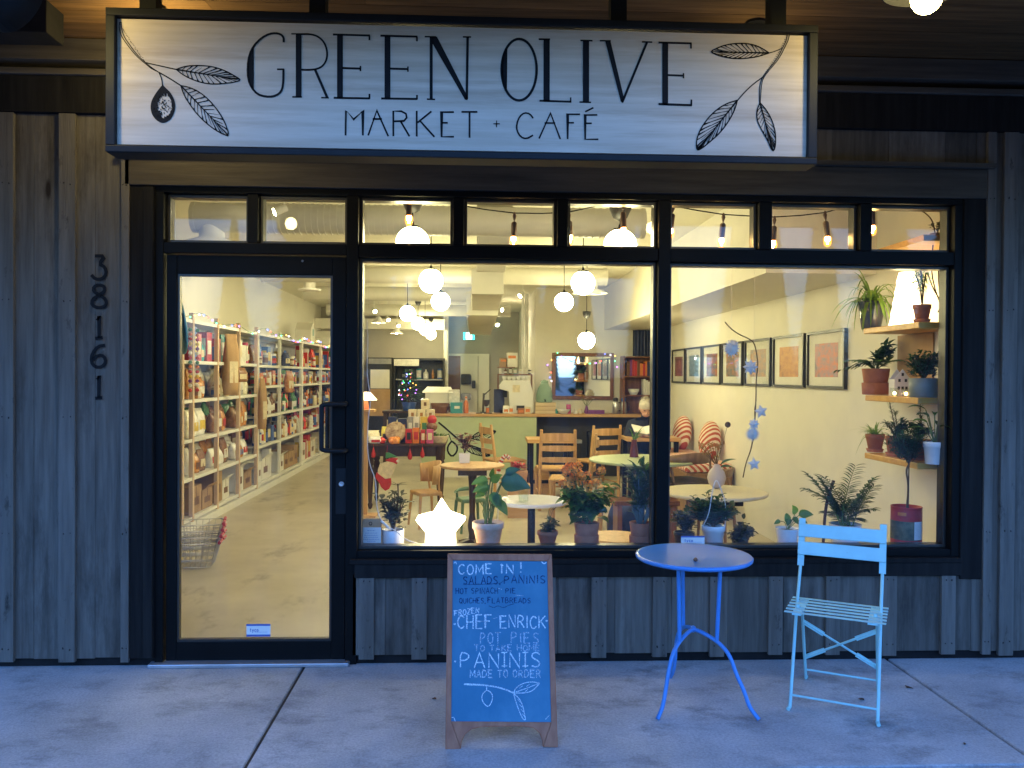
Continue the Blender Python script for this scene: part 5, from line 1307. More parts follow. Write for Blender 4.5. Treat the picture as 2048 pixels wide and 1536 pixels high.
def ladder_chair(): 
    t = thing('ladder_back_chair', 'x', 'chair', (0, 0, 0), group='ladder back wooden chairs')
    w = .2
    for s in (-1, 1):
        MB().tube([(s * w, -.2, 0), (s * w, -.19, .45), (s * w * .95, -.25, .92)], [.019, .021, .017], 8).build('back_post', m_oak, t)
        MB().tube([(s * w * 1.05, .2, 0), (s * w * 1.05, .2, .46)], [.017, .02], 8).build('front_leg', m_oak, t)
        MB().tube([(s * w, -.19, .2), (s * w * 1.05, .2, .2)], .01, 6).build('stretcher', m_oak, t)
    MB().tube([(-w, .2, .22), (w, .2, .22)], .01, 6).build('stretcher', m_oak, t)
    MB().box(-.22, .22, -.21, .225, .445, .475).build('seat', mat('rush seat', (.5, .29, .11), .7, var=.2, scale=14, stretch=(1, 6, 1)), t, bev=.012)
    for z, h in ((.58, .05), (.71, .055), (.84, .075)):
        m = MB(); yy = -.21 - (z - .45) * .125
        pts = []
        for i in range(9):
            f = -1 + i / 4; pts.append((f * w * .97, yy - .02 * (1 - f * f), z))
        for i in range(8):
            a, c = V(pts[i]), V(pts[i + 1]); e = .012 * (1 - (-1 + (i + .5) / 4) ** 2)
            m.bar(a, c, .016, h + e, (0, 0, 1))
        m.build('back_slat', m_oak, t)
    return t
lc0 = ladder_chair(); lc0.location = (.93, 5.15, 0); lc0['label'] = 'ladder back pine chair with its back to the window, at the honey pine table'
dup(lc0, (1.53, 6.0, 0), R(22), 'ladder back pine chair turned sideways left of the pale green table')
dup(lc0, (.36, 6.1, 0), R(-70), 'ladder back pine chair seen edge on, left of the honey pine table')
dup(lc0, (1.0, 4.2, 0), R(80), 'ladder back pine chair pulled up at the left of the pale green table')
def stool(p, w, z, lab, ms, rz=0, kind='stool', slot=False):
    t = thing('wooden_stool', lab, 'stool', p, rz)
    if slot:
        MB().box(-w / 2, w / 2, -w / 2, w / 2, z - .03, z).build('seat', ms, t, bev=.006)
        for s in (-1, 1):
            b = MB().box(-w / 2, -w * .17, s * (w / 2) - .012 * (s + 1), s * (w / 2) + .012 * (1 - s), 0, z - .031).box(w * .17, w / 2, s * (w / 2) - .012 * (s + 1), s * (w / 2) + .012 * (1 - s), 0, z - .031).box(-w * .17, w * .17, s * (w / 2) - .012 * (s + 1), s * (w / 2) + .012 * (1 - s), z * .62, z - .031)
            b.build('side_board', ms, t)
        MB().box(-w / 2 - .012, -w / 2, -w / 2, w / 2, 0, z - .031).box(w / 2, w / 2 + .012, -w / 2, w / 2, 0, z - .031).build('end_board', ms, t)
    else:
        MB().lathe([(w / 2 - .01, z - .03), (w / 2, z - .02), (w / 2, z - .006), (w / 2 - .008, z)], n=32).build('seat', ms, t)
        for k in range(4):
            a = k * 1.5708 + .8
            MB().tube([(w * .3 * math.cos(a), w * .3 * math.sin(a), z - .03), (w * .45 * math.cos(a), w * .45 * math.sin(a), 0)], .015, 8).build('leg', ms, t)
p = gnd(1073, 992); stool(p, .24, .34, 'low square pine box stool with a slot, behind the white table', m_oakx, R(12), slot=True)
p = gnd(1214, 1062); stool(p, .24, .45, 'slim pine stool standing between the orange flowers and the dark bush', m_oak)
p = gnd(1230, 1072, .45); p.z = 0; stool(p, .42, .45, 'wide round wooden stool close behind the window ledge', m_oak)
p = gnd(1285, 998, .45); p.z = 0
t = thing('wooden_bench', 'short brown wooden bench behind the dark bush in the left window', 'bench', p)
MB().box(-.27, .3, -.14, .14, .41, .45).build('seat', m_rosew, t, bev=.005)
for a in (-.22, .25): MB().box(a - .02, a + .02, -.12, .12, 0, .409).build('leg', m_rosew, t)
m = MB(); it_bag(m, .3, .2, .38); o = m.build('shoulder_bag', [m_pal['navy'], m_pal['black']]); o.location = (p.x - .1, p.y + .35, 0); o.rotation_euler = (0, 0, R(70)); tag(o, 'dark navy bag slumped on the floor by the bench', 'bag')
# low bentwood chair
def bent_chair(p, rz, label, zs, zt, w, ms, mseat, solid=True):
    t = thing('bentwood_chair', label, 'chair', p, rz)
    m = MB(); n = 14; r = w / 2; pts = []
    for i in range(n + 1):
        a = math.pi * i / n
        for dz, rr in ((0, 0), (0, .014), (1, .014), (1, 0)):
            q_ = (r + rr + (.02 if dz else 0)) 
            pts.append(V((q_ * math.cos(a), -q_ * math.sin(a) * .8, (zt - .02 - .02 * math.cos(2 * a)) if dz else zs + (zt - zs) * (.25 if solid else .6))))
    m.add(pts, [(4 * i + j, 4 * i + (j + 1) % 4, 4 * i + 4 + (j + 1) % 4, 4 * i + 4 + j) for i in range(n) for j in range(4)] + [(0, 1, 2, 3), (4 * n + 3, 4 * n + 2, 4 * n + 1, 4 * n)], 0, True)
    m.build('curved_back', ms, t)
    MB().box(-w / 2 + .01, w / 2 - .01, -w * .4, w * .42, zs - .04, zs).build('seat', mseat, t, bev=.012)
    for a, c in ((-1, -1), (1, -1), (1, 1), (-1, 1)):
        MB().tube([(a * w * .42, c * w * .36, zs - .03), (a * w * .5, c * w * .44, 0)], [.017, .012], 8).build('leg', ms, t)
        if c < 0: MB().tube([(a * w * .42, c * w * .3, zs), (a * w * .46, c * w * .22, zs + (zt - zs) * .7)], .012, 8).build('back_post', ms, t)
    return t
p = gnd(852, 1052); bent_chair(p, R(115), 'low brown bentwood child chair between the stocking and the star lamp', .36, .66, .3, m_oak, m_oak)
p = gnd(940, 1062); bent_chair(p, R(200), 'small green painted chair below the round brown table', .33, .42, .26, mat('green chair paint', (.12, .22, .12), .45), mat('green seat paint', (.14, .25, .14), .45), False)
m_walnut2 = mat('mid brown plywood', (.2, .105, .045), .45, c2=(.3, .17, .08), **WOOD_V)
m_tub = mat('brown seat fabric', (.12, .085, .06), .9, var=.15, scale=20)
bent_chair(V((1.95, 3.35, 0)), R(25), 'curved plywood chair with brown seat at the pale green table', .56, .83, .52, m_walnut2, m_tub, False)
bent_chair(V((2.12, 2.95, 0)), R(60), 'curved plywood chair with brown seat behind the cream table', .52, .72, .4, m_walnut2, m_tub, False)
# striped seats along the right wall
m_str = bpy.data.materials.new('red and white stripe'); m_str.use_nodes = True
nt = m_str.node_tree; tcn = nt.nodes.new('ShaderNodeTexCoord'); wv = nt.nodes.new('ShaderNodeTexWave'); wv.inputs['Scale'].default_value = 9; wv.inputs['Distortion'].default_value = .8; wv.bands_direction = 'DIAGONAL'
cr = nt.nodes.new('ShaderNodeMix'); cr.data_type = 'RGBA'; cr.inputs[6].default_value = (.5, .1, .06, 1); cr.inputs[7].default_value = (.8, .66, .5, 1)
st = nt.nodes.new('ShaderNodeMath'); st.operation = 'GREATER_THAN'; st.inputs[1].default_value = .5
nt.links.new(tcn.outputs['Object'], wv.inputs[0]); nt.links.new(wv.outputs[1], st.inputs[0]); nt.links.new(st.outputs[0], cr.inputs[0]); nt.links.new(cr.outputs[2], nt.nodes['Principled BSDF'].inputs[0]); nt.nodes['Principled BSDF'].inputs['Roughness'].default_value = .9
y0 = 4.65
t = thing('striped_bench', 'bench with red and white striped seat pad along the right wall', 'bench', (2.5, y0, 0))
MB().box(-.25, .25, -.3, 1.7, .0, .5).build('bench_base', m_walnut2, t, bev=.005)
MB().box(-.26, .25, -.3, 1.7, .501, .6).build('seat_pad', m_str, t, bev=.03)
for k, (px, py, yy) in enumerate(((1419, 908, 4.85), (1366, 898, 6.1))):
    p = at(px, py, yy); 
    o = MB().ball((0, 0, .2), .2, 20, 14, (.42, .72, 1.15)).build('striped_cushion', m_str); o.location = (min(p.x, 2.62), yy, .602); o.rotation_euler = (0, R(8), R(35)); tag(o, ('nearer' if k == 0 else 'farther') + ' rounded red striped cushion leaning on the right wall bench', 'cushion', 'striped cushions')

# ================================================================== DISPLAY TABLE with gifts
yT = 5.05
tx0, tx1 = at(731, 900, yT).x, at(884, 900, yT).x
dt = thing('display_table', 'dark wooden table with turned legs stacked with boxed sweets', 'table', ((tx0 + tx1) / 2, yT, 0))
MB().box(tx0 - .03, tx1 + .04, yT - .03, yT + .72, .715, .745).build('tabletop', m_walnut, dt, bev=.005, world=True)
MB().box(tx0 + .04, tx1 - .03, yT + .02, yT + .05, .6, .714).box(tx0 + .02, tx0 + .05, yT + .05, yT + .62, .6, .714).box(tx1 - .05, tx1 - .02, yT + .05, yT + .62, .6, .714).build('apron', m_walnut, dt, world=True)
prof = [(.012, 0), (.022, .02), (.03, .05), (.018, .07), (.022, .11), (.034, .3), (.04, .46), (.028, .49), (.042, .51), (.042, .6), (.046, .61), (.046, .714)]
for x in (tx0 + .05, tx1 - .03):
    for y in (yT + .04, yT + .65): MB().lathe(prof, (x, y, 0), 16).build('leg', m_walnut, dt, world=True)
def dz(px, py, y): return at(px, py, y)
def dbox(px0, px1, py0, py1, y, d, c, c2, lab, cat='box', name='sweet_box', gp='boxes on the display table', zmin=.747):
    a, e = at(px0, py0, y), at(px1, py1, y); z0 = max(zmin, e.z) if py1 > 860 else e.z
    w = e.x - a.x; h = a.z - z0
    o = MB().box(0, w - .004, 0, d, 0, h).box(w * .2, w * .8, -.0015, 0, h * .25, h * .75, 1).build(name, [m_pal[c], m_pal[c2]], bev=.002); o.location = (a.x, y, z0); return tag(o, lab, cat, gp)
# pyramid of cream boxes rests on a riser
r0 = at(770, 862, yT + .42); r1 = at(871, 862, yT + .42)
zr = at(800, 838, yT + .4).z
o = MB().box(r0.x, r1.x, yT + .38, yT + .68, .747, zr - .16).build('display_riser', m_walnut); tag(o, 'dark wooden riser under the pyramid of cream boxes', 'riser')
zb_ = zr - .159; hh = .145
names = ['first', 'second', 'third', 'fourth', 'fifth']
xw = (r1.x - r0.x) / 5.6
for k in range(5):
    o = MB().box(0, xw * .98, 0, .09, 0, hh).box(xw * .3, xw * .68, -.0015, 0, hh * .3, hh * .7, 1).build('sweet_box', [m_pal['cream'], m_pal['red' if k in (1, 2) else 'brown']], bev=.002)
    o.location = (r0.x + .02 + k * xw * 1.08, yT + .44, zb_); tag(o, 'cream sweet box, %s in the bottom row of the pyramid' % names[k], 'box', 'cream boxes in the pyramid')
for k in range(3):
    o = MB().box(0, xw * .9, 0, .09, 0, hh * .85).box(xw * .3, xw * .6, -.0015, 0, hh * .3, hh * .6, 1).build('sweet_box', [m_pal['cream'], m_pal['amber']], bev=.002)
    o.location = (r0.x + .06 + (k + 2.0) * xw * 1.0, yT + .445, zb_ + hh + .001); tag(o, 'cream sweet box, %s in the second row of the pyramid' % names[k], 'box', 'cream boxes in the pyramid')
o = MB().box(0, xw * .9, 0, .09, 0, hh * .85).box(xw * .3, xw * .6, -.0015, 0, hh * .3, hh * .6, 1).build('sweet_box', [m_pal['cream'], m_pal['brown']], bev=.002)
o.location = (r0.x + .06 + 3.4 * xw, yT + .447, zb_ + hh * 1.85 + .002); tag(o, 'single cream sweet box topping the pyramid', 'box', 'cream boxes in the pyramid')
yy = yT + .2
for k, (p0, p1, t0, b0, c, c2, w) in enumerate(((776, 793, 834, 885, 'navy', 'cream', 'left'), (795, 814, 837, 885, 'navy', 'amber', 'right'))):
    dbox(p0, p1, t0, b0, yy, .06, c, c2, 'dark blue sweet bag standing behind the round tray, the %s one' % ('nearer' if k == 0 else 'second'), 'bag', 'sweet_bag')
for k, (p0, p1, c, c2) in enumerate(((815, 826, 'grey', 'white'), (827, 839, 'white', 'grey'), (841, 856, 'yellow', 'green'))):
    dbox(p0, p1, 834, 880, yy, .08, c, c2, '%s tall carton in the middle row of the display table' % c)
for k, (p0, p1, t0, c, c2, w) in enumerate(((811, 824, 858, 'red', 'black', 'red carton with black band'), (825, 839, 856, 'orange', 'red', 'orange framed carton'), (841, 851, 860, 'red', 'cream', 'slim red carton with cream label'), (853, 867, 859, 'pink', 'cream', 'crimson carton with cream label'))):
    dbox(p0, p1, t0, 889, yT + .04, .07, c, c2, w + ' in the front row of the display table')
p = at(791, 874, yT + .1)
o = MB().lathe([(.0, 0), (.115, 0), (.12, .012), (.118, .02), (.105, .022), (0, .02)], n=36, capt=False, capb=False).build('biscuit_tray', mat('biscuit tray', (.22, .12, .06), .5, c2=(.62, .48, .3), scale=22, detail=2)); o.location = (p.x, yT + .12, .87); o.rotation_euler = (R(75), 0, 0); tag(o, 'round tray of biscuits leaning upright on the display table', 'tray')
item('loaf', 'orange', 'yellow', (at(792, 885, yT + .04).x, yT + .03, .747), .2, .08, 'orange and white sweet packet lying at the table front', 0, 'packets on the display table', .09)
item('loaf', 'red', 'white', (at(763, 884, yT + .04).x, yT + .06, .747), .13, .07, 'red packet lying at the table front', 0, 'packets on the display table', .09)
item('bag', 'cream', 'white', (at(740, 880, yT + .1).x, yT + .15, .747), .22, .14, 'cream bag of rolls at the left end of the display table', R(-80), 'packets on the display table', .16)
item('bag', 'white', 'red', (at(752, 880, yT + .1).x, yT + .04, .747), .16, .08, 'flat white packet before the cream bag of rolls', R(-80), 'packets on the display table', .12)
item('bag', 'yellow', 'black', (at(767, 870, yT + .1).x, yT + .22, .747), .08, .18, 'gold wrapped packet leaning beside the dark blue bags', R(-80), 'packets on the display table', .1)
p = at(876, 880, yT + .15)
o = MB().lathe([(.09, 0), (.12, .07), (.125, .08), (.112, .075), (.08, .01)], n=24, sq=.8).build('gift_basket', m_pal['cream']); o.location = (p.x, yT + .2, .747); tag(o, 'pale basket at the right end of the display table', 'basket')
m = MB()
for k in range(30): a = rng.uniform(0, 6.28); m.leaf((p.x + .07 * math.cos(a), yT + .2 + .06 * math.sin(a), .80), (math.cos(a), math.sin(a), 1), .08, .02, n=2)
o = m.build('paper_grass', m_leaf); tag(o, 'green shredded paper filling the pale gift basket', 'paper')
o = MB().ball((0, 0, .05), .055, 14, 10, (1, .8, 1)).ball((0, 0, -.03), .07, 14, 10, (.9, .7, .8), 1).build('gift_bow', [m_pal['red'], m_pal2['brown']]); o.location = at(864, 848, yT + .2); tag(o, 'wrapped sweet parcel with a red bow on the display table', 'parcel')
# garland ornaments and the stocking
for k, px in enumerate((747, 820, 845)):
    a = at(px, 893 if k != 1 else 897, yT - .045); m = MB().lathe([(.001, 0), (.012, -.04), (.026, -.09), (.02, -.12), (.001, -.13)], (0, 0, .0), 14).tube([(0, 0, 0), (0, 0, max(.02, .744 - a.z + .0))], .0015, 5)
    o = m.build('drop_ornament', m_pal['red']); o.location = a; tag(o, 'red drop ornament on the table edge, %s' % ('left of the stocking', 'small, right of the stocking', 'rightmost and larger')[k], 'ornament', 'ornaments on the display table')
t = thing('christmas_stocking', 'red and white christmas stocking with green cuff hanging from the display table', 'stocking', at(772, 892, yT - .05))
def mS(x, y): return at(710 + x / 6.6, 900 + y / 6.6, yT - .05)
def flat(nm, pts, m_, d=.03, yo=0.):
    q = [mS(*p) + V((0, yo, 0)) for p in pts]; MB().prism(q, (0, d, 0)).build(nm, m_, t, bev=.006, world=True)
flat('stocking_foot', [(285, 290), (265, 360), (320, 440), (350, 500), (400, 540), (450, 515), (480, 450), (475, 375), (420, 370), (340, 330)], m_pal['red'])
flat('stocking_leg', [(330, 180), (300, 260), (300, 310), (345, 345), (400, 385), (470, 370), (520, 270), (545, 200), (520, 165), (430, 150)], m_pal['cream'], .034, -.002)
flat('stocking_cap', [(395, 135), (470, 105), (560, 110), (580, 150), (548, 190), (500, 165), (430, 150)], m_pal['red'], .038, -.004)
flat('stocking_cuff', [(405, 30), (445, 35), (560, 90), (470, 104), (400, 110)], m_pal['green'], .03, -.001)
MB().tube([mS(420, 35), mS(428, -60)], .003, 6).build('hanging_loop', m_pal['red'], t, world=True)
MB().ball(mS(565, 145), .018, 10, 8).build('pompom', m_paper, t, world=True)
# small lamp on a stand at the left edge of the window
p = at(732, 812, 4.6)
t = thing('table_lamp', 'small lit lamp with pleated shade on a slim stand behind the left mullion', 'lamp', (p.x, 4.6, 0))
zs = at(732, 800, 4.6).z
MB().lathe([(.12, zs), (.045, zs + .085)], n=28, capt=False, capb=False).build('lamp_shade', emis('lit pleated shade', (1, .72, .36), 1.6), t)
MB().tube([(0, 0, zs - .1), (0, 0, zs)], [.035, .02], 12).build('lamp_base', m_terra, t)
MB().box(-.1, .1, -.1, .1, zs - .125, zs - .1).box(-.02, .02, -.02, .02, .02, zs - .126).box(-.12, .12, -.12, .12, 0, .02).build('stand', m_oak, t)
# ================================================================== PLANTS
def potmesh(t, rt, rb, h, m_, saucer=0, ribs=False, rim=True, z=0., sauc_h=.02):
    pr = [(rb * .95, z)]
    if ribs:
        n = 18
        for i in range(n + 1):
            f = i / n; r = rb + (rt - rb) * f
            pr += [(r, z + h * f * .97 + .001), (r * 1.02, z + h * (f + .5 / n) * .97 + .001)]
        pr += [(rt * 1.03, z + h)]
    elif rim:
        pr += [(rb, z + .003), (rb + (rt * .93 - rb) * .95, z + h * .74), (rt * .99, z + h * .76), (rt, z + h * .98), (rt * .97, z + h)]
    else:
        pr += [(rb, z + .004), (rt, z + h * .99), (rt * .98, z + h)]
    pr += [(rt * .9, z + h), (rt * .87, z + h * .86)]
    MB().lathe(pr, n=32, capt=False).build('pot', m_, t)
    MB().lathe([(.0, z + h * .865), (rt * .5, z + h * .885), (rt * .88, z + h * .86)][::-1], n=24, capt=False, capb=False).build('soil', m_soil, t)
    if saucer: MB().lathe([(saucer * .85, .0), (saucer, sauc_h), (saucer * .95, sauc_h), (saucer * .8, .006)], n=32).build('saucer', m_, t)
    return z + h * .87
def bush(m, g, c, rad, n, L, w, shape=0, stems=8, base=None, droop=.25, up=.3, fold=.2):
    n = int(n * 1.7); w *= 1.3; c = V(c); base = V(base if base is not None else (c.x, c.y, c.z - rad[2]))
    tips = []
    for k in range(stems):
        a = rng.uniform(0, 6.28); r = rng.uniform(.3, .9); z = rng.uniform(-.2, .95)
        e = c + V((rad[0] * r * math.cos(a), rad[1] * r * math.sin(a), rad[2] * z * (1 - .4 * r)))
        mid = base.lerp(e, .5) + V((0, 0, .03 * rng.random())); q = smooth([base, mid, e], 1)
        g.tube(q, [.0035] * (len(q) - 1) + [.0015], 5); tips.append((base, mid, e))
    for k in range(n):
        b0, md, e = rng.choice(tips); f = rng.uniform(.25, 1.05)
        p = b0.lerp(md, min(1, f * 2)) if f < .5 else md.lerp(e, (f - .5) * 2)
        p = p + V((rng.gauss(0, 1) * rad[0] * .22, rng.gauss(0, 1) * rad[1] * .22, rng.gauss(0, 1) * rad[2] * .16))
        o = (p - base); d = V((o.x, o.y, 0)) * 2.2 / max(rad[0], .01) * .5 + V((rng.uniform(-1, 1), rng.uniform(-1, 1), rng.uniform(-.3, .6) + up))
        s = rng.uniform(.65, 1.15); m.leaf(p, d, L * s, w * s, droop=droop, shape=shape, n=4, fold=fold)
def spiky(m, base, n, L, w, spread=.8, droop=1.0, a0=0, a1=6.28):
    for k in range(n):
        a = rng.uniform(a0, a1); r = rng.uniform(.15, spread)
        m.leaf(V(base) + V((math.cos(a), math.sin(a), 0)) * .012, (r * math.cos(a), r * math.sin(a), 1), L * rng.uniform(.6, 1.1), w * rng.uniform(.8, 1.1), droop=droop * rng.uniform(.4, 1.2), n=9, fold=.2, shape=1)
def frond(m, g, base, d, L, nl, ll, w, droop=.7):
    p = V(base); d = V(d).normalized(); pts = [p.copy()]; N = 12
    for i in range(N):
        d = (d + V((0, 0, -droop * .13))).normalized(); p = p + d * (L / N); pts.append(p.copy())
    g.tube(pts, [.004 - .0025 * i / N for i in range(N + 1)], 5)
    for i in range(nl):
        f = .25 + .75 * i / (nl - 1); k = min(N - 1, int(f * N)); q = pts[k].lerp(pts[k + 1], f * N - k if k < N else 0)
        t_ = (pts[k + 1] - pts[k]).normalized(); x = t_.cross(V((0, 0, 1))).normalized()
        for s in (-1, 1):
            m.leaf(q, t_ * .75 + x * s + V((0, 0, rng.uniform(-.1, .25))), ll * (1 - .5 * abs(f - .55)) * rng.uniform(.85, 1.1), w, droop=.35, n=4, shape=0)
def rosemary(m, g, base, tip, n, L=.022):
    base, tip = V(base), V(tip); mid = base.lerp(tip, .5) + V((rng.uniform(-.015, .015), rng.uniform(-.015, .015), 0))
    q = smooth([base, mid, tip], 2); g.tube(q, .0025, 5)
    for k in range(n):
        f = rng.uniform(.12, 1); i = min(len(q) - 2, int(f * (len(q) - 1))); p = q[i].lerp(q[i + 1], f * (len(q) - 1) - i); a = rng.uniform(0, 6.28)
        m.leaf(p, (math.cos(a), math.sin(a), rng.uniform(.2, 1.1)), L * rng.uniform(.7, 1.3), .0035, n=2, droop=.1)
def plant_root(label, p, name='potted_plant', gp=None): return thing(name, label, 'plant', p, group=gp)
def parts(t, *ps):
    for nm, m, mt in ps:
        if m.v: m.build(nm, mt, t)
ZL = .566; SCL = 1 / 360.
def ledge(px, y=.22): p = at(px, 1092, y); p.z = ZL; return p
# -- left window
t = plant_root('purplish bushy plant in a white cylinder pot at the left end of the window ledge', ledge(786))
zs = potmesh(t, .061, .059, .108, m_whitec, rim=False)
m, g = MB(), MB(); bush(m, g, (0, 0, .22), (.075, .06, .12), 95, .04, .024, stems=10, base=(0, 0, zs))
g.tube(smooth([(0, 0, zs), (.03, .0, .25), (.025, 0, .36)], 1), .004, 6)
for k in range(7): m.leaf((.025, 0, .35), (math.cos(k), .3 * math.sin(k), .3), .06, .008, n=3, shape=1)
parts(t, ('foliage', m, m_leaf_p), ('stem', g, m_stem))
# star lamp
st_y = .2
def mst(px, py): return at(px, py, st_y)
star = [(883, 997), (900, 1023), (932, 1035), (930, 1043), (911, 1066), (912, 1096), (849, 1096), (850, 1067), (830, 1043), (836, 1032), (867, 1024)]
q = [mst(*p) for p in star]; c0 = mst(881, 1050); c0.z = ZL
t = thing('star_lamp', 'glowing white star shaped lamp standing on the window ledge', 'lamp', V((c0.x, st_y, ZL)))
for p in q: p.z = max(p.z, ZL + .001)
n = len(q); m = MB()
ce = V((0, 0, 0))
for p in q: ce += p / n
ins = [p + (ce - p) * .18 for p in q]
m.add([p + V((0, .035, 0)) for p in q] + ins + [p + V((0, .07, 0)) for p in ins], [tuple(range(n, 2 * n))[::-1], tuple(range(2 * n, 3 * n))] + [(i, (i + 1) % n, n + (i + 1) % n, n + i) for i in range(n)] + [((i + 1) % n, i, 2 * n + i, 2 * n + (i + 1) % n) for i in range(n)])
m.build('star_body', m_lampw, t, bev=.003, world=True)
cord = [(734, 640), (736, 690), (733, 745), (742, 800), (737, 830), (734, 890), (739, 930), (752, 960), (752, 1000), (757, 1030), (764, 1042)]
m = MB().tube(smooth([at(x, y, .16) for x, y in cord], 2), .0028, 6)
m.tube(smooth([at(778, 1055, .16), at(795, 1063, .15), at(808, 1078, .15), at(830, 1086, .16), at(850, 1090, .2)], 2), .0028, 6)
m.build('cord', m_white, t, world=True)
MB().bar(at(762, 1041, .16), at(779, 1056, .16), .016, .012).build('cord_switch', m_white, t, bev=.004, world=True)
# broad leaved plant
t = plant_root('broad leaved green plant in a whitened terracotta pot right of the star lamp', ledge(976))
zs = potmesh(t, .088, .058, .15, m_terra_w)
m, g, bl = MB(), MB(), MB()
def pet(px, py, dx, dz, L, w, mm=m, dr=.5, dy=-.25, shape=2):
    e = at(px, py, .22) - V(t.location); b0 = V((rng.uniform(-.02, .02), rng.uniform(-.02, .02), zs))
    g.tube(smooth([b0, b0.lerp(e, .5) + V((0, 0, .05)), e], 2), .0035, 6)
    mm.leaf(e, (dx, dy, dz), L, w, up=(rng.uniform(-.3, .3), -1, .45), droop=dr, n=8, shape=shape, fold=.18)
for a in ((978, 975, -1, .15, .10, .06), (975, 962, -.75, .2, .1, .055), (985, 965, .3, .6, .09, .05), (988, 990, .6, -.6, .08, .055), (995, 1002, .8, -.7, .1, .055), (985, 985, .2, -.5, .09, .06), (970, 985, -.5, .0, .07, .04), (982, 955, .1, .9, .07, .03)): pet(*a)
pet(1003, 965, 1, .12, .17, .115, bl, .35, -.2, 2); pet(1012, 948, .7, .5, .09, .05, bl, .3)
for k in range(5): g.tube(smooth([(rng.uniform(-.02, .02), 0, zs), (rng.uniform(-.04, .04), 0, zs + .06), (rng.uniform(-.06, .06), 0, zs + .13)], 1), .0025, 5)
parts(t, ('leaf', bl, m_leaf_b), ('foliage', m, m_leaf), ('stem', g, m_gstem))
# small succulent
t = plant_root('small dark succulent in a little terracotta pot on a saucer', ledge(1095))
zs = potmesh(t, .058, .036, .09, m_terra, .06, z=.008)
m, g = MB(), MB(); bush(m, g, (0, 0, .125), (.05, .05, .045), 95, .026, .017, shape=2, stems=9, base=(0, 0, zs))
for k in range(3): g.tube(smooth([(0, 0, zs), (.01 * k, 0, .2), (.02 + .012 * k, 0, .23)], 1), .0015, 5)
m.leaf((.03, 0, .21), (.6, -.3, .8), .035, .022, shape=2)
parts(t, ('foliage', m, m_leaf_p), ('stem', g, m_gstem))
# orange kalanchoe
t = plant_root('orange flowering plant in a terracotta pot set inside a wider one', ledge(1173), 'flowering_plant')
MB().lathe([(.062, 0), (.066, .003), (.07, .075), (.067, .078), (.062, .075), (.058, .01)], n=32).build('outer_pot', m_terra, t)
zs = potmesh(t, .072, .056, .10, m_terra, z=.045, rim=False)
m, g, fl, fy = MB(), MB(), MB(), MB()
bush(m, g, (0, 0, .27), (.115, .09, .12), 120, .075, .05, shape=2, stems=10, base=(0, 0, zs), droop=.5, up=.1)
for k in range(21):
    x, y, z = rng.uniform(-.13, .1), rng.uniform(-.08, .06), .395 + rng.uniform(-.04, .06)
    if k < 3: x, z = -.13 + .02 * k, .34 + rng.uniform(0, .03)
    e = V((x, y, z)); g.tube([V((x * .4, y * .4, .25)), e], .002, 5)
    for q_ in range(18):
        d = V((rng.gauss(0, 1), rng.gauss(0, 1) - .3, rng.gauss(0, .7) + .4)).normalized(); pc = e + d * rng.uniform(.012, .026)
        for s in range(4):
            a = s * 1.57 + q_; u = d.cross(V((0, 0, 1))).normalized(); w = u.cross(d)
            fl.leaf(pc, u * math.cos(a) + w * math.sin(a) + d * .35, .0145, .0125, up=d, n=2, droop=0, shape=2, fold=.05)
        fy.ball(pc + d * .001, .0026, 5, 4)
    for q_ in range(6): m.leaf(e + V((rng.uniform(-.015, .015), rng.uniform(-.015, .015), -.02)), (rng.uniform(-1, 1), rng.uniform(-1, 1), .5), .02, .01, n=3)
parts(t, ('foliage', m, m_leaf), ('stem', g, m_gstem), ('flower', fl, mat('orange petals', (.95, .25, .015), .5, c2=(1, .42, .05), isl=.25)), ('flower_eye', fy, m_pal['yellow']))
# dark bush by the mullion
t = plant_root('tall dark bush with blue grey stems in a terracotta pot beside the middle mullion', ledge(1282))
MB().lathe([(.06, 0), (.064, .003), (.067, .07), (.064, .073), (.058, .07), (.055, .01)], n=32).build('outer_pot', m_terra, t)
zs = potmesh(t, .066, .052, .1, m_terra, z=.045, rim=False)
m, g, m2 = MB(), MB(), MB()
bush(m, g, (0, 0, .37), (.075, .07, .12), 170, .07, .016, stems=14, base=(0, 0, zs), up=.5)
for k in range(26):
    a = rng.uniform(0, 6.28); g.tube([(.02 * math.cos(a), .02 * math.sin(a), zs), (.055 * math.cos(a), .05 * math.sin(a), zs + rng.uniform(.08, .14))], .003, 5)
for k in range(8):
    a = k * .8; m2.leaf((.02, 0, .43), (math.cos(a), math.sin(a) * .5, .55), .1, .018, n=5, droop=.3)
parts(t, ('foliage', m, m_leaf_d), ('leaf', m2, m_leaf), ('stem', g, mat('blue grey stem', (.12, .17, .17), .7, var=.3, scale=30)))
# printed card and kraft packet at the left corner
a, c = at(723, 1055, .15), at(762, 1086, .15)
t = thing('printed_card', 'white card with lines of small print leaning inside the window corner', 'card', (a.x, .15, c.z))
MB().box(a.x, c.x, .15, .153, c.z, a.z).build('card', m_paper, t, world=True)
m = MB()
for k, (f, w) in enumerate(((.2, .4), (.36, .62), (.5, .7), (.63, .72), (.76, .8), (.88, .4))):
    z = a.z + (c.z - a.z) * f; xm_ = (a.x + c.x) / 2; hw_ = (c.x - a.x) / 2 * w
    x = xm_ - hw_
    while x < xm_ + hw_:
        l = rng.uniform(.004, .012); m.ribbon([(x, .1499, z), (min(x + l, xm_ + hw_), .1499, z)], .0022, SN, .0004); x += l + .003
m.build('printed_lines', m_pal['blue'], t, world=True)
a, c = at(722, 1038, .19), at(763, 1090, .19)
t = thing('kraft_packet', 'brown kraft packet with a small dark emblem behind the white card', 'packet', (a.x, .19, ZL))
MB().box(a.x, c.x, .19, .215, ZL + .001, a.z).build('packet', m_kraft, t, bev=.004, world=True)
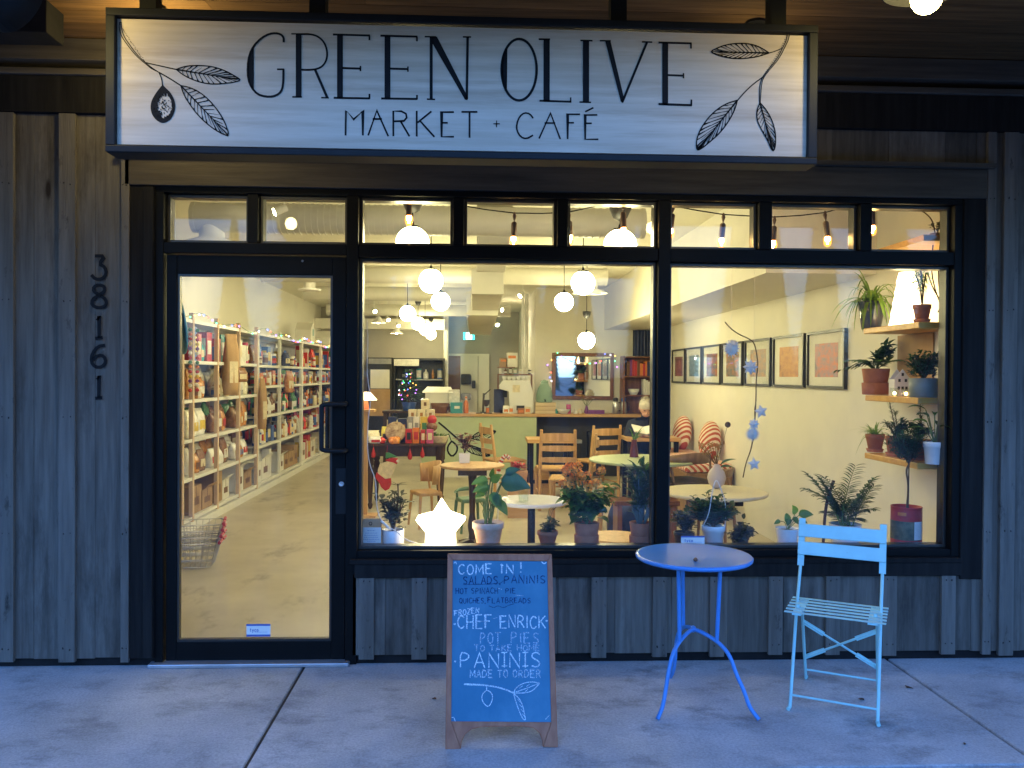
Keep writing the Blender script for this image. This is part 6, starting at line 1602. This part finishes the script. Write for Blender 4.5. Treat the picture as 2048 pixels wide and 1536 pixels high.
p = at(741, 1047, .189); m = MB(); m.ribbon([p + V((.008 * math.cos(k * .628), 0, .008 * math.sin(k * .628))) for k in range(10)], .003, SN, .0006, closed=True); m.ribbon([p + V((-.006, 0, -.009)), p + V((.006, 0, -.009))], .003, SN, .0006)
m.build('emblem', m_ink, t, world=True)
# stickers
def sticker(px0, px1, py0, py1, y, lab, bot=True):
    a, c = at(px0, py0, y), at(px1, py1, y); h = a.z - c.z
    t = thing('window_sticker', lab, 'sticker', (a.x, y, c.z), group='blue and white stickers on the glass')
    MB().box(a.x, c.x, y - .001, y, c.z, a.z).build('sticker_sheet', m_paper, t, world=True)
    m = MB(); y2 = y - .0011
    m.box(a.x, c.x, y2 - .0006, y2, a.z - h * .15, a.z)
    if bot: m.box(a.x, c.x, y2 - .0006, y2, c.z, c.z + h * .17)
    w = c.x - a.x
    text(m, 'tyco', a.x + w * .14, a.x + w * .5, -(a.z - h * .34), -(a.z - h * .6), .0028, lambda x, yy: V((x, y2, -yy)), SN, .0006)
    m.ribbon([(a.x + w * .35, y2, a.z - h * .64), (a.x + w * .88, y2, a.z - h * .64)], .0012, SN, .0006)
    m.build('print', m_pal['blue'], t, world=True)
sticker(493, 541, 1248, 1273, .0405, 'blue and white sticker at the bottom of the door glass')
sticker(1362, 1409, 1072, 1091, .0765, 'blue and white sticker at the bottom of the right window glass', False)

# -- right window
t = plant_root('purplish bushy plant in a dark pot beside the right of the middle mullion', ledge(1368, .28))
zs = potmesh(t, .06, .05, .08, m_blackp)
m, g = MB(), MB(); bush(m, g, (0, 0, .13), (.075, .06, .075), 150, .03, .02, stems=14, base=(0, 0, zs)); parts(t, ('foliage', m, m_leaf_p), ('stem', g, m_stem))
t = plant_root('dark leafy plant in a white hanging pot with a wire handle', ledge(1426, .24))
zs = potmesh(t, .068, .05, .125, m_whitec, rim=True)
m, g = MB(), MB(); bush(m, g, (0, 0, .2), (.14, .09, .11), 240, .045, .026, stems=20, base=(0, 0, zs))
for (x, z) in ((-.12, .29), (-.03, .31), (.05, .3), (-.1, .26)):
    g.tube([(x * .5, 0, .18), (x, -.01, z)], .002, 5)
    for k in range(7): m.leaf((x, -.01, z - .006 * k), (math.cos(k * 2.4), math.sin(k * 2.4), .4), .028, .014, n=3)
parts(t, ('foliage', m, m_leaf_d), ('stem', g, m_stem))
MB().tube(smooth([(-.066, -.02, .12), (-.04, -.06, .2), (-.025, -.06, .33), (.0, -.05, .4), (.03, -.05, .33), (.066, -.02, .25), (.068, .0, .12)], 2), .0028, 6).build('handle', m_white, t)
t = plant_root('trailing purple green plant spilling over the ledge between two white pots', ledge(1480, .24))
zs = potmesh(t, .05, .04, .06, m_blackp)
m, g = MB(), MB(); bush(m, g, (0, -.01, .065), (.085, .06, .085), 170, .03, .02, stems=14, base=(0, 0, zs), up=0); parts(t, ('foliage', m, m_leaf_p), ('stem', g, m_stem))
t = plant_root('small heart leaved plant in a ribbed white pot left of the pale blue chair', ledge(1574, .24))
zs = potmesh(t, .064, .05, .108, m_whitec, ribs=True)
m, g = MB(), MB()
for px, py, dx, dz, L, w in ((1598, 1030, .9, .35, .08, .05), (1590, 1028, -.3, .9, .07, .045), (1578, 1030, -.5, -.3, .05, .04), (1575, 1035, -.1, -.6, .05, .042), (1560, 1042, -1, -.1, .045, .025), (1586, 1035, .5, -.5, .05, .035), (1602, 1040, .8, -.2, .04, .025)):
    e = at(px, py, .24) - V(t.location); g.tube(smooth([(0, 0, zs), V((0, 0, zs)).lerp(e, .5) + V((.01, 0, .02)), e], 1), .002, 5); m.leaf(e, (dx, -.3, dz), L, w, up=(.1, -1, .5), droop=.35, n=7, shape=2, fold=.2)
parts(t, ('foliage', m, m_leaf), ('stem', g, m_gstem))
t = plant_root('feathery parlour palm with thick brown stems in a ribbed white pot behind the chair', ledge(1690, .3))
zs = potmesh(t, .088, .072, .12, m_whitec, ribs=True)
m, g, tr = MB(), MB(), MB()
for k, (px, py) in enumerate(((1628, 940), (1622, 962), (1660, 945), (1650, 955), (1705, 925), (1735, 950), (1740, 965), (1725, 985), (1738, 1005), (1665, 985), (1660, 1015), (1690, 970), (1700, 1000), (1715, 1025))):
    e = at(px, py, .3 + .1 * math.sin(k * 2.1)) - V(t.location); b0 = V((rng.uniform(-.03, .03), rng.uniform(-.03, .03), zs))
    L = (e - b0).length * .98; d = (e - b0).normalized() + V((0, 0, .35))
    frond(m, g, b0, d, L, 17, .085, .013, .6)
for (x0, x1) in ((-.11, -.1),):
    tr.tube(smooth([(x0 - .01, .02, 0.0), (x0, .02, .2), (x1 + .01, .01, .3), (x1 + .03, .0, .37)], 2), .009 if x0 < -.09 else .006, 8)
parts(t, ('foliage', m, m_leaf_d), ('stem', g, m_gstem), ('trunk', tr, mat('red brown cane', (.07, .028, .02), .6, var=.3, scale=20)))
# topiary in the oil tin
p = ledge(1812, .25); t = plant_root('slim topiary tree growing in a big red and green oil tin', p, 'topiary_tree')
rr = .083; hh = at(1812, 1012, .25).z - ZL
MB().lathe([(rr, 0), (rr * 1.02, .004), (rr, .008), (rr, hh - .006), (rr * 1.02, hh - .003), (rr, hh), (rr * .95, hh), (rr * .95, hh - .03)], n=40, capt=False).build('oil_tin', m_pal['red'], t)
MB().lathe([(.001, hh - .028), (rr * .94, hh - .03)], n=24, capt=False, capb=False).build('soil', m_soil, t)
m = MB().lathe([(rr * 1.004, hh * .2), (rr * 1.004, hh * .66)], n=40, capt=False, capb=False); m.build('tin_band', mat('tin olive print', (.03, .05, .03), .4, c2=(.16, .15, .08), scale=30), t)
def arc(m, a0, a1, z0, z1, r):
    n = 8; vs = []
    for i in range(n + 1):
        a = R(a0 + (a1 - a0) * i / n); vs += [(r * math.cos(a), r * math.sin(a), z0), (r * math.cos(a), r * math.sin(a), z1)]
    m.add(vs, [(2 * i, 2 * i + 2, 2 * i + 3, 2 * i + 1) for i in range(n)], 0, True)
m = MB(); arc(m, -88, -45, hh * .22, hh * .66, rr * 1.009); m.build('tin_label', m_paper, t)
m = MB()
for k in range(14): arc(m, -86, -48, hh * (.25 + .028 * k), hh * (.257 + .028 * k), rr * 1.012)
m.build('label_lines', m_pal['grey'], t)
m = MB(); arc(m, -150, -118, hh * .8, hh * .88, rr * 1.006); arc(m, -150, -112, hh * .04, hh * .13, rr * 1.006); arc(m, -82, -60, hh * .05, hh * .08, rr * 1.006); m.build('tin_label', m_pal['orange'], t)
e = at(1818, 928, .25) - p
MB().tube(smooth([(0, 0, hh - .04), (.012, 0, hh + .12), (-.006, 0, hh + .2), e], 2), .0055, 8).tube(smooth([(.01, 0, hh - .04), (.016, .01, hh + .13), e], 2), .0035, 6).build('trunk', m_stem, t)
m, g = MB(), MB(); cc = at(1812, 885, .25) - p
bush(m, g, cc, (.125, .1, .085), 900, .034, .007, stems=30, base=e, up=.35, droop=.1)
parts(t, ('crown', m, m_leaf_d), ('twig', g, m_stem))
# wall shelves with plants
for k, (px, py, w) in enumerate(((1727, 657, 'top'), (1730, 790, 'middle'), (1729, 905, 'lowest'))):
    xs_ = 2.5; p = atx(px, py, xs_); z = p.z
    o = MB().box(xs_, XR - .002, .2, p.y, z - .036, z).build('wall_shelf', m_amber, bev=.004); tag(o, 'honey pine wall shelf carrying plants, the %s of the lower three by the right window' % w, 'shelf', 'plant shelves on the right wall')
    if k == 0: z_t, y_t = z, p.y
    if k == 1: z_m, y_m = z, p.y
    if k == 2: z_l, y_l = z, p.y
XP = 2.6
o = MB().box(2.52, XR - .002, .2, 1.05, 2.305, 2.34).build('wall_shelf', m_amber, bev=.004); tag(o, 'high pine wall shelf near the ceiling, carrying the bare twining plant', 'shelf', 'plant shelves on the right wall')
def onshelf(px, z, x=XP): p = atx(px, 700, x); return V((x, p.y, z + .001))
p = onshelf(1742, z_t, 2.61); t = plant_root('arching spider plant in a glossy dark blue pot on the top wall shelf', p)
potmesh(t, .088, .06, .185, mat('glossy blue glaze', (.02, .03, .07), .12, c2=(.05, .06, .11), scale=8, coat=.5), rim=False)
m = MB(); spiky(m, (0, 0, .16), 34, .3, .026, 1.0, 1.5); spiky(m, (0, 0, .16), 10, .36, .028, 1.2, 1.9, 2.4, 4.4)
for k in range(2): m.leaf((-.03, -.06, .17), (-.5, -1, .5), .3, .012, droop=1.6, n=9)
parts(t, ('foliage', m, m_leaf_l))
p = onshelf(1812, z_t, 2.63); t = thing('paper_tree_lamp', 'glowing layered white cone lamp on the top wall shelf', 'lamp', p)
hL = at(1815, 545, p.y).z - p.z
pr = []
for k in range(5):
    z0 = hL * k / 5; r0 = .1 - .05 * k / 5; pr += [(r0, z0 + .001), (r0 - .016, z0 + hL / 5)]
MB().lathe(pr, n=28).build('lamp_shade', emis('lit paper cone', (1, .78, .4), 1.9), t)
p = onshelf(1843, z_t, 2.56); t = plant_root('thorny thin stemmed plant in a terracotta pot in front of the cone lamp', p)
zs = potmesh(t, .05, .034, .095, m_terra, .048, z=.008)
m, g = MB(), MB()
for k in range(3):
    e = V((rng.uniform(-.05, .04), rng.uniform(-.03, .03), .26 + .05 * rng.random())); g.tube(smooth([(0, 0, zs), (e.x * .3, e.y, .2), e], 2), .004, 6)
    for q_ in range(26): m.leaf(V((0, 0, zs)).lerp(e, rng.uniform(.55, 1.05)), (rng.uniform(-1, 1), rng.uniform(-1, 1), rng.uniform(-.2, .8)), .055, .009, n=4, droop=.7)
parts(t, ('foliage', m, m_leaf_l), ('stem', g, m_stem))
p = onshelf(1752, z_m, 2.61); t = plant_root('ferny plant in a stacked terracotta pot on the middle wall shelf', p)
MB().lathe([(.078, 0), (.082, .003), (.086, .075), (.082, .078), (.07, .07), (.07, .01)], n=32).build('outer_pot', m_terra, t)
zs = potmesh(t, .086, .07, .12, m_terra, z=.05, rim=False)
m, g, m2 = MB(), MB(), MB()
for k in range(12): frond(m, g, (0, 0, zs), (math.cos(k * .9), math.sin(k * .9), 1.3), .2, 12, .05, .009, .8)
bush(m2, g, (.03, .0, .27), (.08, .07, .09), 70, .06, .035, shape=2, stems=9, base=(0, 0, zs))
for k in range(3):
    e = V((-.08 - .07 * k, -.03, .2 - .02 * k)); g.tube(smooth([(0, 0, zs), (e.x * .5, e.y, .22), e], 1), .003, 5)
    for q_ in range(6): m2.leaf(e + V((.02 * q_ - .04, 0, 0)), (-.6 + .2 * q_, -.3, -.2 + .12 * q_), .055, .02, n=4)
parts(t, ('foliage', m, m_leaf), ('leaf', m2, m_leaf_d), ('stem', g, m_gstem))
p = onshelf(1800, z_m, 2.6); t = thing('lantern_house', 'white house shaped tea light lantern on the middle wall shelf', 'lantern', p)
b = MB(); W_, H_ = .05, at(1800, 738, p.y).z - p.z
pts = [(-W_, 0), (-W_, H_ * .62), (0, H_), (W_, H_ * .62), (W_, 0)]
for yy in (-.035, .031): b.prism([V((x, yy, z)) for x, z in pts], (0, .004, 0))
b.box(-W_, -W_ + .004, -.03, .03, 0, H_ * .62).box(W_ - .004, W_, -.03, .03, 0, H_ * .62)
b.build('house_body', m_whitec, t)
m = MB()
for x, z in ((-.024, .3), (.0, .3), (.024, .3), (-.02, .58), (.02, .58), (0, .8)): m.box(x - .007, x + .007, -.037, -.0355, H_ * (z - .06), H_ * (z + .05))
m.build('window_opening', m_pal['black'], t)
for k, px in enumerate((1790, 1813)):
    q = onshelf(px, z_m, 2.52); t = thing('tea_light', ('left' if k == 0 else 'right') + ' lit tea light in a small glass before the white house lantern', 'candle', q, group='tea lights')
    MB().lathe([(.02, 0), (.026, .05), (.024, .05), (.018, .004)], n=16).build('glass', m_jar, t); MB().ball((0, 0, .018), .01, 8, 6).build('flame', emis('tea light flame %d' % k, (1, .6, .2), 5), t)
p = onshelf(1848, z_m, 2.58); t = plant_root('dense dark shrub in a grey blue planter on the middle wall shelf', p)
zs = potmesh(t, .08, .075, .11, mat('grey blue planter', (.16, .2, .2), .5), rim=False)
m, g = MB(), MB(); bush(m, g, (0, 0, .19), (.1, .09, .09), 420, .03, .013, stems=24, base=(0, 0, zs)); parts(t, ('foliage', m, m_leaf_d), ('stem', g, m_stem))
p = onshelf(1752, z_l, 2.59); t = plant_root('spiky rosette plant in a small terracotta pot at the left of the lowest wall shelf', p)
zs = potmesh(t, .06, .04, .105, m_terra, .055, z=.01); m = MB(); spiky(m, (0, 0, zs), 40, .12, .013, 1.3, .8); spiky(m, (0, 0, zs), 4, .2, .006, 1.6, 1.6, 2, 5); parts(t, ('foliage', m, m_leaf_l))
for px, lab, tips, sd in ((1797, 'tall rosemary in a wide terracotta pot on the lowest wall shelf', ((-.05, .35), (-.02, .27), (.03, .22), (-.07, .2)), 1), (1838, 'tall rosemary with a leafy base in a terracotta pot beside the white pot', ((.0, .36), (.03, .25), (-.05, .2), (.06, .16)), 2)):
    p = onshelf(px, z_l, 2.6); t = plant_root(lab, p); zs = potmesh(t, .072, .055, .11, m_terra, .07, z=.01)
    m, g = MB(), MB()
    for x, z in tips: rosemary(m, g, (0, 0, zs), (x, rng.uniform(-.02, .02), z), 150, .028)
    bush(m, g, (0, 0, .17), (.075, .06, .06), 90, .035, .014, stems=8, base=(0, 0, zs)); parts(t, ('foliage', m, m_leaf_d), ('stem', g, m_stem))
p = onshelf(1872, z_l, 2.57); t = plant_root('peace lily in a white pot at the right end of the lowest wall shelf', p)
zs = potmesh(t, .062, .05, .125, m_whitec, rim=True); m, g = MB(), MB()
for k in range(11):
    a = k * 2.4; e = V((.05 * math.cos(a), .04 * math.sin(a), zs + .06 + .015 * k)); g.tube([(0, 0, zs), e], .003, 5); m.leaf(e, (math.cos(a), math.sin(a), .7), .1, .035, n=6, droop=.6)
parts(t, ('foliage', m, m_leaf), ('stem', g, m_gstem))
# kraft board and vine behind the shelves, small hanging pot
a, c = atx(1796, 655, XR - .01), atx(1866, 720, XR - .01)
o = MB().box(XR - .012, XR - .002, c.y, a.y, z_m + .02, z_t - .04).build('cork_board', m_kraft); tag(o, 'plain tan board on the wall between the upper two plant shelves', 'board')
p = at(1873, 470, .34); p.z = 2.372; t = plant_root('bare twining plant in a small brass pot on the highest wall shelf', p, 'twining_plant')
MB().lathe([(.03, -.03), (.038, 0), (.034, 0), (.028, -.02)], n=18).build('pot', mat('brass', (.45, .28, .1), .35, .9), t)
g = MB()
for pts in ([(1870, 465), (1865, 440), (1850, 425), (1838, 420)], [(1875, 465), (1882, 440), (1880, 420)], [(1866, 490), (1862, 540), (1870, 580), (1882, 610), (1876, 625)], [(1880, 490), (1876, 540), (1880, 600)], [(1855, 545), (1865, 575), (1880, 600)]):
    g.tube(smooth([at(x, y, .34) - p for x, y in pts], 2), .0035, 6)
m = MB(); bush(m, MB(), (0, 0, .03), (.03, .03, .03), 14, .03, .015, base=(0, 0, 0)); parts(t, ('stem', g, m_stem), ('foliage', m, m_leaf_p))

# twig mobile with paper stars
YM = .42
t = thing('twig_mobile', 'hanging bare twig with white paper stars in the right window', 'mobile', at(1512, 790, YM))
tw = [(1450, 644), (1462, 658), (1480, 670), (1495, 676), (1508, 684), (1513, 705), (1516, 730), (1512, 760), (1512, 800), (1509, 850), (1506, 875), (1502, 900), (1492, 925), (1486, 955)]
m = MB().tube(smooth([at(x, y, YM) for x, y in tw], 2), .0035, 6)
m.tube(smooth([at(x, y, YM + .01) for x, y in ((1513, 800), (1508, 820), (1511, 850), (1505, 890), (1497, 915))], 2), .002, 5)
m.build('twig', m_stem, t, world=True)
MB().tube([at(1462, 658, YM), V((at(1462, 658, YM).x, YM, 2.42))], .0008, 4).tube([at(1508, 684, YM), V((at(1508, 684, YM).x, YM, 2.42))], .0008, 4).build('thread', m_white, t, world=True)
def pstar(px, py, r, n, inner, rot=0, thick=.012):
    c = at(px, py, YM - .02); m = MB(); pts = []
    for i in range(2 * n):
        a = rot + math.pi * i / n + math.pi / 2; q = r if i % 2 == 0 else r * inner
        pts.append(c + V((q * math.cos(a), 0, q * math.sin(a))))
    k = 2 * n
    m.add(pts + [c + V((0, -thick, 0)), c + V((0, thick, 0))], [(i, (i + 1) % k, k) for i in range(k)] + [((i + 1) % k, i, k + 1) for i in range(k)])
    m.build('paper_star', m_paper, t, world=True)
pstar(1463, 697, .055, 16, .62); pstar(1466, 690, .04, 16, .5, .2); pstar(1501, 734, .048, 8, .6); pstar(1522, 823, .042, 5, .5, .2); pstar(1505, 868, .05, 24, .55, 0); pstar(1508, 848, .035, 8, .6); pstar(1508, 928, .042, 5, .48, .1)
# egg vase with dried flowers on the cream table
p = gnd(1433, 976, .722)
t = thing('egg_vase', 'pale egg shaped vase with dried flowers on the cream table', 'vase', p)
MB().lathe([(.02, 0), (.055, .03), (.068, .075), (.055, .12), (.025, .155), (.018, .175)], n=24).build('vase', mat('pale stoneware', (.62, .52, .44), .5, var=.06), t)
m, g, d = MB(), MB(), MB()
for k in range(26):
    e = V((rng.uniform(-.13, .05), rng.uniform(-.06, .06), rng.uniform(.22, .33))); g.tube([(0, 0, .16), e], .0012, 4)
    for q_ in range(5): m.ball(e + V((rng.uniform(-.015, .015), rng.uniform(-.015, .015), rng.uniform(-.015, .015))), .005, 5, 4)
g.tube(smooth([(0, 0, .16), (.05, 0, .35), (.075, 0, .45)], 1), .0015, 5); d.ball((.078, 0, .46), .022, 8, 6, (1, .8, 1))
d2 = MB(); d2.leaf((.03, 0, .17), (.7, -.2, .5), .12, .06, shape=2); d2.leaf((.03, 0, .15), (.9, -.2, .2), .1, .06, shape=2)
parts(t, ('flower', m, mat('dried flower heads', (.34, .2, .06), .8, var=.2)), ('stem', g, m_stem), ('seed_head', d, m_stem), ('leaf', d2, m_leaf_b))
# things on tables
p = gnd(929, 925, .742)
t = plant_root('small red leaved plant in a pale square pot on the round brown table', p)
MB().hexa([(-.045, -.045, 0), (.045, -.045, 0), (.045, .045, 0), (-.045, .045, 0), (-.05, -.05, .085), (.05, -.05, .085), (.05, .05, .085), (-.05, .05, .085)]).build('pot', m_whitec, t)
m, g = MB(), MB(); bush(m, g, (0, 0, .2), (.08, .06, .09), 70, .05, .025, stems=8, base=(0, 0, .08)); parts(t, ('foliage', m, mat('red brown leaf', (.22, .09, .05), .5, c2=(.34, .2, .09), isl=.4)), ('stem', g, m_stem))
p = gnd(1268, 914, .742)
t = plant_root('spiky sprig in a dark red vase on the pale green table', p, 'vase_plant')
MB().lathe([(.045, 0), (.038, .06), (.026, .15), (.03, .17)], n=18).build('vase', mat('dark red vase', (.12, .02, .02), .3, var=.2), t)
m = MB(); spiky(m, (0, 0, .16), 10, .16, .022, 1.0, .4); parts(t, ('foliage', m, m_leaf))
p = gnd(1047, 1004, .722)
t = thing('glass_tumbler', 'clear glass tumbler on the small white table', 'glass', p); MB().lathe([(.03, 0), (.036, .1), (.034, .1), (.028, .006)], n=20).build('glass', m_jar, t)
p = gnd(1036, 965); 
t = thing('red_bow_pot', 'striped red and white gift with a reddish plant on the box stool', 'gift', V((p.x - .02, 4.4, 0)))
# a pinkish flower box behind the stool
t.location = gnd(1040, 985, .3) + V((0, .25, -.3)); 
MB().box(-.12, .12, -.08, .08, .0, .36).build('stand_box', m_oakx, t)
MB().lathe([(.08, .361), (.1, .5), (.09, .5)], n=20).build('pot', mat('pink blossom pot', (.4, .2, .1), .6), t)
m = MB(); bush(m, MB(), (0, 0, .55), (.1, .08, .06), 60, .05, .02, base=(0, 0, .5)); parts(t, ('flower', m, m_pal['red']))
t.name = 'flower_box'; t['label'] = 'reddish potted flowers on a pine box behind the white table'; t['category'] = 'plant'
p = at(1003, 930, 4.2); t = thing('candy_cane', 'large red and white striped candy cane ornament beside the round brown table', 'ornament', (p.x, 4.2, .0))
pts = smooth([at(996, 955, 4.2), at(998, 935, 4.2), at(1004, 918, 4.2), at(1012, 910, 4.2), at(1019, 918, 4.2)], 2)
for i in range(len(pts) - 1): MB().tube([pts[i], pts[i + 1]], .022, 8, cap=True).build('stripe', m_pal['red' if i % 2 == 0 else 'white'], t, world=True)
MB().tube([pts[0], V((pts[0].x, 4.2, 0))], .012, 8).build('stick', m_white, t, world=True)
# notice on the left wall by the door
o = MB().lathe([(.0, 0), (.2, 0), (.2, .014), (.185, .018), (.18, .012), (.0, .012)], n=36, capt=False, capb=False).build('round_plaque', [m_pal['teal']]); o.location = at(352, 640, .45); o.rotation_euler = (0, R(80), R(30)); tag(o, 'round pale blue plaque hanging inside the hinge side of the door', 'plaque')
o = MB().lathe([(.0, 0), (.14, -.0), (.13, -.02), (.1, -.025), (.09, -.012), (.06, -.03), (.0, -.03)], n=28, capt=False, capb=False).build('ceiling_vent', m_white); q = at(619, 578, 5.6); o.location = (q.x, 5.6, q.z); tag(o, 'round white ceiling vent seen through the door glass', 'vent')
MB().tube([(0, 0, 0), (0, 0, ZC - q.z)], .07, 20).build('vent_pipe', m_duct, o)

# ================================================================== READING PERSON
P0 = V((at(1290, 820, 6.05).x, 6.05, 0))
m_skin = mat('skin', (.5, .27, .18), .55, c2=(.58, .33, .23), scale=12)
m_shirt = mat('navy shirt', (.012, .016, .035), .85, var=.25, scale=20)
m_hair = mat('short pale hair', (.42, .37, .3), .75, c2=(.62, .57, .48), scale=60, stretch=(1, 1, 3))
per = thing('person', 'person with short pale hair in a navy shirt reading a book at the pine table', 'person', P0)
def skinned(name, verts, edges, radii, m_, root=0, sub=2):
    me = bpy.data.meshes.new(name); me.from_pydata(verts, edges, []); me.materials.append(m_)
    o = bpy.data.objects.new(name, me); COL.objects.link(o); o.parent = per
    md = o.modifiers.new('skin', 'SKIN'); md.use_smooth_shade = True
    for i, r in enumerate(radii): 
        me.skin_vertices[0].data[i].radius = (r, r) if not isinstance(r, tuple) else r
        me.skin_vertices[0].data[i].use_root = (i == root)
    s = o.modifiers.new('sub', 'SUBSURF'); s.levels = sub; s.render_levels = sub
    return o
# joints: pelvis, waist, chest, neck, head..., arms, legs (sitting, facing the window)
hd = V((-.02, -.14, 1.13))
vs = [(0, .1, .5), (0, .07, .66), (0, .02, .82), (0, -.03, .95), (-.005, -.06, 1.0), (-.012, -.10, 1.07),
      (-.17, -.0, .91), (-.25, -.12, .76), (-.13, -.34, .80), (.17, .0, .91), (.25, -.12, .76), (.09, -.34, .80),
      (-.1, .06, .5), (-.12, -.32, .52), (-.12, -.3, .1), (-.12, -.42, .05), (.1, .06, .5), (.12, -.32, .52), (.13, -.28, .1), (.13, -.4, .05)]
ed = [(0, 1), (1, 2), (2, 3), (3, 4), (4, 5), (3, 6), (6, 7), (7, 8), (3, 9), (9, 10), (10, 11), (0, 12), (12, 13), (13, 14), (14, 15), (0, 16), (16, 17), (17, 18), (18, 19)]
ra = [.13, (.15, .12), (.17, .12), .11, .058, .055, .075, .052, .034, .075, .052, .034, .1, .075, .05, .045, .1, .075, .05, .045]
skinned('body', vs, ed, ra, m_shirt)
# head with face
m = MB(); m.ball(hd + V((0, 0, .02)), .1, 24, 18, (.78, .95, 1.12))
T_ = Matrix.Rotation(R(28), 3, 'X')
def hp(x, y, z): return hd + T_ @ V((x, y, z))
m.ball(hp(0, -.045, -.055), .055, 16, 12, (.95, .9, .8))
m.add([hp(-.014, -.088, -.025), hp(.014, -.088, -.025), hp(0, -.116, -.022), hp(0, -.092, .03)], [(0, 2, 3), (2, 1, 3), (0, 1, 2)], 0)
for s in (-1, 1): m.ball(hp(s * .079, .01, -.005), .022, 10, 8, (.4, .7, 1.1))
m.tube([(-.012, -.10, 1.06), hp(0, .0, -.05)], [.052, .05], 12)
m.build('head', m_skin, per)
m = MB()
for s in (-1, 1): m.ball(hp(s * .03, -.085, .012), .009, 8, 6, (1.3, .6, .6))
m.build('eye', m_pal['black'], per)
MB().bar(hp(-.02, -.094, -.062), hp(.02, -.094, -.062), .006, .006).build('mouth', mat('lips', (.35, .12, .1), .6), per)
m = MB(); m.ball(hp(0, .012, .035), .101, 24, 16, (.83, .98, .95))
for k in range(160):
    a, b_ = rng.uniform(0, 6.28), rng.uniform(.1, 1.4); d = V((math.sin(b_) * math.cos(a), math.sin(b_) * math.sin(a), math.cos(b_))); 
    if d.y < -.75: continue
    m.leaf(hp(d.x * .082, .012 + d.y * .097, .035 + d.z * .094), T_ @ (d + V((rng.uniform(-.6, .6), -.3, .2))), .03, .01, n=2, droop=.4)
m.build('hair', m_hair, per)
for s, wx in ((-1, -.13), (1, .09)):
    m = MB(); w0 = V((wx, -.34, .80)); inw = V((-s * .35, -1, .12)).normalized()
    m.tube([w0, w0 + inw * .045, w0 + inw * .09], [.028, .036, .034], 10)
    side = inw.cross(V((0, 0, 1))).normalized()
    for k in range(4):
        b0 = w0 + inw * .085 + side * (.027 - .018 * k); L = (.06, .072, .068, .052)[k]
        m.tube([b0, b0 + inw * L * .5 + V((0, 0, .008)), b0 + inw * L * .8 + V((-s * .012, .0, -.006)), b0 + inw * L + V((-s * .022, .01, -.016))], [.0088, .0085, .008, .0065], 8)
    b0 = w0 + inw * .03 + side * (-s * .03); m.tube([b0, b0 + inw * .03 + V((-s * .025, 0, .02)), b0 + inw * .055 + V((-s * .03, 0, .03))], [.011, .01, .008], 8)
    m.build('hand', m_skin, per)
m = MB()
for k, (x, z) in enumerate(((-.1, .85), (.02, .83))):
    for q_ in range(5): m.ribbon([V((x - .03 + q_ * .014, -.115, z + .012 * (q_ % 2))), V((x - .024 + q_ * .014, -.115, z + .03))], .01, (0, -1, .2), .003)
m.build('shirt_print', m_paper, per)
b0 = P0 + V((-.08, -.48, .82))
t = thing('open_book', 'open book held up by the reading person at the pine table', 'book', b0)
for s in (-1, 1):
    m = MB().hexa([(0, 0, 0), (s * .15, -.02, .035), (s * .15, .17, .105), (0, .2, .07), (0, 0, .012), (s * .15, -.02, .05), (s * .15, .17, .12), (0, .2, .085)]); m.build('page_block', m_paper, t)
    MB().hexa([(0, 0, -.005), (s * .155, -.025, .03), (s * .155, .175, .1), (0, .205, .065), (0, 0, -.001), (s * .155, -.025, .034), (s * .155, .175, .104), (0, .205, .069)]).build('cover', m_pal['navy'], t)
o = thing('dining_chair', 'plain dark chair under the reading person', 'chair', P0)
MB().box(-.22, .22, -.12, .3, .35, .385).build('seat', m_walnut, o, bev=.005)
for a in (-.2, .2):
    MB().box(a - .02, a + .02, -.1, -.06, 0, .349).build('leg', m_walnut, o); MB().box(a - .02, a + .02, .25, .29, 0, .86).build('leg', m_walnut, o)
MB().box(-.179, .179, .26, .28, .62, .82).build('backrest', m_walnut, o)
